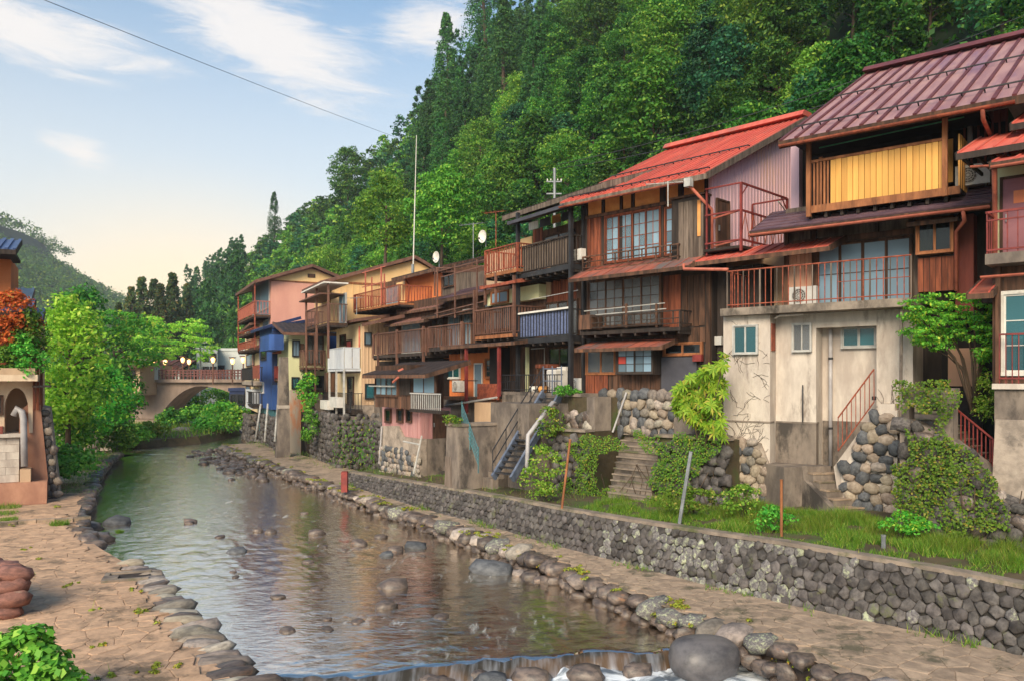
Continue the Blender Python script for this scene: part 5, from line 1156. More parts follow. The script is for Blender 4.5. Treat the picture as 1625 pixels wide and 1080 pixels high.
# rooms behind the lower balconies
for i, (a, c, m) in enumerate(((604, 630, 'glass_grey'), (640, 668, 'glass_frost'), (686, 704, 'glass_grey'), (714, 730, 'glass_frost'))):
    window(H4, 'f', yw, X(a, yw), X(c, yw), zA+.1, zA+1.75, 2, 1, 1, 'alu' if i % 2 else 'wood_dark', m, 'curtain' if i % 2 else 'curtain_tan', fw=.05)
window(H4, 'f', yw, X(737, yw), X(748, yw), zA+.2, zA+2.0, 2, 1, 1, 'alu', 'glass_blue', 'curtain', fw=.04)
window(H4, 'f', yw, X(770, yw), X(812, yw), Z(790, 527, yw)+.1, Z(790, 478, yw), 3, 1, 1, 'wood_dark', 'glass_grey', 'curtain', cover=.7, fw=.05)
# roofs stepping up behind
zr = zz_(616, 512, 668, 508, .6)
roof(H4, X(612, .4), X(676, .4), .3, Z(640, 512, .3), 2.2, Z(640, 512, .3)+.55, 'brown_roof', .06, .4, 'brown_roof', .03, .05, 'wood_dark')
roof(H4, X(634, 1.2), X(700, 1.2), 1.2, Z(660, 492, 1.2), 4, Z(660, 492, 1.2)+1.15, 'brown_roof', .06, .4, 'brown_roof', .03, .05, 'wood_dark', slant=0)
roof(H4, X(672, .6), X(756, .6), .5, Z(712, 498, .5), 3, Z(712, 498, .5)+.5, 'dark_roof', .06, .35, 'dark_roof', .03, .05, 'wood_dark')
wall(H4, X(640, 2.5), X(700, 2.5), 2.6, 7, Z(660, 500, 2.5)-.5, Z(660, 436, 2.5), M['orange_wall'], 'orange_wall'); wall(H4, X(628, 2.7), X(640, 2.5)-.02, 2.75, 7, Z(660, 500, 2.5)-.5, Z(660, 440, 2.5), M['yellow_wall'], 'yellow_wall')
zo = Z(660, 434, 2.0); roof(H4, X(622, 1.9), X(706, 1.9), 1.9, zo, 4.6, zo+.75, 'dark_roof', .1, .3, 'dark_roof', .05, .12, 'wood_dark')
pipe(H4, [(X(645, 2.4), 2.35, zo-.1), (X(646, 2.4), 2.5, zo-.4), (X(646, 2.5), 2.52, zo-2)], .04, 'rust')
wall(H4, X(700, 2.6), X(770, 2.6), 2.6, 7, Z(730, 500, 2.6)-.4, Z(730, 432, 2.6), M['wood_grey'], 'upper_wall')
roof(H4, X(690, .9), X(772, .9), .9, Z(728, 470, .9), 4.2, Z(728, 470, .9)+1.25, 'tile_purple', .08, None, 'tile_purple', fascia='wood_dark', courses=7)
roof(H4, X(688, 2.4), X(800, 2.4), 2.4, Z(740, 418, 2.4), 5.5, Z(740, 418, 2.4)+.9, 'dark_roof', .1, .3, 'dark_roof', .05, .1, 'wood_dark')
window(H4, 'f', 2.6, X(705, 2.6), X(722, 2.6), Z(714, 455, 2.6), Z(714, 432, 2.6), 2, 1, 1, 'wood_dark', 'glass_dark', None, fw=.04)
# drying rack of steel posts on the roofs
rk = MB(); yq = .4
for p, a, c in ((722, 505, 420), (757, 498, 412), (690, 470, 425), (694, 505, 425)): rk.bar((X(p, yq), yq, Z(p, a, yq)), (X(p, yq), yq, Z(p, c, yq)), .06)
for a, c in (((690, 432), (770, 412)), ((700, 440), (775, 420)), ((722, 470), (757, 462)), ((692, 425), (722, 425)), ((700, 502), (760, 488)), ((690, 498), (770, 478))): rk.bar((X(a[0], yq), yq, Z(*a, yq)), (X(c[0], yq), yq, Z(*c, yq)), .045)
for i in range(6): a = X(700, yq)+i*.5; rk.bar((a, yq, Z(730, 425, yq)), (a+.3, yq+2, Z(730, 425, yq)+.15), .04)
ob('drying_rack', rk, M['brown_metal'], H4, fix=False)
# balcony of orange pipes
y9 = .6; xa, xc = X(562, y9), X(633, y9); zf_, zt_ = Z(600, 486, y9), Z(600, 459, y9)
b9 = balcony(H4, xa, xc, y9, 2.8, zf_, zt_, .17, .05, 'rust', floor='timber', th=.12, rail=.06)
for p, off in ((580, y9), (605, y9), (610, 2.0), (590, 2.0)): bx(H4, 'pipe_post', X(p, off)-.035, X(p, off)+.035, off-.035, off+.035, zf_, zf_+2.2, M['red_pipe'])
pp = MB()
for z in (zf_+2.15, zf_+1.3): pp.bar((X(575, y9), y9, z), (X(612, y9), y9, z), .05)
ob('pipe_beam', pp, M['red_pipe'], H4, fix=False)
window(H4, 'f', 2.75, X(614, 2.7), X(632, 2.7), zf_, zf_+1.5, 2, 1, 1, 'alu', 'glass_blue', 'curtain', fw=.04)
wall(H4, X(560, 2.8), X(640, 2.7), 2.8, 6, zf_-2.5, zf_+1.9, M['wood_dark'], 'back_wall')
# pent roof below the balconies, orange ground rooms
zq = zz_(724, 552, 813, 537, -.4); roof(H4, X(700, -.4), X(816, -.4), -.4, zq, yw, zq+.22, 'dark_roof', .06, None, fascia='wood_dark')
zd4 = Z(760, 630, .4)
clad(H4, 'f', yw-.2, X(707, yw-.2), X(735, yw-.2), zd4-.2, zq-.1, .3, M['orange_wall'], 'orange_wall'); wall(H4, X(704, yw-.2), X(800, yw-.2), yw-.19, yw+.3, zd4-1, zq, M['orange_wall'], 'orange_wall')
window(H4, 'f', yw-.22, X(711, yw-.2), X(731, yw-.2), Z(720, 599, yw), Z(720, 579, yw), 2, 1, 1, 'white_paint', 'glass_teal', None, fw=.06)
door(H4, 'f', yw-.22, X(755, yw-.2), X(766, yw-.2), zd4, zd4+1.5, 'glass_blue', 'white_paint')
window(H4, 'f', yw-.22, X(773, yw-.2), X(783, yw-.2), Z(778, 598, yw), Z(778, 570, yw), 1, 1, 3, 'timber', 'glass_dark', None, fw=.05)
wall(H4, X(786, yw-.3), X(800, yw-.3), yw-.6, yw, zd4, zq-.1, M['black_wood'], 'recess_shade_block')  # black block standing in for the shade of a recess
for p, a in ((740, 655), (792, 628)): bx(H4, 'red_post', X(p, -.3)-.06, X(p, -.3)+.06, -.36, -.24, Z(p, a, -.3), zq, M['red_paint'])
wall(H4, X(700, .2), .3, .2, yw, zd4-.15, zd4, M['wood_dark'], 'deck')
dk = MB().box(X(758, .1), X(792, .1), .08, .12, zd4-.05, zd4+.62); ob('deck_screen', dk, M['rust'], H4, fix=False)
dr = MB().bar((X(735, .1), .1, zd4+.75), (X(758, .1), .1, zd4+.75), .04).bar((X(792, .1), .1, zd4+.7), (.1, .1, zd4+.75), .04); q = ob('deck_rail', dr, M['black_metal'], H4, fix=False); slats(q, 'f', .11, X(795, .1), .1, zd4, zd4+.72, .18, .025, 'black_metal', 'baluster')
ob('grey_handrail', MB().tube([(X(706, -.5), -.5, Z(706, 643, -.5)), (X(788, -.5), -.5, Z(788, 630, -.5))], .045, 7), M['alu'], H4)
ac_unit(F4, X(728, .5), .5, Z(728, 622, .5), 'air conditioner outdoor unit in front of the orange ground room by the red post', s=1.0)
# dark understorey
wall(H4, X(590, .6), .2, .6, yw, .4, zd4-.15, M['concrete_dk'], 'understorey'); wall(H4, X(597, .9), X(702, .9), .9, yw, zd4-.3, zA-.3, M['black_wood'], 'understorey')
ob('concrete_pier', MB().box(X(753, -.5), X(793, -.5), -.5, .6, .8, zd4-.16), M['tan_wall'], H4, fix=False)
# dark shed on its stone foot
FS = Fr(667, 34.0, -.65, 0.0); f, s_ = FS.f, FS.s; X = lambda px, off=0.0: FS.f(px, 600, off)[0]; Z = lambda px, py, off=0.0: FS.f(px, py, off)[1]
SH = hthing('overhanging_shed', 'small dark wooden room with brown roof overhanging a pink boarded shed', 'shed', FS)
xl = X(607); zb_, zm_, zt_ = Z(640, 692), Z(640, 645), Z(640, 590)
wall(SH, xl, 0, 0, 1.5, zb_, zm_, M['shed_pink']); boards(SH, 'f', 0, xl, -.02, zb_, zm_-.05, .22, M['shed_pink']); boards(SH, 's', 0, .02, .35, zb_, zm_-.05, .2, M['shed_pink'])
for a, c in ((614, 622), (633, 641), (648, 655)): window(SH, 'f', -.03, X(a), X(c), Z(a, 668), Z(a, 649), 1, 1, 1, 'wood_dark', 'glass_dark', None, fw=.04)
door(SH, 's', .02, .55, 1.35, zb_, zm_-.12, 'wood_dark', 'shed_pink')
ov = -.7; wall(SH, X(596, ov), .45, ov, .9, zm_+.02, zt_+.3, M['wood_dark'], 'upper_room'); boards(SH, 'f', ov, X(596, ov), X(652, ov), zm_, Z(625, 628, ov), .3, M['wood_dark']); boards(SH, 'f', ov, X(634, ov), X(652, ov), Z(640, 626, ov), Z(640, 593, ov), .3, M['wood_black'])
window(SH, 'f', ov, X(598, ov), X(632, ov), Z(615, 627, ov), Z(615, 595, ov), 4, 1, 1, 'wood_dark', 'glass_blue', 'curtain', fw=.05)
window(SH, 'f', ov, X(657, ov), X(692, ov), Z(675, 624, ov), Z(675, 594, ov), 2, 1, 1, 'wood_dark', 'glass_frost', 'curtain', fw=.05)
zz = Z(610, 613, ov-.1); bx(SH, 'white_sill_rail', X(592, ov), X(632, ov), ov-.22, ov-.16, zz, zz+.06, M['alu'])
zr_ = Z(675, 623, ov-.4); wr = MB().box(X(651, ov-.4), X(699, ov-.4), ov-.43, ov-.37, zr_-.05, zr_); q = ob('white_rail', wr, M['alu'], SH, fix=False); slats(q, 'f', ov-.39, X(652, ov-.4), X(698, ov-.4), zm_+.05, zr_-.04, .17, .045, 'alu', 'baluster'); bx(q, 'deck', X(651, ov-.4), X(699, ov-.4), ov-.43, ov-.002, zm_-.08, zm_+.05, M['wood_black'])
ze = Z(610, 594, ov-.6); roof(SH, X(576, ov-.6), X(676, ov-.6), ov-.6, ze, .7, ze+.55, 'dark_roof', .07, .26, 'dark_roof', .05, .08, 'wood_dark')
lp = MB(); lp.bar((X(628, ov-.8), ov-.7, Z(628, 588, ov-.7)), (X(640, ov-.5), ov-.5, Z(640, 584, ov-.6)), .08).bar((X(620, ov-.8), ov-.7, Z(620, 606, ov-.7)), (X(639, ov-.5), ov-.7, Z(639, 598, ov-.6)), .07); ob('loose_board', lp, M['red_pipe'], SH, fix=False)
pebbles(SH, [(X(605, -.1), .4), (X(668, -.1), .4), (X(668, -.1), zb_+.02), (X(640, -.1), zb_+.02), (X(632, -.1), Z(632, 675, -.1)), (X(605, -.1), Z(605, 675, -.1))], 'f', -.12, .27, ('tan', 'round', 'blue', 'round'), most=120, thick=.3)
wall(SH, xl+.05, .25, .2, 1.6, .2, zb_, M['concrete_dk'], 'foundation')
ob('leaning_pole', MB().tube([(X(666, -.6), -.5, Z(666, 690, -.5)), (X(660, -.8), -.9, Z(660, 752, -.9))], .04, 6).tube([(X(637, -.6), -.5, Z(637, 699, -.5)), (X(662, -.6), -.5, Z(662, 704, -.5))], .04, 6), M['alu'], SH)
ob('downpipe', MB().tube([(X(606, -.2), -.2, Z(606, 676, -.2)), (X(600, -.3), -.25, Z(600, 735, -.3))], .04, 6), M['pvc'], SH)
# dark stone steps and the tall concrete pier beside it
q = thing('stone_steps', 'narrow dark steps between the pink shed and the tall concrete pier', 'steps', FS.W(X(668, .3), .3, .9), FS.rot)
for i in range(9): bx(q, 'step', .05+i*.02, 1.25+i*.02, i*.22, i*.22+.6, -.4, .17*(i+1), M['concrete_dk'])
PI = thing('concrete_pier', 'broad weathered concrete pier standing between two stairs', 'pier', PY(735, 775, 29.3), F4.rot)
ob('pier', MB().prism([(-.62, -.3), (.55, -.3), (.42, 2.35), (-.45, 2.35)], 'y', -.45, 1.3), M['concrete_dk'], PI); ob('cap', MB().box(-.5, .47, -.5, 1.3, 2.35, 2.45), M['cap'], PI, fix=False); ob('stain_band', MB().prism([(-.63, -.3), (.0, -.3), (-.1, 1.2), (-.55, 1.2)], 'y', -.46, -.452), M['wood_grey'], PI)
q = thing('stone_steps', 'mossy steps rising between the tall concrete pier and the blue stairs', 'steps', PY(765, 765, 29.2), F4.rot)
for i in range(12): bx(q, 'step', -.35, .75, i*.24, i*.24+.5, -.4, .2*(i+1), M['concrete_dk'])
tr = MB(); a, c = PY(733, 655, 29.3), PY(759, 728, 28.4)
TRl = thing('teal_railing', 'thin teal painted stair railing sloping down beside the concrete pier', 'railing', c)
for h in (0, .14, .28, .42, .56): tr.tube([a-c+Vector((0, 0, h-.2)), Vector((0, 0, h-.2))], .018, 5)
ob('rail', tr, M['teal_paint'], TRl); tr = MB()
for t in (0, .5, 1): p = (a-c)*t; tr.tube([p-Vector((0, 0, .5)), p+Vector((0, 0, .45))], .022, 6)
ob('rail_post', tr, M['teal_paint'], TRl)
wall(PI, .0, 2.6, 1.2, 3.4, .0, 3.2, M['concrete_dk'], 'back_wall')
# ================================================================ houses upstream
def found(par, F, x0, x1, y0, zb, zt, size=.3, mats=('dark', 'round', 'wet'), conc=None, side=2.5):
    """rough stone foundation below a far house"""
    ob('foundation_core', MB().prism([(y0-.25, zb-.5), (y0+.02, zt), (y0+6, zt), (y0+6, zb-.5)], 'x', x0, x1), M[conc or 'concrete_dk'], par)
    if not conc:
        pebbles(par, [(x0, zb-.1), (x1, zb-.1), (x1, zt), (x0, zt)], 'f', y0-.1, size, mats, mort=None, join=True, proud=.12)
        pebbles(par, [(y0-.1, zb-.1), (y0+side, zb-.1), (y0+side, zt), (y0, zt)], 's', x1, size, mats, mort=None, join=True, proud=.08)
# yellow and cream house: gable wall towards the viewer, lower room in front
F5 = Fr(573, 45.0, -.5, 0.0); f, s_ = F5.f, F5.s; X = lambda px, off=0.0: F5.f(px, 600, off)[0]; Z = lambda px, py, off=0.0: F5.f(px, py, off)[1]
H5 = hthing('gable_house', 'yellow boarded gable house above cream lower rooms with a white panelled balcony', 'house', F5)
xl = X(534); zb_ = Z(573, 642); zt_ = Z(573, 512)
wall(H5, xl, 0, 0, 5, zb_, zt_, M['cream_wall']); clad(H5, 's', 0, .02, 4.5, zb_, zt_, .2, M['tan_wall'], 'siding')
wall(H5, xl, .02, -.02, 5, zb_-.7, zb_-.01, M['mortar'], 'plinth')
window(H5, 's', .03, s_(572, 600, .03)[0]+.25, s_(577, 600, .03)[0]+.42, Z(575, 546), Z(575, 528), 1, 1, 1, 'black_metal', 'glass_frost', None, fw=.04)
window(H5, 's', .03, .25, .75, Z(575, 632), Z(575, 609), 1, 1, 1, 'black_metal', 'glass_teal', None, fw=.04)
pipe(H5, [(-.15, -.06, zt_-.2), (-.15, -.06, Z(568, 578)), (X(540), -.1, Z(540, 590))], .05, 'red_pipe')
for a, c, y0, y1, m in ((541, 549, 548, 533, 'glass_dark'), (551, 559, 565, 541, 'pane_red'), (553, 562, 640, 598, 'glass_dark')): window(H5, 'f', 0, X(a), X(c), Z(a, y0), Z(a, y1), 1, 1, 1, 'wood_dark', m, None, fw=.05)
yo = -1.0; xa, xc = X(521, yo), X(545, yo); zf_, zr_ = Z(540, 585, yo), Z(540, 551, yo)
wb_ = balcony(H5, xa, xc, yo, 0, zf_, zr_, 0, .05, 'white_panel', floor='white_panel', th=.12, bot=.05, rail=.06)
for i in range(5): a = xa+(xc-xa)*i/5; wbx(wb_, 'panel', 'f', yo+.02, a+.02, a+(xc-xa)/5-.02, -.02, .02, zf_+.05, zr_-.05, M['white_panel'])
for i in range(2): wbx(wb_, 'panel', 's', xc, yo+.06+i*.46, yo+.48+i*.46, -.02, .02, zf_+.05, zr_-.05, M['white_panel'])
for p in (522, 533, 545): bx(H5, 'steel_post', X(p, yo)-.05, X(p, yo)+.05, yo-.02, yo+.08, Z(540, 690, yo), zf_, M['alu'])
bd = balcony(H5, X(505, yo), X(548, yo), yo+.3, 0, Z(530, 648, yo), Z(530, 622, yo), .16, .03, 'black_metal', floor='wood_black', bot=.06)
wall(H5, X(505, -1), xl, -.6, 3, zb_-.3, Z(520, 590, -1), M['wood_dark'], 'lower_room'); bx(H5, 'white_box', X(523, -1.3), X(534, -1.3), -1.3, -.9, Z(528, 645, -1.2), Z(528, 629, -1.2), M['ac_white']); bx(H5, 'white_box', X(508, -1.3), X(519, -1.3), -1.3, -.9, Z(512, 648, -1.2), Z(512, 634, -1.2), M['ac_white'])
roof(H5, X(524, -.5), .3, -.5, Z(560, 507, -.5), 1.6, Z(560, 507, -.5)+.35, 'dark_roof', .08, None, fascia='brown_metal'); roof(H5, .31, 3.2, 0, Z(600, 508), 1.5, Z(600, 508)+.35, 'dark_roof', .08, None, fascia='brown_metal')
found(H5, F5, X(497, -1.2), .6, -1.2, .4, Z(540, 660, -1.2), .36, side=3)
found(H5, F5, .61, 4.2, .3, .4, zb_-.7, .36, ('dark', 'round'), side=1)
# upper gable volume
FU = Fr(525, 48.5, -.5, 0.0); su, fu = FU.s, FU.f
ztu, zbu = fu(525, 446)[1], fu(525, 520)[1]; pk = su(657, 407); en = su(700, 432)
g_ = hthing('gable_roof_house', 'upper yellow gable with brown roof edge and antenna mast beside it', 'house', FU)
y_r, z_r = pk; yend = y_r+3.2; ob('gable_wall', MB().prism([(0, zbu), (yend, zbu), (yend, z_r-1.6), (y_r, z_r-.25), (0, ztu)], 'x', -4.5, 0), M['yellow_wall'], g_)
rb = MB(); yy = .15
while yy < y_r: rb.box(.002, .025, yy, yy+.04, zbu, ztu-.1); yy += .4
stuff(ob('cladding_rib', rb, M['yellow_wall'], g_, fix=False)); bx(g_, 'belt_board', .0, .05, 0, y_r, ztu-.12, ztu, M['timber'])
zeu = fu(482, 452, 0)[1]; rr = roof(g_, -5.0, .35, -.7, ztu-.1, y_r, z_r, 'brown_roof', .1, .4, 'brown_roof', .04, .05, 'brown_metal'); roof(g_, -5, .35, yend+.4, z_r-1.8, y_r, z_r-.02, 'brown_roof', .1, None, fascia='brown_metal')
yo = -1.1; xa, xc = fu(486, 600, yo)[0], fu(521, 600, yo)[0]; z0, z1 = fu(505, 516, yo)[1], fu(505, 487, yo)[1]
xa = max(xa, -4.6)
balcony(g_, xa, xc, yo, 0, z0, z1, .2, .06, 'brown_metal', floor='wood_dark', th=.14, rail=.07)
for x in (xa, (xa+xc)/2, xc): bx(g_, 'post', x-.06, x+.06, yo-.06, yo+.05, z0-2.0, z0+2.2, M['brown_metal'])
bx(g_, 'awning', xa-.1, xc+.2, yo-.3, .0, z0+2.2, z0+2.28, M['white_paint']); bx(g_, 'awning', xa-.5, xc-.6, yo-.35, -.05, z0+1.65, z0+1.73, M['brown_metal'])
window(g_, 'f', 0, xc-1.6, xc-.2, z0, z0+1.7, 2, 1, 1, 'alu', 'glass_frost', 'curtain', fw=.05)
# pale green house
F6 = Fr(522, 53.7, -.5, 0.0); F6.ex, F6.ey = Vector((.894, .447, 0)), Vector((-.447, .894, 0)); F6.rot = math.atan2(.447, .894); f, s_ = F6.f, F6.s; X = lambda px, off=0.0: F6.f(px, 600, off)[0]; Z = lambda px, py, off=0.0: F6.f(px, py, off)[1]
H6 = hthing('narrow_house', 'pale green plastered house with dark framed windows on a rust-stained concrete base', 'house', F6)
xl = X(458); zb_, zt_ = Z(480, 618), Z(480, 530)
wall(H6, xl, 0, 0, 5, zb_, zt_, M['green_wall']); window(H6, 'f', 0, X(465), X(474), Z(470, 564), Z(470, 541), 2, 1, 1, 'black_metal', 'glass_frost', None, fw=.07); window(H6, 'f', 0, X(464), X(473), Z(470, 615), Z(470, 599), 2, 1, 1, 'black_metal', 'glass_teal', None, fw=.07)
window(H6, 'f', 0, X(481), X(512), Z(495, 616), Z(495, 597), 3, 1, 1, 'black_metal', 'glass_dark', 'curtain', cover=.3, fw=.07); window(H6, 'f', 0, X(488), X(512), Z(500, 576), Z(500, 532), 3, 1, 1, 'wood_dark', 'glass_grey', 'curtain', fw=.06)
yo = -1.2; balcony(H6, X(481, yo), X(516, yo), yo, 0, Z(500, 582, yo), Z(500, 555, yo), .2, .06, 'brown_metal', floor='wood_dark', th=.14, rail=.07); bx(H6, 'shutter', X(476), X(481), -.3, -.001, Z(478, 557), Z(478, 545), M['wood_dark'])
for p in (486, 500): bx(H6, 'post', X(p, yo)-.05, X(p, yo)+.05, yo-.05, yo+.05, Z(500, 640, yo), Z(500, 500, yo), M['brown_metal'])
roof(H6, xl-.5, .4, -1.0, Z(480, 528, -1.0), 3, Z(480, 528, -1)+.9, 'dark_roof', .1, .35, 'dark_roof', .04, .07, 'brown_metal')
rs = mat('rust_stained', S(196, 186, 170), S(170, 160, 148), S(206, 122, 60), scale=.5, st=(1.5, 1.5, .5), rough=.9, bump=.2, rnd=0, p3=.5)
wall(H6, xl, X(486), -.05, 2, .3, zb_-.005, rs, 'concrete_base'); wall(H6, X(487), .2, .2, 3, .3, zb_-.01, M['concrete_dk'], 'undercroft')
found(H6, F6, X(484, -.6), .2, -.6, .4, Z(500, 655, -.6), .36, side=1)
q = thing('stone_steps', 'steep dark steps climbing beside the rust-stained concrete base', 'steps', F6.W(X(487, -1.9), -1.9, .3), F6.rot)
for i in range(14): bx(q, 'step', .0, .95, i*.16, i*.16+.7, -.3, .24*(i+1), M['wood_black'])
# tall concrete pier
p_ = PY(451, 735, 50.0); PT = thing('concrete_pier', 'tall tapering grey concrete pier beside the blue sheet-metal house', 'pier', p_, F6.rot)
ht = PY(451, 566, 50).z-p_.z; ob('pier', MB().prism([(-.55, -.4), (.34, -.4), (.2, ht), (-.26, ht)], 'y', -.3, .4), M['concrete_dk'], PT); ob('cap_band', MB().box(-.40, .28, -.33, .42, ht*.52, ht*.55), M['concrete'], PT, fix=False)
# blue sheet-metal house
F7 = Fr(432, 56.0, -.5, 0.0); f, s_ = F7.f, F7.s; X = lambda px, off=0.0: F7.f(px, 600, off)[0]; Z = lambda px, py, off=0.0: F7.f(px, py, off)[1]
H7 = hthing('narrow_house', 'narrow house clad in bright blue sheet metal with a rounded blue balcony', 'house', F7)
xl = X(412); wall(H7, xl, 0, 0, 5, Z(420, 647), Z(420, 520), M['blue_metal']); wall(H7, .001, .02, 0, 4, Z(432, 610), Z(432, 525), M['blue_dark'], 'side_wall')  # thin side sheet in darker blue: its shade is put into the colour
window(H7, 'f', 0, X(415), X(423), Z(419, 570), Z(419, 556), 1, 1, 1, 'black_metal', 'glass_dark', None, fw=.06); window(H7, 'f', 0, X(414), X(419), Z(416, 622), Z(416, 606), 1, 1, 1, 'white_paint', 'glass_frost', None, fw=.05)
yo = -.9; xa, xc = X(412, yo), X(428, yo); z0, z1 = Z(420, 556, yo), Z(420, 533, yo); pl = [(xa, 0), (xa, yo+.3), (xa+.3, yo), (xc-.3, yo), (xc, yo+.3), (xc+.05, 0)]
ob('blue_balcony', MB().prism(pl, 'z', z0, z1), M['blue_metal'], H7); bx(H7, 'blue_side_panel', .02, .06, .1, 3.2, Z(440, 553), Z(440, 531), M['blue_dark'])  # side panel takes the same blue with shade painted in
rb = roof(H7, xl-.3, .1, -.6, Z(420, 518, -.6), 2, Z(420, 518, -.6)+.8, 'blue_roof', .1, .3, 'blue_roof', .04, .08, 'blue_dark')
roof(H7, .12, 1.2, 0, Z(440, 515), 3.5, Z(440, 515)+.7, 'blue_roof', .1, .3, 'blue_roof', .04, .08, 'blue_dark')
balcony(H7, .05, 1.35, .15, 1.6, Z(437, 601), Z(437, 580), .2, .05, 'red_paint', floor='wood_dark', th=.12); bx(H7, 'roof_strip', .03, 1.5, 0, 1.8, Z(437, 560), Z(437, 556), M['rust'])
wall(H7, .03, 1.9, .9, 4, Z(437, 660), Z(437, 560), M['black_wood'], 'recess')
bx(H7, 'white_tank', X(400), X(410), -.5, .3, Z(405, 647), Z(405, 617), M['white_panel']); wall(H7, X(408), -.2, .15, 3, Z(420, 690), Z(420, 648), M['teal_paint'], 'lower_panel')
found(H7, F7, X(402, -.4), 1.8, .3, .4, Z(420, 660), .4, side=1)
for i, (p, pb) in enumerate(((441, 436), (425, 420), (414, 405))): pipe(H7, [(X(p, -.6), -.6, Z(p, 640, -.6)), (X(pb, -1), -1, Z(pb, 700, -1))], .07, 'alu')
# pink gabled tall house
F8 = Fr(430, 61.5, -.5, 0.0); f, s_ = F8.f, F8.s; X = lambda px, off=0.0: F8.f(px, 600, off)[0]; Z = lambda px, py, off=0.0: F8.f(px, py, off)[1]
H8 = hthing('gable_house', 'tall salmon pink house with cream gable and caged balconies on its river side', 'house', F8)
xl = X(400); ztp = Z(430, 444); zbp = Z(430, 600); pk = s_(494, 421, 0); en = s_(526, 434, 0); W8 = pk[0]*2
ob('gable_wall', MB().prism([(0, zbp), (W8, zbp), (W8, ztp), (pk[0], pk[1]-.2), (0, ztp+.35)], 'x', xl, 0), M['pink_wall'], H8)
ob('gable_panel', MB().prism([(.02, ztp), (W8-.02, ztp), (pk[0], pk[1]-.3)], 'x', .004, .03), M['yellow_wall'], H8); bx(H8, 'belt_board', 0.03, .06, 0, W8, ztp-.1, ztp, M['timber']); bx(H8, 'gable_vent', .032, .08, pk[0]-.3, pk[0]+.3, pk[1]-1.0, pk[1]-.7, M['wood_dark'])
roof(H8, xl-.6, .6, -1.3, ztp-.2, pk[0], pk[1], 'brown_roof', .12, .4, 'brown_roof', .04, .06, 'brown_metal'); roof(H8, xl-.6, .6, W8+.8, ztp-.1, pk[0], pk[1]-.02, 'brown_roof', .12, None, fascia='brown_metal')
yo = -1.2
for a, c in ((494, 461), (520, 505), (549, 524)):
    balcony(H8, xl+.2, -.1, yo, 0, Z(415, a, yo), Z(415, c+10, yo), .22, .06, 'red_pipe' if a == 494 else 'rust', floor='wood_dark', th=.14, rail=.07)
    window(H8, 'f', 0, xl+1, -.6, Z(415, a), Z(415, c)+.6, 2, 1, 1, 'alu', 'glass_frost', 'curtain', fw=.05)
for x in (xl+.2, -.1): bx(H8, 'cage_post', x-.05, x+.05, yo-.05, yo+.05, Z(415, 549, yo), ztp-.3, M['rust'])
# tan house at the far end of the row
F9 = Fr(412, 64.5, -.42, 0.0); f, s_ = F9.f, F9.s; X = lambda px, off=0.0: F9.f(px, 600, off)[0]; Z = lambda px, py, off=0.0: F9.f(px, py, off)[1]
H9 = hthing('narrow_house', 'pale stuccoed house at the bridge end of the row with dark balcony', 'house', F9)
xl = X(389); wall(H9, xl, 0, 0, 5, Z(400, 650), Z(400, 514), M['cream_wall']); window(H9, 'f', 0, X(392), X(400), Z(396, 536), Z(396, 522), 2, 1, 1, 'wood_dark', 'glass_frost', None, fw=.06); window(H9, 'f', 0, X(392), X(404), Z(396, 580), Z(396, 562), 2, 1, 1, 'wood_dark', 'glass_frost', 'curtain', fw=.06)
roof(H9, X(381, -.8), .2, -.8, Z(390, 518, -.8), 1.4, Z(390, 518, -.8)+.6, 'dark_roof', .1, .35, 'dark_roof', .04, .06, 'brown_metal'); roof(H9, X(386, -.8), .1, -.8, Z(395, 553, -.8), 0, Z(395, 553, -.8)+.3, 'brown_roof', .08, None)
yo = -1; balcony(H9, X(384, yo), X(400, yo), yo, 0, Z(390, 604, yo), Z(390, 583, yo), .22, .06, 'black_metal', floor='mortar', th=.3, rail=.07); bx(H9, 'brown_panel', X(401, yo), X(411, yo), yo, yo+.05, Z(405, 600, yo), Z(405, 579, yo), M['rust'])
balcony(H9, X(390, yo), X(400, yo), yo, 0, Z(395, 640, yo), Z(395, 620, yo), .22, .06, 'black_metal', floor='wood_black', rail=.07)
window(H9, 'f', 0, X(391), X(398), Z(395, 634), Z(395, 612), 1, 1, 1, 'wood_dark', 'glass_frost', None, fw=.06)
sp = MB()
for i in range(10): zz = Z(393, 683)+i*(Z(393, 645)-Z(393, 683))/10; sp.box(X(389), X(396), -.6, -.1, zz, zz+.08)
ob('spiral_stair', sp, M['alu'], H9, fix=False)['kind'] = 'stuff'
found(H9, F9, X(386, -.8), .5, -.6, .3, Z(400, 655), .42, side=1)
# ---------------------------------------------------------------- arched bridge
YB = 88.0; k = YB/FPX; BX = lambda px: (px-CX)*k; BZ = lambda py: CAMZ-(py-HY)*k
BR = thing('arch_bridge', 'single arch concrete bridge with red brown railing across the river', 'bridge', (BX(310), YB, 0))
ox = -BX(310); pts = [(BX(212)+ox, BZ(663)), (BX(212)+ox, BZ(606)), (BX(400)+ox, BZ(606)), (BX(400)+ox, BZ(640))]
ar = []
for i in range(17):
    t = i/16; px = 386-(386-250)*t; py = 612+52*(2*t-1)**2 if t > .5 else 612+22*(1-2*t)**2
    ar.append((BX(px)+ox, BZ(py)))
ob('arch', MB().prism(pts+ar[0:17], 'y', -.0, 5.0), M['bridge'], BR); dkz = BZ(606)
ob('deck', MB().box(BX(205)+ox, BX(402)+ox, -.5, 5.5, dkz, dkz+.35), M['bridge'], BR, fix=False)
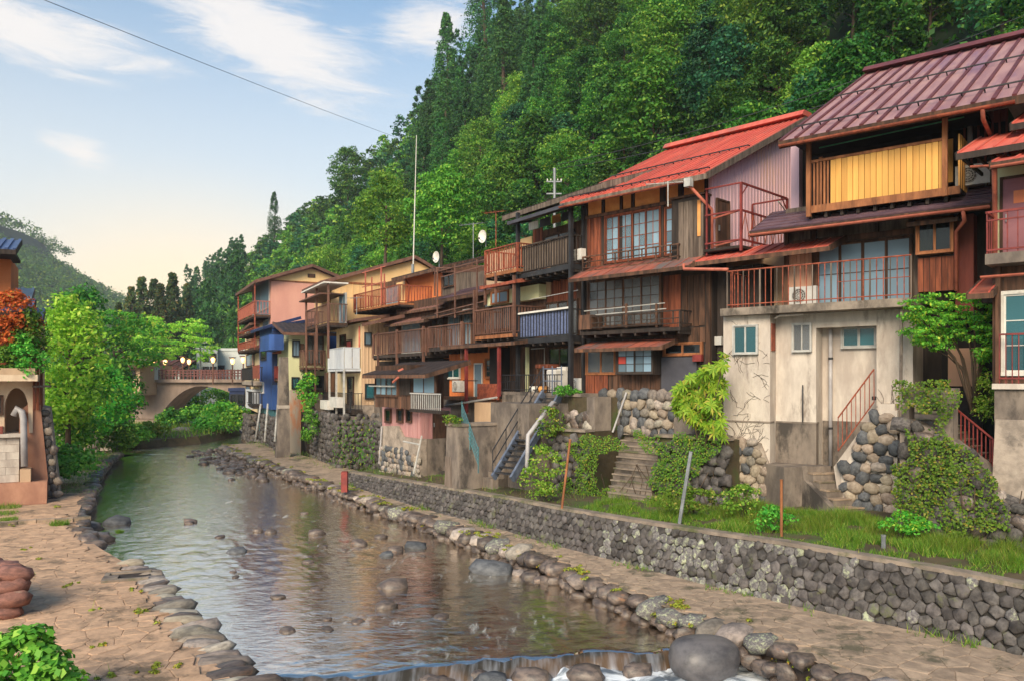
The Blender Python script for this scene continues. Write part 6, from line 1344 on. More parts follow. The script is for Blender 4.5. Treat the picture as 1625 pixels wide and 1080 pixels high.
for y in (-.4, 5.4):
    r_ = MB()
    for h in (.45, .75, 1.05): r_.box(BX(236)+ox, BX(392)+ox, y-.05, y+.05, dkz+h-.1+.35, dkz+h+.35)
    q = ob('railing', r_, M['bridge_rail'], BR, fix=False); q['label'] = 'red brown bridge railing'
    for i in range(28): x = BX(237)+ox+i*(BX(391)-BX(237))/27; bx(q, 'rail_post', x-.06, x+.06, y-.06, y+.06, dkz+.35, dkz+1.45, M['bridge_rail'])
bx(BR, 'pillar', BX(250)+ox-.3, BX(250)+ox+.3, -.6, -.1, dkz+.3, dkz+1.7, M['building_white']); bx(BR, 'abutment', BX(205)+ox, BX(247)+ox, .2, 4.8, -1, BZ(606)-.01, M['bridge'])
# lit street lamps
M['lamp_glow'] = bpy.data.materials.new('lamp_glow'); M['lamp_glow'].use_nodes = True; e = M['lamp_glow'].node_tree.nodes['Principled BSDF']; e.inputs['Emission Color'].default_value = (1, .52, .12, 1); e.inputs['Emission Strength'].default_value = 1.6
lamps = [(338, 571, 86.5, 'under the white building'), (369, 573, 86.6, 'nearest the stuccoed houses'), (290, 571, 92.5, 'over the middle of the bridge'), (300, 574, 95.5, 'low behind the bridge railing'), (262, 574, 92.4, 'in front of the red-roofed house beyond'), (243, 571, 90, 'among maple leaves at the left bridge end'), (386, 571, 84, 'against the wall of the stuccoed house')]
for px, py, Y, wh in lamps:
    p = PY(px, py, Y); T = thing('street_lamp', 'lit amber street lamp on a thin post '+wh, 'street lamp', (p.x, p.y, BZ(604)), 0, 'lit street lamps along the bridge'); h = p.z-BZ(604)
    ob('post', MB().tube([(0, 0, -.4), (0, 0, h-.3)], .07, 6), M['brown_metal'], T); b = MB(); n = 8
    for z, r_ in ((-.3, .1), (-.1, .22), (.18, .25), (.34, .08)):
        for i in range(n): b.v.append((math.cos(i/n*6.283)*r_, math.sin(i/n*6.283)*r_, h+z))
    for j in range(3):
        for i in range(n): b.f.append((j*n+i, j*n+(i+1) % n, (j+1)*n+(i+1) % n, (j+1)*n+i))
    ob('lantern', b, M['lamp_glow'], T, True); ob('lantern_cap', MB().prism([(math.cos(i/n*6.283)*.4, math.sin(i/n*6.283)*.4) for i in range(n)], 'z', h+.38, h+.48), M['brown_metal'], T)
# buildings beyond the bridge
def far_building(name, lab, cat, px0, px1, py0, py1, Y, m, wins, depth=8, roofm=None, ang=0, zb=0):
    p = PY((px0+px1)/2, py1, Y); kk = Y/FPX; B_ = thing(name, lab, cat, (p.x, p.y, p.z), ang); w_ = (px1-px0)*kk/2; h = (py1-py0)*kk
    ob('wall', MB().box(-w_, w_, 0, depth, -zb, h), M[m], B_, fix=False)
    for a, c, q0, q1 in wins: window(B_, 'f', 0, (a-(px0+px1)/2)*kk, (c-(px0+px1)/2)*kk, (py1-q1)*kk, (py1-q0)*kk, 2, 1, 1, 'black_metal', 'glass_dark', None, fw=.1, d=.08)
    if roofm: roof(B_, -w_-.6, w_+.6, -.8, h-.1, depth/2, h+1.1, roofm, .15, .6, roofm, .05, .1, 'wood_dark')
    else: ob('parapet', MB().box(-w_-.1, w_+.1, -.1, depth+.1, h, h+.35), M[m], B_, fix=False)
    return B_
far_building('office_building', 'white flat-roofed three storey building beyond the bridge', 'building', 313, 344, 553, 622, 105, 'building_white', [(323, 330, 561, 572), (323, 330, 582, 592), (334, 341, 561, 572), (334, 341, 582, 592)], zb=6, ang=.35)
far_building('flat_roofed_building', 'low grey green flat-roofed hall right of the white building', 'building', 341, 390, 556, 622, 108, 'building_white', [(345, 355, 580, 587)], zb=6, ang=-.1)
far_building('riverside_house', 'low house with salmon red roof seen over the bridge railing', 'house', 236, 285, 583, 612, 100, 'building_white', [(240, 252, 592, 600), (262, 276, 592, 600)], roofm='rusty_roof', zb=6)
far_building('riverside_house', 'dim house with grey roof behind the maple on the left bank', 'house', 176, 222, 578, 612, 84, 'tan_wall', [(182, 192, 588, 598), (203, 214, 588, 598)], roofm='brown_roof', zb=1)
far_building('blue_shed', 'dark blue shed on the bank under the far end of the bridge', 'shed', 364, 388, 620, 647, 82, 'blue_dark', [(367, 375, 626, 640), (378, 386, 626, 640)], depth=3, zb=3)
# utility poles and overhead wires
for px, y0, y1, Y, lb in ((232, 515, 612, 98, 'grey utility pole beyond the maple on the left bank'), (318, 538, 612, 100, 'slim utility pole in front of the white building beyond the bridge')):
    a = PY(px, y1, Y); h = PY(px, y0, Y).z-a.z; T = thing('utility_pole', lb, 'utility pole', a); ob('pole', MB().tube([(0, 0, -2), (0, 0, h)], .16, 7, .11), M['steel'], T)
    for z in (.5, 1.3): bx(T, 'crossarm', -.9, .9, -.06, .06, h-z, h-z+.12, M['steel'])
    for i in range(3): bx(T, 'insulator', -.8+.75*i, -.7+.75*i, -.05, .05, h-.38, h-.2, M['white_paint'])
a = PY(880, 312, 39); T = thing('utility_pole', 'steel utility pole with insulators behind the dark roof left of the red roof', 'utility pole', (a.x, a.y, a.z-4.2)); ob('pole', MB().tube([(0, 0, 0), (0, 0, 5.6)], .07, 7), M['steel'], T)
for z in (4.9, 4.3): bx(T, 'crossarm', -.4, .35, -.04, .04, z, z+.06, M['steel'])
for i in range(5): bx(T, 'insulator', -.38+.17*i, -.33+.17*i, -.03, .03, 4.97+(i % 2)*.02, 5.07, M['white_paint'])
ob('transformer', MB().tube([(.2, -.1, 3.7), (.2, -.1, 4.1)], .12, 10), M['steel'], T)
def wire(a, b_, sag, lab, r=.018, n=16):
    pts = [a.lerp(b_, i/n)-Vector((0, 0, sag*4*(i/n)*(1-i/n))) for i in range(n+1)]; tag(ob('overhead_wire', MB().tube(pts, r, 4), M['wire'], None, True), lab, 'wire', 'overhead wires')
wire(PY(60, -4, 26), PY(860, 290, 150), .8, 'long dark cable sloping across the sky down to the wooded hill', .012)
wire(PY(884, 262, 39), PY(1660, 10, 34), .6, 'thin wire from the utility pole up past the purple roof'); wire(PY(884, 268, 39), PY(1660, 30, 30), .8, 'lower of the two wires running from the utility pole over the red roof')
# antennas, mast and dishes on the roofs
a = PY(655, 425, 47); b_ = PY(661, 215, 47); T = thing('radio_mast', 'tall thin white mast rising above the yellow gable and orange wall', 'mast', a); ob('mast', MB().tube([(0, 0, -1), tuple(b_-a)], .045, 6, .02), M['white_paint'], T); ob('base_clamp', MB().tube([(0, 0, -1), (0, 0, .2)], .09, 8), M['steel'], T)
W_ = lambda px, py, Y: (F4.s(px, py, 0), PY(px, py, Y))
def on(F, px, py, Y): d = PY(px, py, Y)-F.o; return d.dot(F.ex), d.dot(F.ey), d.z
dish(F4, *on(F4, 697, 424, 41), 'white satellite dish at the left on the dark roof by the orange wall', .5, .2); dish(F4, *on(F4, 771, 392, 36), 'white satellite dish above the drying rack left of the upper brown balcony', .45, .2)
antenna(F4, *on(F4, 751, 410, 38), 1.7, 'spidery TV antenna on a pale mast between the two satellite dishes'); antenna(F4, *on(F4, 787, 392, 35), 1.6, 'rusty TV antenna right of the upper satellite dish', 'rust', 6, .6); antenna(F2, *on(F2, 1060, 328, 25), .8, 'small bare antenna hung before the orange plaster under the red eave', 'alu', 5, .7)
antenna(F5, *on(F5, 566, 500, 44), 1.0, 'old antenna bracket by the orange pipe balcony', 'steel', 4, .5)
# ================================================================ left bank: stuccoed house, buttresses, stone walls
FL = Fr(0, 31.5, -1, ZP); FL.ex = Vector((.88, .475, 0)); FL.ey = Vector((-.475, .88, 0)); O_ = FL.o; rzL = math.atan2(.475, .88)
lx_ = lambda px: FL.f(px)[0]; Zl = lambda py: FL.f(32, py)[1]
HL = thing('stuccoed_house', 'stuccoed house with arched opening, clay buttress and blue tiled roof on the left bank', 'house', O_, rzL)
ob('plinth', MB().prism([(-1.2, -.2), (-.75, Zl(762)), (6, Zl(762)), (6, -.2)], 'x', -4, lx_(76)).prism([(-4, -.2), (lx_(76), -.2), (lx_(76), .02), (-4, .02)], 'y', -1.2, -1.19), M['terracotta'], HL)
zq0, zq1 = Zl(762), Zl(692); n_ = 6
for r_ in range(n_):
    for c_ in range(6):
        x1 = lx_(31)-.9*c_-(.45 if r_ % 2 else 0); x0 = x1-.88; z0 = zq0+(zq1-zq0)*r_/n_; z1 = zq0+(zq1-zq0)*(r_+1)/n_; bx(HL, 'concrete_block', x0, x1, -.42+.05*r_, .8, z0+.008, z1, M['concrete'])
    if r_ % 2: z0 = zq0+(zq1-zq0)*r_/n_; z1 = zq0+(zq1-zq0)*(r_+1)/n_; bx(HL, 'concrete_block', lx_(31)-.44, lx_(31), -.42+.05*r_, .8, z0+.008, z1, M['concrete'])
bx(HL, 'ledge', -4, lx_(34), -.35, 2, zq1+.002, zq1+.14, M['concrete'])
zA = zq1+.14; zt = Zl(604)
arch = [(-4, zA), (-4, zt), (lx_(52), zt), (lx_(52), zA), (lx_(46), zA)]
for i in range(13): t = math.pi*i/12; arch.append((lx_(26)+math.cos(t)*lx_(19), zA+(zt-zA)*.45+math.sin(t)*(zt-zA)*.42))
arch.append((lx_(7), zA)); ob('arched_wall', MB().prism(arch, 'y', .0, .5), M['stucco'], HL)
wall(HL, -4, lx_(52), 2.2, 6, zA-1, zt, M['tan_wall'], 'arch_room_wall'); bx(HL, 'side_wall', lx_(46), lx_(52), .501, 6, zA-1.5, zt-.002, M['stucco'])
window(HL, 'f', 0, -.5, lx_(3), Zl(655), Zl(628), 1, 1, 2, 'wood_dark', 'glass_dark', None); bx(HL, 'pipe_box', -.2, lx_(5), -.2, -.001, zA, zA+.3, M['red_wall'])
ob('clay_buttress', MB().prism([(lx_(30), zq0), (lx_(76), zq0), (lx_(64), Zl(642)), (lx_(50), Zl(636)), (lx_(30), Zl(652))], 'y', .1, 1.6), M['terracotta'], HL)
pebbles(HL, [(lx_(70), -.2), (lx_(96), -.2), (lx_(78), Zl(648)), (lx_(66), Zl(645))], 'f', .3, .30, ('tan', 'dark', 'wet'), mort='mortar', most=60, thick=2.2, proud=.06)
pipe(HL, [(lx_(22), -.1, Zl(658)), (lx_(28), -.15, Zl(647)), (lx_(35), -.2, Zl(652)), (lx_(38), -.25, Zl(664)), (lx_(40), -.45, Zl(738))], .13, 'pvc'); bx(HL, 'pipe_block', lx_(33), lx_(50), -.6, .1, zq0-.02, Zl(742), M['tan_wall'])
ob('balcony_slab', MB().box(-4, lx_(62), -1.1, 2.2, zt+.002, Zl(594)), M['stucco'], HL, fix=False); bx(HL, 'planter_wall', -4, lx_(58), -1.1, -.95, Zl(594)+.002, Zl(584), M['tan_wall'])
for px in (55, 60, 65): bx(HL, 'lattice_post', lx_(px)-.05, lx_(px)+.05, -.3+.3*(px-55)/5, -.2+.3*(px-55)/5, Zl(650), Zl(560), M['wood_red'])
bx(HL, 'shelf', lx_(52), lx_(80), -.4, 1.2, Zl(614), Zl(611), M['wood_grey']); bx(HL, 'rail', lx_(56), lx_(72), -.3, -.22, Zl(562), Zl(559), M['wood_grey'])
wall(HL, -4, lx_(46), 1.4, 6, Zl(594), Zl(488), M['wood_red'], 'upper_wall'); wall(HL, -4, lx_(11), 1.8, 6, Zl(488), Zl(400), M['orange_wall'], 'attic_wall')
roof(HL, -4, lx_(50), -.6, Zl(496), 2.6, Zl(466), 'blue_roof', .12, .28, 'blue_roof', .07, .12, 'wood_dark'); roof(HL, lx_(30), lx_(66), .2, Zl(507), 2.4, Zl(483), 'blue_roof', .12, .28, 'blue_roof', .07, .12, 'wood_dark')
roof(HL, -4, lx_(44), 2.0, Zl(468), 4.5, Zl(440), 'building_white', .12, .4, 'building_white', .05, .1, 'wood_grey'); roof(HL, -4, lx_(25), -.2, Zl(398), 3, Zl(364), 'blue_roof', .12, .28, 'blue_roof', .07, .12, 'wood_black')
bx(HL, 'soffit', -4, lx_(24), .0, 3, Zl(404), Zl(399), M['wood_black']); wall(HL, lx_(46)+.01, lx_(62), 1.0, 5, Zl(690), Zl(505), M['tan_wall'], 'annex_wall')
# round-stone heap at the near left edge
SW = thing('boulder_wall', 'short wall of red brown boulders at the left edge beside the leafy bush', 'stone wall', P(42, 972, ZP)); random.seed(21)
for r_ in range(4):
    for i in range(5):
        s = random.uniform(.5, .68); link('stone', random.choice(STV['redrock']), SW, (-.22-i*.36+random.uniform(-.05, .05), i*.28+r_*.07-.3, .1+r_*.25), (random.uniform(-.2, .2), random.uniform(-.2, .2), random.uniform(-.3, .6)), (s*1.15, s*.95, s*.6))
# square stone-lined outlet in the paving
p = P(203, 916, ZP); OT = thing('stone_outlet', 'square stone-edged channel opening through the paved path to the water', 'channel', p, .35)
for q in ((-.55, .5, -.42, -.3), (-.55, .5, .34, .46), (-.55, -.43, -.3, .34)): bx(OT, 'edge_stone', q[0], q[1], q[2], q[3], -.02, .07, M['cap'])
bx(OT, 'channel_floor', -.43, .5, -.3, .34, -.02, .025, M['wood_black']); bx(OT, 'lintel_stone', -.55, -.2, -.3, .05, .02, .08, M['concrete_dk'])
# step and kerb across the path by the pipe
KB = thing('stone_step', 'low stone step crossing the left path above the sitting rocks', 'step', P(75, 828, ZP), .45); random.seed(5)
for i in range(5): bx(KB, 'stone', -1.4+i*.55, -.87+i*.55, -.14+random.uniform(-.03, .03), .14, -.1, .1+random.uniform(-.02, .03), M['path_grey'])
# rubble wall and steps further along
RW2 = thing('rubble_wall', 'overgrown rubble wall of pale stones behind the shrubs on the left bank', 'stone wall', P(118, 722, ZP), .25); pebbles(RW2, [(-1.6, 0), (1.3, 0), (1.3, 1.7), (-1.6, 2.0)], 'f', 0, .42, ('round', 'tan', 'wet'), most=150, proud=.07)
q = thing('stone_steps', 'dark stone steps climbing the left bank below the small railing', 'steps', P(160, 706, ZP), .1)
for i in range(12): bx(q, 'step', -.8, .8, i*.22, i*.22+.6, -.4, .24*(i+1), M['concrete_dk'])
rl = MB()
for i in range(4): rl.tube([(-.9+i*.6, 2.7, 2.8), (-.9+i*.6, 2.7, 3.9)], .03, 5)
for z in (3.3, 3.85): rl.tube([(-.9, 2.7, z), (.9, 2.7, z)], .03, 5)
ob('railing', rl, M['teal_paint'], q)
# ================================================================ trees
random.seed(11)
G_HILL = 'trees on the wooded hillside'
KINDS = {}
def proto(kind, label, lm, maker, n, hs):
    """a few grown shapes of one kind; each shape is a trunk mesh and a crown mesh"""
    KINDS[kind] = (label, [(npmesh('crown', maker(h), 4, lm, False), trunk_mesh(h*.72, h*.022, 6, h*(.03 if kind == 'cedar' else .15))) for h in hs])
proto('deep', 'dense deep green broadleaf tree on the wooded hillside behind the houses', L['hill_a'], lambda h: crown_broad(h, h*.36, 100, 84, .31), 3, (10, 12, 9))
proto('light', 'light yellow green broadleaf tree on the wooded hillside behind the houses', L['hill_b'], lambda h: crown_broad(h, h*.40, 100, 84, .30), 3, (9, 11, 8))
proto('blue', 'cool blue green broadleaf tree on the wooded hillside behind the houses', L['hill_c'], lambda h: crown_broad(h, h*.38, 100, 84, .31), 2, (10, 8))
proto('cedar', 'tall pointed dark cedar on the wooded hillside behind the houses', L['cedar'], lambda h: crown_cedar(h, h*.15, 170, 50, .40), 3, (20, 17, 23))
def hill_label(kind, px, py, t2):
    look = {'deep': 'deep green leafy tree', 'light': 'yellow green leafy tree', 'blue': 'blue green leafy tree', 'cedar': 'pointed dark cedar'}[kind]
    band = 'just behind the roofs' if t2 < 18 else 'low down' if t2 < 26 else 'at mid slope' if t2 < 36 else 'above mid slope' if t2 < 48 else 'high up' if t2 < 62 else 'near the ridge'
    for lim, wh in ((330, 'beyond the bridge'), (450, 'above the pink gabled house'), (560, 'above the white panelled balcony'), (660, 'left of the tall white mast'), (710, 'above the lower satellite dish'), (750, 'between the two satellite dishes'), (800, 'above the upper satellite dish'), (860, 'above the black steel posts'), (960, 'left above the red roof'), (1080, 'above the middle of the red roof'), (1200, 'above the right end of the red roof'), (1320, 'left above the purple roof'), (1450, 'above the ridge of the purple roof')):
        if px < lim: return look+' '+band+' '+wh
    return look+' '+band+' at the top right photo corner'
def plant_tree(kind, p, sc_, label=None, group=None, name=None):
    lab, shapes = KINDS[kind]; cr, tr = random.choice(shapes)
    o = thing(name or ('cedar_tree' if kind == 'cedar' else 'broadleaf_tree'), label or lab, 'tree', p, random.uniform(0, 6.28), group or G_HILL); o.scale = (sc_*random.uniform(.9, 1.12), sc_*random.uniform(.9, 1.12), sc_)
    link('trunk', tr, o); link('crown', cr, o); return o
cand = []
s_ = -76
while s_ < 360:
    step = 4.5 if s_ < 110 else 6.4 if s_ < 200 else 8.5
    t_ = 13.5
    while t_ < 92:
        s2, t2 = s_+random.uniform(-.42, .42)*step, t_+random.uniform(-.42, .42)*step; p = HO+HD*s2+HN*t2; z = hill_z(s2, t2)
        if p.y > 22:
            px = CX+p.x/p.y*FPX; py = HY-(z+9-CAMZ)/p.y*FPX
            if -150 < px < 1800 and py > -170: cand.append((p.length, p.x, p.y, z, s2, t2, px, py))
        t_ += step*(.92 if t_ < 60 else 1.0)
    s_ += step
cand.sort(); far_leaf = {'deep': [], 'light': [], 'blue': [], 'cedar': []}; n = 0
for d_, x, y, z, s2, t2, px, py in cand:
    q = mn.noise(Vector((s2*.035, t2*.06, 8))); 
    ced = (655 < px < 860 and t2 > 34+q*16) or (px < 385 and q > -.25)
    dk = px > 900 and py < 190; kind = 'cedar' if ced and random.random() < .86 else random.choice(('deep', 'deep', 'blue', 'deep', 'light') if dk else ('deep', 'deep', 'light', 'blue') if q < .12 else ('light', 'deep', 'light', 'blue'))
    if n < 296:
        plant_tree(kind, (x, y, z-.3), random.uniform(.58, .94)*(.85 if t2 < 20 else 1.08), hill_label(kind, px, py, t2)); n += 1
    else:
        h = random.uniform(15, 21) if kind == 'cedar' else random.uniform(6.5, 10.5)
        V = crown_cedar(h, h*.15, 44, 14, .95) if kind == 'cedar' else crown_broad(h, h*.40, 36, 17, .80)
        far_leaf[kind].append(V+np.array([x, y, z-.3]))
for k_, lm in (('deep', 'hill_a'), ('light', 'hill_b'), ('blue', 'hill_c'), ('cedar', 'cedar')):
    if far_leaf[k_]: stuff(link('far_wood', npmesh('far_wood', np.concatenate(far_leaf[k_]), 4, L[lm])))
# undergrowth on the slope between the trunks
U = []
for i in range(4200):
    s2, t2 = random.uniform(-80, 200), random.uniform(9, 92) if i % 3 else random.uniform(9, 20); p = HO+HD*s2+HN*t2; U.append((p.x, p.y, hill_z(s2, t2)+.5, random.uniform(.8, 1.8), .6))
for i in range(3600):
    s2, t2 = random.uniform(-80, 60), random.uniform(14, 94); p = HO+HD*s2+HN*t2; U.append((p.x, p.y, hill_z(s2, t2)+random.uniform(.4, 2.2), random.uniform(1.0, 2.2), .8))
stuff(link('undergrowth', npmesh('undergrowth', clumps(U, 24, .5), 4, L['hill_a'])))
# a dozen special trees that stand out
for px, py, Y, kind, sc_, lab in ((770, 120, 150, 'cedar', 1.25, 'topmost spear-shaped cedar where the ridge meets the top of the photo'), (708, 175, 158, 'cedar', 1.25, 'pointed cedar standing free on the skyline right of the tallest cloud gap'),
                                  (435, 385, 235, 'cedar', .85, 'single dark conifer sticking up low on the skyline above the pink house'),
                                  (552, 332, 180, 'deep', 1.5, 'big dark round-headed tree with sky holes on the skyline'), (1035, 255, 62, 'light', 1.05, 'bright green layered tree just above the red roof'), (1170, 190, 60, 'light', .9, 'yellow green tree between the red roof and the purple roof'),
                                  (700, 395, 66, 'light', .9, 'leafy light tree directly behind the roof antennas'), (610, 402, 72, 'light', .8, 'pale green tree behind the yellow gable')):
    p = PY(px, py, Y); plant_tree(kind, (p.x, p.y, p.z-2), sc_, lab, None)
# conifers standing by the bridge against the sunset
KINDS['fir'] = ('', [(npmesh('crown', crown_cedar(h, h*.125, 150, 36, .50, .1), 4, L['dark_fir']), trunk_mesh(h*.85, h*.018, 4, 1)) for h in (16, 18)])
for i, (px, yt, lab) in enumerate(((208, 447, 'leftmost of the tall firs dark against the sunset sky'), (225, 452, 'second fir from the left in the sunset row'), (244, 455, 'broad fir in the middle of the sunset row'), (255, 462, 'short fir squeezed in the middle of the sunset row'), (274, 446, 'tallest narrow fir of the sunset row'), (297, 462, 'right-hand fir of the sunset row meeting the wooded slope'), (188, 490, 'low fir at the left foot of the sunset row'), (232, 478, 'stocky fir standing in front of the sunset row'))):
    Y = 150+i % 3*6; a = PY(px, yt, Y); z0 = 1.5; h = a.z-z0; T = plant_tree('fir', (a.x, a.y, z0), h/17, lab, 'firs by the bridge', 'fir_tree')
# far mountain on the left with its woods
def mz(x, y):
    r_ = 71-(x+273)*.58 if x > -330 else 121-(x+330)*.12*-1
    r_ = max(10, r_+mn.noise(Vector((x*.02, y*.02, 1)))*7); f = min(1, max(0, (y-250)/170)); f = f*f*(3-2*f); b_ = max(0, (y-420)/200); return r_*f*(1-.15*b_)
b = MB(); xs = [-560+i*16 for i in range(34)]; ys = [230+i*16 for i in range(22)]
for x in xs:
    for y in ys: b.v.append((x, y, mz(x, y)-7))
for i in range(len(xs)-1):
    for j in range(len(ys)-1): a = i*len(ys)+j; b.f.append((a, a+len(ys), a+len(ys)+1, a+1))
struct(ob('far_mountain', b, M['hill_soil'], None, True))
FM = []
for i in range(10500):
    x, y = random.uniform(-540, -50), random.uniform(290, 590); r_ = random.uniform(2.2, 4.2)
    FM.append((x, y, mz(x, y)-6+random.uniform(0, 2.5), r_, random.uniform(.8, 1.5)))
stuff(link('far_mountain_wood', npmesh('far_mountain_wood', clumps(FM, 24, 1.8), 4, L['hill_b'])))
# ---------------------------------------------------------------- left bank trees and shrubs
def bush(name, label, cat, p, cl, per, leaf, lm, asp=.6, stems=5, group=None, up=.35, droop=.4, jit=.55):
    o = thing(name, label, cat, p, 0, group); link('foliage', npmesh('foliage', clumps(cl, per, leaf, asp, up, jit, droop), 4, lm), o)
    b = MB()
    for i in range(stems):
        c = random.choice(cl); b.tube([(random.uniform(-.15, .15), random.uniform(-.15, .15), -.1), (c[0]*.4, c[1]*.4, c[2]*.5), (c[0], c[1], c[2])], max(.012, c[2]*.012), 5, .006)
    ob('stem', b, M['bark'], o, True); return o
def blob(n, rx, ry, h, r0, r1, z0=0.0, sq=.7):
    c = []
    for _ in range(n):
        a = random.uniform(0, 6.28); q = math.sqrt(random.random()); z = random.random(); w_ = max(.25, math.sin(math.pi*(z*.8+.15))); c.append((math.cos(a)*rx*q*w_, math.sin(a)*ry*q*w_, z0+h*z, random.uniform(r0, r1), sq))
    return c
def layered(n, rx, h, z0, r0, r1):
    """flat spreading sprays of a maple"""
    c = []
    for _ in range(n):
        a = random.uniform(0, 6.28); q = random.uniform(.1, 1)**.6; z = random.random(); c.append((math.cos(a)*rx*q*(1.05-.6*abs(z-.45)), math.sin(a)*rx*q*(1.05-.6*abs(z-.45)), z0+h*(.6*round(z*6)/6+.4*z)-.12*rx*q*q, random.uniform(r0, r1), .4))
    return c
def pt(px, py, Y): return PY(px, py, Y)
def tree2(name, label, px, pyb, Y, cl, per, leaf, lm, th, tr, group='trees on the left bank'):
    p = pt(px, pyb, Y); o = thing(name, label, 'tree', p, 0, group); link('crown', npmesh('crown', clumps(cl, per, leaf), 4, lm), o); link('trunk', trunk_mesh(th, tr, 7, th*.3), o); return o
tree2('broadleaf_tree', 'bright yellow green leaning tree beside the stuccoed house on the left bank', 108, 690, 44, blob(130, 2.4, 2.3, 6.8, .5, 1.0, .6), 52, .26, L['bright'], 5.5, .16)
tree2('broadleaf_tree', 'tall dark green round tree rising behind the bright leaning tree', 128, 690, 60, blob(110, 3.0, 3.0, 8.0, .7, 1.2, 3.0), 42, .36, L['hill_a'], 8, .22)
tree2('maple_tree', 'wide maple with flat layered sprays left of the bridge', 190, 660, 66, layered(150, 4.2, 4.0, 4.6, .5, 1.0), 40, .30, L['maple'], 5.5, .2)
tree2('maple_tree', 'second layered maple rising behind the bridge railing', 268, 640, 97, layered(150, 5.6, 4.6, 6.0, .5, 1.0), 40, .32, L['bright'], 5, .2)
tree2('broadleaf_tree', 'deep green bushy tree under the layered maple at the water', 184, 680, 60, blob(100, 1.8, 1.8, 4.2, .5, .9, .6), 40, .32, L['hill_a'], 3.5, .14)
tree2('broadleaf_tree', 'leafy green tree hanging over the rubble wall on the left bank', 120, 715, 46, blob(110, 2.5, 2.0, 4.6, .5, .95, .3), 42, .27, L['hill_b'], 3, .12)
tree2('broadleaf_tree', 'mid green tree filling the bank between the dark steps and the maple', 160, 690, 52, blob(90, 2.2, 2.0, 4.2, .5, .95, .2), 40, .28, L['maple'], 3, .12)
for px, py, Y, rx, h, lm, lab in ((110, 745, 37, 1.3, .9, 'bush', 'low bright shrub beside the rubble buttress on the left path'), (97, 752, 35.5, .7, .7, 'bush', 'small shrub at the foot of the rubble buttress'), (206, 703, 60, 1.5, 1.3, 'bush', 'reedy green shrub at the water under the maple'), (182, 712, 54, 1.6, 1.6, 'hill_b', 'green shrub by the river bend below the dark steps'), (238, 690, 66, 1.3, .9, 'grass', 'pale reed clump on the far water edge under the bridge'),
                                  (312, 668, 82, 1.8, 1.4, 'hill_b', 'bush under the middle of the bridge arch'), (350, 664, 80, 2.2, 1.5, 'maple', 'bush on the bank under the right half of the bridge'), (375, 676, 70, 1.5, 1.4, 'hill_b', 'bush by the foot of the stuccoed house at the row end'), (335, 680, 72, 2.0, .8, 'bush', 'low spreading shrub on the green island before the bridge'), (268, 674, 78, 1.3, 1.5, 'hill_a', 'dark bush beside the bridge pier in the water'), (285, 655, 97, 2.2, 2.6, 'hill_a', 'tall dark bush behind the bridge arch'), (345, 650, 97, 3, 2.4, 'hill_b', 'green thicket seen through the bridge arch'), (165, 640, 56, 2, 2, 'maple', 'shrub above the dark steps on the left bank')):
    bush('shrub', lab, 'shrub', pt(px, py, Y), blob(46, rx, rx*.8, h, .3*min(rx, 1.6), .55*min(rx, 1.6)), 34, .13+Y*.0022, L[lm], group='shrubs along the river banks')
# green island before the bridge
isl = MB(); pts = [(-44, 64), (-36, 60.5), (-29, 61), (-26, 66), (-26, 76), (-34, 86), (-50, 86), (-54, 72)]
n0 = len(pts); isl.v += [(x, y, -.1) for x, y in pts]+[(x*.96-1.4, y*.97+2, .55) for x, y in pts]; isl.f += [tuple(range(n0, 2*n0))]+[(i, (i+1) % n0, n0+(i+1) % n0, n0+i) for i in range(n0)]; struct(ob('river_island', isl, M['soil']))
def grass(pos, h0, h1, w_, lm, name, spread=.3):
    pos = np.array(pos); k = len(pos); a = rng.uniform(0, 6.28, k); h = rng.uniform(h0, h1, k)*np.array([max(.3, .75+1.1*mn.noise(Vector((q[0]*.8, q[1]*.8, 3)))) for q in pos]); ln = rng.normal(0, spread, (k, 2))*h[:, None]
    b = np.stack([np.cos(a)*w_/2, np.sin(a)*w_/2, np.zeros(k)], 1); top = pos+np.stack([ln[:, 0], ln[:, 1], h], 1); mid = pos+np.stack([ln[:, 0]*.35, ln[:, 1]*.35, h*.6], 1)
    return stuff(link(name, npmesh(name, np.stack([pos-b, pos+b, top], 1).reshape(-1, 3), 3, lm)))
gp = []
for i in range(5000):
    x, y = random.uniform(-54, -26), random.uniform(60, 84)
    if inpoly(x, y, [(a*.98-.7, b_*.985+1) for a, b_ in pts]): gp.append((x, y, .4))
grass(gp, .5, 1.1, .10, L['grass'], 'island_grass')
# red maple and planting on the stucco house
def hlp(px, py, Y): return PY(px, py, Y)
bush('red_maple', 'rust red leaved maple bush on the balcony of the stuccoed house', 'shrub', hlp(14, 560, 31.5), blob(70, 1.15, .8, 2.1, .22, .42, .3), 46, .13, L['redleaf'])
bush('shrub', 'green bush below the red maple on the stuccoed balcony', 'shrub', hlp(36, 596, 31.3), blob(60, .85, .6, 1.5, .2, .38), 46, .13, L['bush'])
bush('shrub', 'bronze green bush right of the red maple on the stuccoed balcony', 'shrub', hlp(48, 570, 31.6), blob(56, .6, .6, 1.9, .2, .38), 44, .13, L['ivy'])
bush('shrub', 'green shrub at the left edge under the red maple', 'shrub', hlp(4, 590, 31), blob(40, .6, .5, .9, .2, .34), 40, .13, L['hill_b'])
# ---------------------------------------------------------------- near plants
p = P(50, 1135, ZP); bush('leafy_bush', 'bright green broad-leaved bush in the bottom corner beside the red brown boulders', 'bush', (p.x-.15, p.y, ZP), blob(80, .85, .7, 1.2, .15, .28), 36, .135, L['bush'], .8, 9, None, .7, .2, .4)
F = F1; X = lambda px, off=0.0: F1.f(px, 600, off)[0]; Zf = lambda px, py, off: F1.f(px, py, off)[1]
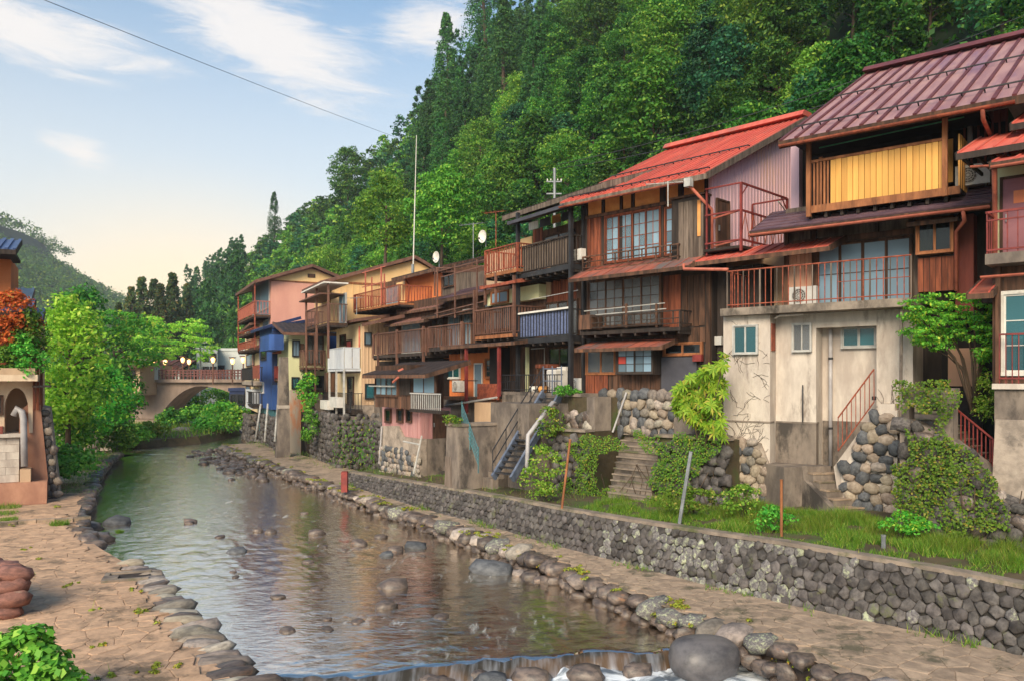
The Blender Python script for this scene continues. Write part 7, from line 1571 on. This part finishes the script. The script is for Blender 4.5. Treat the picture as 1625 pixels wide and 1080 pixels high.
# maple right of the cellar
po = -.55; base = F1.W(X(1548, po), po, Zf(1548, 625, po)); cl = []
for i in range(150):
    u = random.random(); px = random.uniform(1432, 1585); top = 462+abs(px-1505)*.25; lim = 520+35*math.sin((px-1420)/45)+(60 if px > 1540 else 0); py = random.uniform(top, max(top+10, min(lim, 585))); off = po+random.uniform(-.7, .7)
    w_ = F1.W(F1.f(px, py, off)[0], off, F1.f(px, py, off)[1]); d = w_-base; cl.append((d.x, d.y, d.z, random.uniform(.13, .26), .38))
mt = thing('maple_tree', 'small green maple spreading between the pale cellar and the red-railed house', 'tree', base); link('crown', npmesh('crown', clumps(cl, 52, .085, .5), 4, L['maple']), mt); b = MB()
for i in range(9):
    c = Vector(random.choice(cl)[:3]); b.tube([(random.uniform(-.08, .08), 0, -.5), tuple(c*.3+Vector((0, 0, .25))), tuple(c*.65+Vector((0, 0, .2))), tuple(c)], .035, 5, .008)
ob('trunk', b, M['bark'], mt, True)
hv = [( (lambda w_: (w_.x-base.x, w_.y-base.y, w_.z-base.z, random.uniform(.1, .2), 1.2))(F1.W(*(lambda q: (q[0], po-.2, q[1]))(F1.f(random.uniform(1548, 1588), random.uniform(590, 660), po-.2)))) ) for _ in range(34)]
bush('hanging_vine', 'pale green fern-like vine hanging below the small maple', 'vine', base, hv, 40, .08, L['grass'], .35)
# ivy wall with its steps and red railing
def ivy(F, name, label, cat, poly, off, dens, leaf, lm, thick=.18, kind_thing=True, seed=3):
    """leaves over a face; poly in photo positions measured on the plane off"""
    q = [F.f(x, y, off) for x, y in poly]; us = [a for a, _ in q]; zs = [c for _, c in q]; n = int(dens*(max(us)-min(us))*(max(zs)-min(zs))); pos = []; nr_ = []
    for _ in range(n):
        u, z = random.uniform(min(us), max(us)), random.uniform(min(zs), max(zs))
        if not inpoly(u+.5*mn.noise(Vector((u*1.7, z*1.7, seed))), z+.4*mn.noise(Vector((u*1.9, z*1.9, seed+5))), q): continue
        k = mn.noise(Vector((u*1.4+seed, z*1.4, 0)))*.5+mn.noise(Vector((u*4+seed, z*4, 7)))*.3+.5
        if random.random() > .35+k: continue
        d = thick*(max(0, k)+random.uniform(-.25, .25)); w_ = F.W(u, off-.02-max(0, d), z); pos.append(tuple(w_-F.o)); v = -F.ey+Vector((random.gauss(0, .5), random.gauss(0, .5), random.gauss(.35, .4))); nr_.append(tuple(v))
    o = thing(name, label, cat, F.o) if kind_thing else None
    me = npmesh('leaves', leafquads(np.array(pos), np.array(nr_), leaf, leaf*.75, .6), 4, lm); link('leaves', me, o); b = MB()
    for _ in range(10):
        u, z = random.choice(q); u = random.uniform(min(us), max(us)); w_ = F.W(u, off-.03, min(zs)+.2)-F.o; b.tube([tuple(w_), tuple(w_+Vector((random.uniform(-.2, .2), 0, .5))), tuple(w_+Vector((random.uniform(-.3, .3), 0, 1.0)))], .012, 4)
    stuff(ob('vine_stem', b, M['bark'], o)); return o
FI = Fr(1424, 18.9, -.95, ZT); Xi = lambda px, off=0.0: FI.f(px, 600, off)[0]; Zi = lambda px, py, off=0.0: FI.f(px, py, off)[1]
IW = hthing('rubble_garden_wall', 'dark rubble wall smothered in ivy below the small maple', 'stone wall', FI)
pl = [(Xi(1428), -.3), (3.4, -.3), (3.4, Zi(1600, 800)), (Xi(1600), Zi(1600, 800)), (Xi(1560), Zi(1560, 735)), (Xi(1500), Zi(1500, 690)), (Xi(1428), Zi(1428, 660))]
pebbles(IW, pl, 'f', .0, .33, ('dark', 'wet', 'dark'), mort='concrete_dk', most=160, thick=.5, proud=.07)
ob('arch_frame', MB().box(Xi(1428), Xi(1512), .1, .5, Zi(1470, 640), Zi(1470, 615)).box(Xi(1485), Xi(1510), .1, .45, Zi(1500, 700), Zi(1500, 641)).box(Xi(1428), Xi(1440), .1, .45, Zi(1433, 700), Zi(1433, 641)), M['concrete_dk'], IW, fix=False)
ivy(FI, 'climbing_ivy', 'thick ivy curtain over the garden wall and its arch beside the stone steps', 'ivy', [(1424, 640), (1421, 606), (1440, 602), (1512, 604), (1515, 640), (1506, 690), (1530, 700), (1565, 745), (1600, 800), (1618, 842), (1560, 838), (1500, 842), (1440, 842), (1420, 790), (1428, 700), (1448, 690), (1488, 690), (1486, 644), (1445, 646), (1440, 680)], .0, 1150, .062, L['ivy'], .34)
ST2 = hthing('stone_steps', 'dark stone steps with a rusty red handrail behind the ivy-hung arch', 'steps', FI)
xq, yq_ = Xi(1618, 1.0), 1.0; zq = Zi(1610, 792, 1.0); n = 13
for i in range(n):
    x1 = xq-i*(xq-Xi(1470, 1.0))/n; z = zq+i*(Zi(1500, 655, 1.0)-zq)/(n-1); bx(ST2, 'step', Xi(1440, 1.0), x1, .95+i*.03, 2.1, z-.9, z-.03, M['concrete_dk']); bx(ST2, 'tread', Xi(1440, 1.0), x1+.02, .93+i*.03, 2.1, z-.03, z, M['cap'])
RL = hthing('handrail', 'thin rusty red handrail running down the dark steps by the ivy', 'railing', FI)
a, c, e = FI.f(1507, 640, .6), FI.f(1577, 697, .5), FI.f(1640, 697, .5); b = MB(); b.tube([(a[0], .6, a[1]), (c[0], .5, c[1]), (e[0], .5, e[1])], .028, 6); h = .85; b.tube([(a[0], .6, a[1]-h), (c[0], .5, c[1]-h), (e[0], .5, e[1]-h)], .022, 6); ob('rail', b, M['red_paint'], RL, True)
for t in np.linspace(0, 1, 12): x, z = a[0]+(c[0]-a[0])*t, a[1]+(c[1]-a[1])*t; bx(RL, 'baluster', x-.012, x+.012, .54, .565, z-h, z, M['red_paint'])
bx(RL, 'post', c[0]-.035, c[0]+.035, .47, .54, c[1]-1.3, c[1], M['red_paint'])
# palmate shrub by the cellar corner
X2 = lambda px, off: FG.f(px, 600, off)[0]; po = -.1; base = FG.W(X2(1115, po), po, FG.f(1115, 712, po)[1]); pos, nr_, cl = [], [], []
for i in range(250):
    px = random.uniform(1072, 1150); lo = 700-(1150-px)*.9; py = random.uniform(556+(1150-px)*.75, max(700-(1150-px)*.6, 640)); off = po+random.uniform(-.5, .45); q = FG.f(px, py, off); c = FG.W(q[0], off, q[1])-base
    cl.append(c); ax_ = Vector((random.gauss(0, .5), -.6+random.gauss(0, .5), random.gauss(.35, .3))).normalized(); u = ax_.orthogonal().normalized(); v = ax_.cross(u)
    for k in range(8):
        a = k/8*6.283; dr = (u*math.cos(a)+v*math.sin(a)); nn = (ax_+dr*.25).normalized(); L2 = random.uniform(.17, .26); m_ = c+dr*L2*.5+Vector((0, 0, -.05)); w_ = nn.cross(dr)*.036; pos += [c, c+dr*L2*.55+w_, c+dr*L2-Vector((0, 0, .05)), c+dr*L2*.55-w_]
PS = thing('palmate_shrub', 'bright shrub with finger-like leaves against the left corner of the pale cellar', 'shrub', base); link('foliage', npmesh('foliage', np.array([tuple(v) for v in pos]), 4, L['yucca']), PS); b = MB()
for i in range(8): c = random.choice(cl); b.tube([(0, 0, -.3), tuple(c*.5), tuple(c)], .03, 5, .012)
ob('stem', b, M['bark'], PS, True)
# ivy on the garden wall and the rock wall
ivy(FG, 'climbing_ivy', 'yellow green ivy spilling over the garden wall right of the steps', 'ivy', [(1010, 690), (1150, 688), (1150, 720), (1110, 740), (1090, 800), (1045, 800), (1030, 760), (1045, 730), (1020, 715)], -.02, 1100, .058, L['ivy'], .22, seed=11)
ivy(FG, 'climbing_ivy', 'ivy hanging over the garden wall left of the steps', 'ivy', [(905, 690), (985, 690), (1000, 720), (960, 715), (950, 760), (985, 800), (930, 805), (890, 790), (915, 740)], -.02, 1000, .058, L['ivy'], .22, seed=5)
bush('shrub', 'weedy shrub at the foot of the rock wall beside the fat grey pipe', 'shrub', PY(862, 785, 25.3), blob(46, .8, .5, 1.5, .15, .32), 36, .09, L['grass'], group='weeds on the rock walls'); bush('shrub', 'weedy tuft growing high on the rock wall under the deck', 'shrub', PY(872, 690, 27.2), blob(26, .6, .4, .9, .14, .26), 34, .09, L['ivy'], group='weeds on the rock walls')
bush('shrub', 'small green plants in front of the deck by the washing machine', 'shrub', PY(895, 625, 28.3), blob(24, .7, .2, .25, .1, .18), 30, .08, L['bush'], group='weeds on the rock walls'); bush('shrub', 'tuft of weeds on the pier top between the two stairs', 'shrub', PY(716, 672, 29), blob(16, .5, .4, .3, .1, .2), 30, .08, L['ivy'], group='weeds on the rock walls')
bush('shrub', 'round green bush at the concrete base of the pale green house', 'shrub', PY(490, 640, 49), blob(30, .6, .5, 1.8, .25, .45), 34, .17, L['maple'], group='weeds on the rock walls'); bush('shrub', 'green bush halfway up the steep steps near the rust-stained base', 'shrub', PY(492, 700, 47.5), blob(30, .5, .5, 2.6, .25, .42), 34, .17, L['bush'], group='weeds on the rock walls')
ivy(F3, 'climbing_ivy', 'patchy creeper on the rock wall right of the fat grey pipe', 'ivy', [(845, 655), (893, 645), (900, 700), (890, 768), (850, 770), (838, 720)], -.42, 420, .075, L['ivy'], .22, seed=17)
ivy(F5, 'climbing_ivy', 'sparse creeper on the dark rubble foundation under the white panelled balcony', 'ivy', [(545, 668), (600, 665), (600, 735), (560, 742), (520, 735)], -1.35, 36, .13, L['ivy'], .2, seed=23)
bush('shrub', 'low weeds along the foot of the ivy-hung garden wall right of its steps', 'shrub', PY(1095, 808, 21.3), blob(40, 1.3, .4, .55, .1, .22), 34, .08, L['grass'], group='weeds on the rock walls')
bush('shrub', 'dark leafy weeds below the ivy curtain right of the concrete steps', 'shrub', PY(1440, 850, 17.9), blob(30, .6, .35, .5, .1, .2), 36, .075, L['maple'], group='weeds on the rock walls')
bush('shrub', 'tall weeds among the stones left of the concrete steps', 'shrub', PY(1226, 838, 19.0), blob(26, .45, .3, .5, .1, .18), 34, .075, L['bush'], group='weeds on the rock walls')
bush('shrub', 'tall weeds at the left foot of the pale cellar', 'shrub', PY(1180, 815, 20.6), blob(36, .7, .35, .7, .1, .2), 34, .075, L['grass'], group='weeds on the rock walls')
# ---------------------------------------------------------------- grasses
gp, gs, moss = [], [], []
for i, (p, n_) in enumerate(zip(RWs, wn)):
    for _ in range(2200 if p.y < 23.5 else 90):
        f_ = random.random()**.8*3.4+.35; q = p+n_*f_+Vector((random.uniform(-.25, .25), random.uniform(-.25, .25))); k = mn.noise(Vector((q.x*.9, q.y*.9, 0)))+.25*mn.noise(Vector((q.x*3, q.y*3, 2)))
        z = RWZ(p.y)+f_*.054-.03
        if k > .12+.35*(f_ < 1.1)-.14*(2 < f_): gp.append((q.x, q.y, z))
        elif k > -.2: gs.append((q.x, q.y, z))
    for _ in range(26):
        q = wb[i]-n_*random.uniform(-.02, .2)+Vector((random.uniform(-.25, .25), random.uniform(-.25, .25))); k = mn.noise(Vector((q.x*.7, q.y*.7, 5)))
        if k > .08: gs.append((q.x, q.y, ZP)); gs.append((q.x+.03, q.y, ZP))
grass(gp, .07, .40, .013, L['grass'], 'terrace_grass', .45)
for p, n_ in zip(RBs, rn):
    for _ in range(10):
        q = p+n_*random.uniform(-.15, .5)+Vector((random.uniform(-.25, .25), random.uniform(-.25, .25))); k = mn.noise(Vector((q.x*.9+4, q.y*.9, 5)))
        if k > .16: moss.append((q.x, q.y, ZP+.02, random.uniform(.05, .12), .5))
    for _ in range(3):
        if p.y < 40 and mn.noise(Vector((p.x*.5, p.y*.5, 9))) > 0: q = p-n_*random.uniform(0, .18); moss.append((q.x, q.y, random.uniform(.05, .35), random.uniform(.05, .13), .6))
for p, n_ in zip(LBs, ln):
    for _ in range(22):
        q = p+n_*random.uniform(.2, 4.4 if p.y > 21 else 3.5)+Vector((random.uniform(-.3, .3), random.uniform(-.3, .3))); k = mn.noise(Vector((q.x*1.1+9, q.y*1.1, 5)))
        if k > .42: moss.append((q.x, q.y, ZP+.02, random.uniform(.03, .09), .5)); gs.append((q.x, q.y, ZP))
    if p.y > 34:
        for _ in range(70): q = p+n_*random.uniform(-.1, 1.1)+Vector((random.uniform(-.3, .3), random.uniform(-.3, .3))); gs.append((q.x, q.y, ZP))
for px, py, r_ in ((10, 805, .5), (190, 845, .1), (95, 832, .3), (25, 795, .4), (30, 915, .35), (8, 825, .4), (0, 815, .6)):
    c = P(px, py, ZP)
    for _ in range(420): a, q = random.uniform(0, 6.28), math.sqrt(random.random())*r_; gs.append((c.x+math.cos(a)*q, c.y+math.sin(a)*q, ZP))
c = P(566, 778, ZP)
for _ in range(900): a, q = random.uniform(0, 6.28), math.sqrt(random.random())*.7; gp.append((c.x+math.cos(a)*q, c.y+math.sin(a)*q, ZP))
for p, n_ in zip(RBs, rn):
    if p.y > 33:
        for _ in range(40): q = p+n_*random.uniform(1.9, 4.2)+Vector((random.uniform(-.4, .4), random.uniform(-.4, .4))); (gs.append((q.x, q.y, ZP+.05)) if mn.noise(Vector((q.x*.5, q.y*.5, 1))) > -.1 else None)
grass(gs, .08, .26, .018, L['grass'], 'path_weeds', .45)
stuff(link('moss', npmesh('moss', clumps(moss, 26, .05, .8), 4, L['moss'])))
# marker posts on the terrace
for px, y0, y1, Y, rx, m, lab in ((1240, 842, 762, 18.6, .0, 'timber', 'rusty flat post standing in grass below the concrete steps'), (1080, 818, 716, 20.6, -.16, 'steel', 'leaning galvanised pipe before the ivy-hung garden wall'), (893, 795, 697, 22.6, -.12, 'timber', 'slim rusty stake leaning on the rubble wall beside the ivy'), (1402, 868, 850, 17.3, 0, 'steel', 'short blue grey pipe stub in the terrace grass')):
    a = PY(px, y0, Y); h = PY(px, y1, Y).z-a.z; T = thing('marker_post', lab, 'post', a); T.rotation_euler = (0, -rx, 0); ob('post', MB().tube([(0, 0, -.2), (0, 0, h)], .05 if m == 'steel' else .035, 7), M[m], T); ob('cap', MB().tube([(0, 0, h), (0, 0, h+.03)], .055 if m == 'steel' else .04, 7), M[m], T)
a = PY(547, 776, 33.9); T = thing('bollard', 'square red painted concrete post at the end of the retaining wall', 'bollard', a); h = PY(547, 747, 33.9).z-a.z; ob('post', MB().box(-.13, .13, -.13, .13, -.1, h-.03), M['red_paint'], T, fix=False); ob('cap', MB().box(-.11, .11, -.11, .11, h-.029, h), M['red_paint'], T, fix=False)
# ---------------------------------------------------------------- rocks in the river
rocks = [(137, 838, .95, 'wet', 'dark flat-topped rock at the left bank step'), (184, 829, .85, 'blue', 'dark low rock just off the left bank'), (152, 857, .9, 'wet', 'half sunk brown rock against the left paved path'), (302, 827, .42, 'wet', 'small rock alone in the pale water upstream'), (376, 874, .5, 'blue', 'dark pointed rock in the middle of the pale water'), (409, 841, .35, 'wet', 'little brown rock right of mid-stream upstream'), (430, 843, .38, 'wet', 'little dark rock beside the brown one upstream'), (502, 845, .5, 'wet', 'dark rock left of the rapid'), (570, 862, .5, 'wet', 'brown rock at the head of the rapid'), (604, 851, .36, 'wet', 'small reddish rock above the rapid near the far side'), (660, 866, .62, 'blue', 'flat grey rock in the fast water near the right bank'), (627, 872, .45, 'wet', 'rounded rock left of the flat grey one'), (613, 879, .35, 'blue', 'little blue grey rock below the rounded one'), (620, 928, .72, 'wet', 'low brown rock in the middle of the near water'), (612, 961, .45, 'wet', 'small brown pointed rock nearest the middle of the weir pool'), (782, 905, 1.0, 'blue', 'smooth grey rock by the right bank kerb'), (826, 874, 1.05, 'tan', 'big tan block at the kerb corner'), (850, 890, .8, 'blue', 'grey slab beside the tan block'), (805, 876, .6, 'wet', 'brown rock squeezed by the tan block'), (870, 868, .9, 'blue', 'flat dark slab on the path corner above the tan block'), (825, 909, .4, 'round', 'small white stone in the shallows by the smooth grey rock'), (845, 912, .55, 'wet', 'brown stone right of the small white stone'), (285, 690, 2.2, 'round', 'large rounded boulder in the far pool under the bridge'), (300, 829, .3, 'wet', 'tiny rock beside the lone upstream one'), (195, 824, .35, 'wet', 'tiny rock upstream of the dark low rock')]
random.seed(9)
for _ in range(22):
    px, py = random.uniform(330, 800), random.uniform(795, 1000)
    if px > 860-(1000-py)*.25 or px < 300+(py-795)*.5: continue
    p = P(px, py, .02); s = random.uniform(.14, .30); tag(link('river_stone', random.choice(STV['smooth']), None, (p.x, p.y, .0), (0, 0, random.uniform(0, 6)), (s*1.3, s, s*.5)), 'small dark stone barely showing above the river ripples', 'stone', 'small stones in the river')
for px, py, s, mm, lab in rocks:
    p = P(px, py, .03); st = .52 if lab[:4] in ('flat', 'low ', 'big ') else .62; o = link('river_rock', random.choice(STV[mm]), None, (p.x, p.y, .0+s*.02), (random.uniform(-.15, .15), random.uniform(-.15, .15), random.uniform(-.4, .4)), (s*1.15, s*.85, s*st)); tag(o, lab, 'rock', 'rocks in the river')
random.seed(4); J = []
for i in range(130):
    px, py = random.gauss(365, 22), random.gauss(735, 11)
    if py < 713: continue
    p = P(px+(py-735)*1.5, py, .02); s = random.uniform(.25, .6); J.append((random.choice(STV['wet']), Matrix.LocRotScale(Vector((p.x, p.y, .02)), __import__('mathutils').Euler((0, 0, random.uniform(0, 6))), Vector((s*1.2, s, s*.5)))))
stuff(ob('shingle_bar', joined(J), M['stone_wet'], None, True, fix=False))
bo = P(1128, 1062, .0); BO = tag(link('boulder', stone_mesh('boulder', M['boulder'], 31, .78, .17), None, (bo.x, bo.y+.45, .02), (0, .05, .3), (1.5, 1.2, 1.02)), 'big smooth dark boulder splitting the little weir at the bottom', 'boulder')
bo_m = BO.modifiers.new('round', 'SUBSURF'); bo_m.levels = bo_m.render_levels = 2
# weir: lip of water over stones, foam below
lip = [(340, 1100), (430, 1072), (560, 1070), (640, 1062), (720, 1052), (830, 1042), (960, 1034), (1080, 1028), (1200, 1026), (1290, 1040), (1400, 1075)]
lp_ = smooth(resample([P(x, y, .02).to_2d() for x, y in lip], .12), 3)
for p in lp_: p.y += .34*mn.noise(Vector((p.x*.9, 2, 0)))+.16*mn.noise(Vector((p.x*3.1, 5, 0)))
LIPY = lambda x: float(np.interp(x, [p.x for p in lp_], [p.y for p in lp_]))
wat_ = bpy.data.objects['river'].data
for v in wat_.vertices:
    e = v.co.y-LIPY(v.co.x)
    if -.02 < e < .14: v.co.z -= (.14-e)**2*1.5
    if e < 0: v.co.z -= min(.52, (-e)*1.9+.06)
b = MB(); k = 10
for i, p in enumerate(lp_):
    for j in range(k+1):
        f_ = j/k; b.v.append((p.x+.03*mn.noise(Vector((p.x*5, f_*2, 0))), p.y-.02-f_*.48-.06*mn.noise(Vector((p.x*2.2, f_, 3))), .0-.5*f_**1.6+.05*mn.noise(Vector((p.x*3.2, f_*1.2, 0)))))
for i in range(len(lp_)-1):
    for j in range(k): a = i*(k+1)+j; b.f.append((a, a+k+1, a+k+2, a+1))
def fallmat():
    m = bpy.data.materials.new('falling_water'); m.use_nodes = True; q = NG(m.node_tree); bs = m.node_tree.nodes['Principled BSDF']; tc = q.n('ShaderNodeTexCoord')
    mp = q.n('ShaderNodeMapping', {'Vector': tc.outputs['Object'], 'Scale': (9, 1.2, 1.4)}); n1 = q.n('ShaderNodeTexNoise', {'Vector': mp.outputs[0], 'Scale': 1.0, 'Detail': 5.0}); n2 = q.n('ShaderNodeTexNoise', {'Vector': tc.outputs['Object'], 'Scale': 1.3, 'Detail': 3.0})
    c = q.mix(q.ramp(n2.outputs['Fac'], .4, .6), S(58, 54, 48), S(92, 74, 58)); gz = q.n('ShaderNodeSeparateXYZ', {0: tc.outputs['Object']}); low_ = q.ramp(gz.outputs[2], -.12, -.42); m.node_tree.links.new(q.mix(q.m('MULTIPLY', q.ramp(n1.outputs['Fac'], .38, .75), q.m('ADD', .25, q.m('MULTIPLY', low_, .75))), c, S(190, 196, 210)), bs.inputs['Base Color']); bs.inputs['Roughness'].default_value = .15; bs.inputs['IOR'].default_value = 1.33
    bp = q.n('ShaderNodeBump', {'Strength': .5, 'Distance': .05, 'Height': n1.outputs['Fac']}); m.node_tree.links.new(bp.outputs[0], bs.inputs['Normal']); return m
M['fall'] = fallmat(); struct(ob('weir_water', b, M['fall'], None, True))
b = MB(); nx, ny = 150, 30
for i in range(nx+1):
    x = -6+12.5*i/nx; y1 = LIPY(x)-.16
    for j in range(ny+1): y = y1-2.6*j/ny; f_ = j/ny; b.v.append((x, y, -.27+.10*mn.noise(Vector((x*1.6, y*2.2, 0)))+.06*mn.noise(Vector((x*4.5, y*5, 3)))+.07*math.exp(-f_*6)))
for i in range(nx):
    for j in range(ny): a = i*(ny+1)+j; b.f.append((a, a+1, a+ny+2, a+ny+1))
def foammat():
    m = bpy.data.materials.new('foam_water'); m.use_nodes = True; q = NG(m.node_tree); bs = m.node_tree.nodes['Principled BSDF']; tc = q.n('ShaderNodeTexCoord')
    mp = q.n('ShaderNodeMapping', {'Vector': tc.outputs['Object'], 'Scale': (1.0, 1.6, 1)}); n1 = q.n('ShaderNodeTexNoise', {'Vector': mp.outputs[0], 'Scale': 1.6, 'Detail': 7.0, 'Roughness': .65, 'Distortion': .8}); m.node_tree.links.new(q.mix(q.ramp(n1.outputs['Fac'], .36, .56), S(90, 100, 112), S(226, 232, 240)), bs.inputs['Base Color']); bs.inputs['Roughness'].default_value = .35; return m
M['foam_water'] = foammat(); struct(ob('white_water', b, M['foam_water'], None, True))
for i, (px, py, s, mm) in enumerate(((900, 1046, .42, 'smooth'), (760, 1058, .4, 'smooth'), (680, 1066, .45, 'smooth'), (395, 1082, .8, 'smooth'), (470, 1082, .7, 'wet'), (560, 1085, .7, 'wet'), (700, 1072, .55, 'wet'), (780, 1066, .6, 'blue'), (845, 1062, .7, 'smooth'), (930, 1056, .7, 'wet'), (1010, 1052, .6, 'wet'), (1250, 1070, .7, 'wet'), (1300, 1082, .6, 'blue'))):
    p = P(px, py, -.05); tag(link('weir_stone', random.choice(STV[mm]), None, (p.x, p.y-.05, -.22), (0, 0, random.uniform(-.4, .4)), (s, s*.7, s*.62)), ('flat wet', 'thin wet', 'low wet', 'brown', 'wet dark', 'half hidden', 'small dark', 'grey', 'orange brown', 'wet brown', 'dark rounded', 'mossy looking', 'grey wet')[i]+' stone under the lip of the weir '+('on the crest by the big boulder', 'on the crest in mid-stream', 'on the crest where the fall begins', 'at the left bank', 'beside the left bank stone', 'left of the fall', 'where the fall begins', 'right of the small dark one', 'in the middle of the fall', 'right of the orange one', 'just left of the big boulder', 'right of the big boulder', 'at the right bank kerb')[i], 'stone', 'stones of the weir')
# ================================================================ evening haze in the valley
hz = MB().box(-600, 420, -90, 640, -2.6, 138); hm = bpy.data.materials.new('haze'); hm.use_nodes = True; hm.node_tree.nodes.clear(); q = NG(hm.node_tree)
pv = q.n('ShaderNodeVolumePrincipled', {'Color': (.86, .92, 1, 1), 'Density': .0004, 'Anisotropy': .2}); o_ = q.n('ShaderNodeOutputMaterial'); hm.node_tree.links.new(pv.outputs[0], o_.inputs['Volume'])
stuff(ob('haze', hz, hm, None, False))
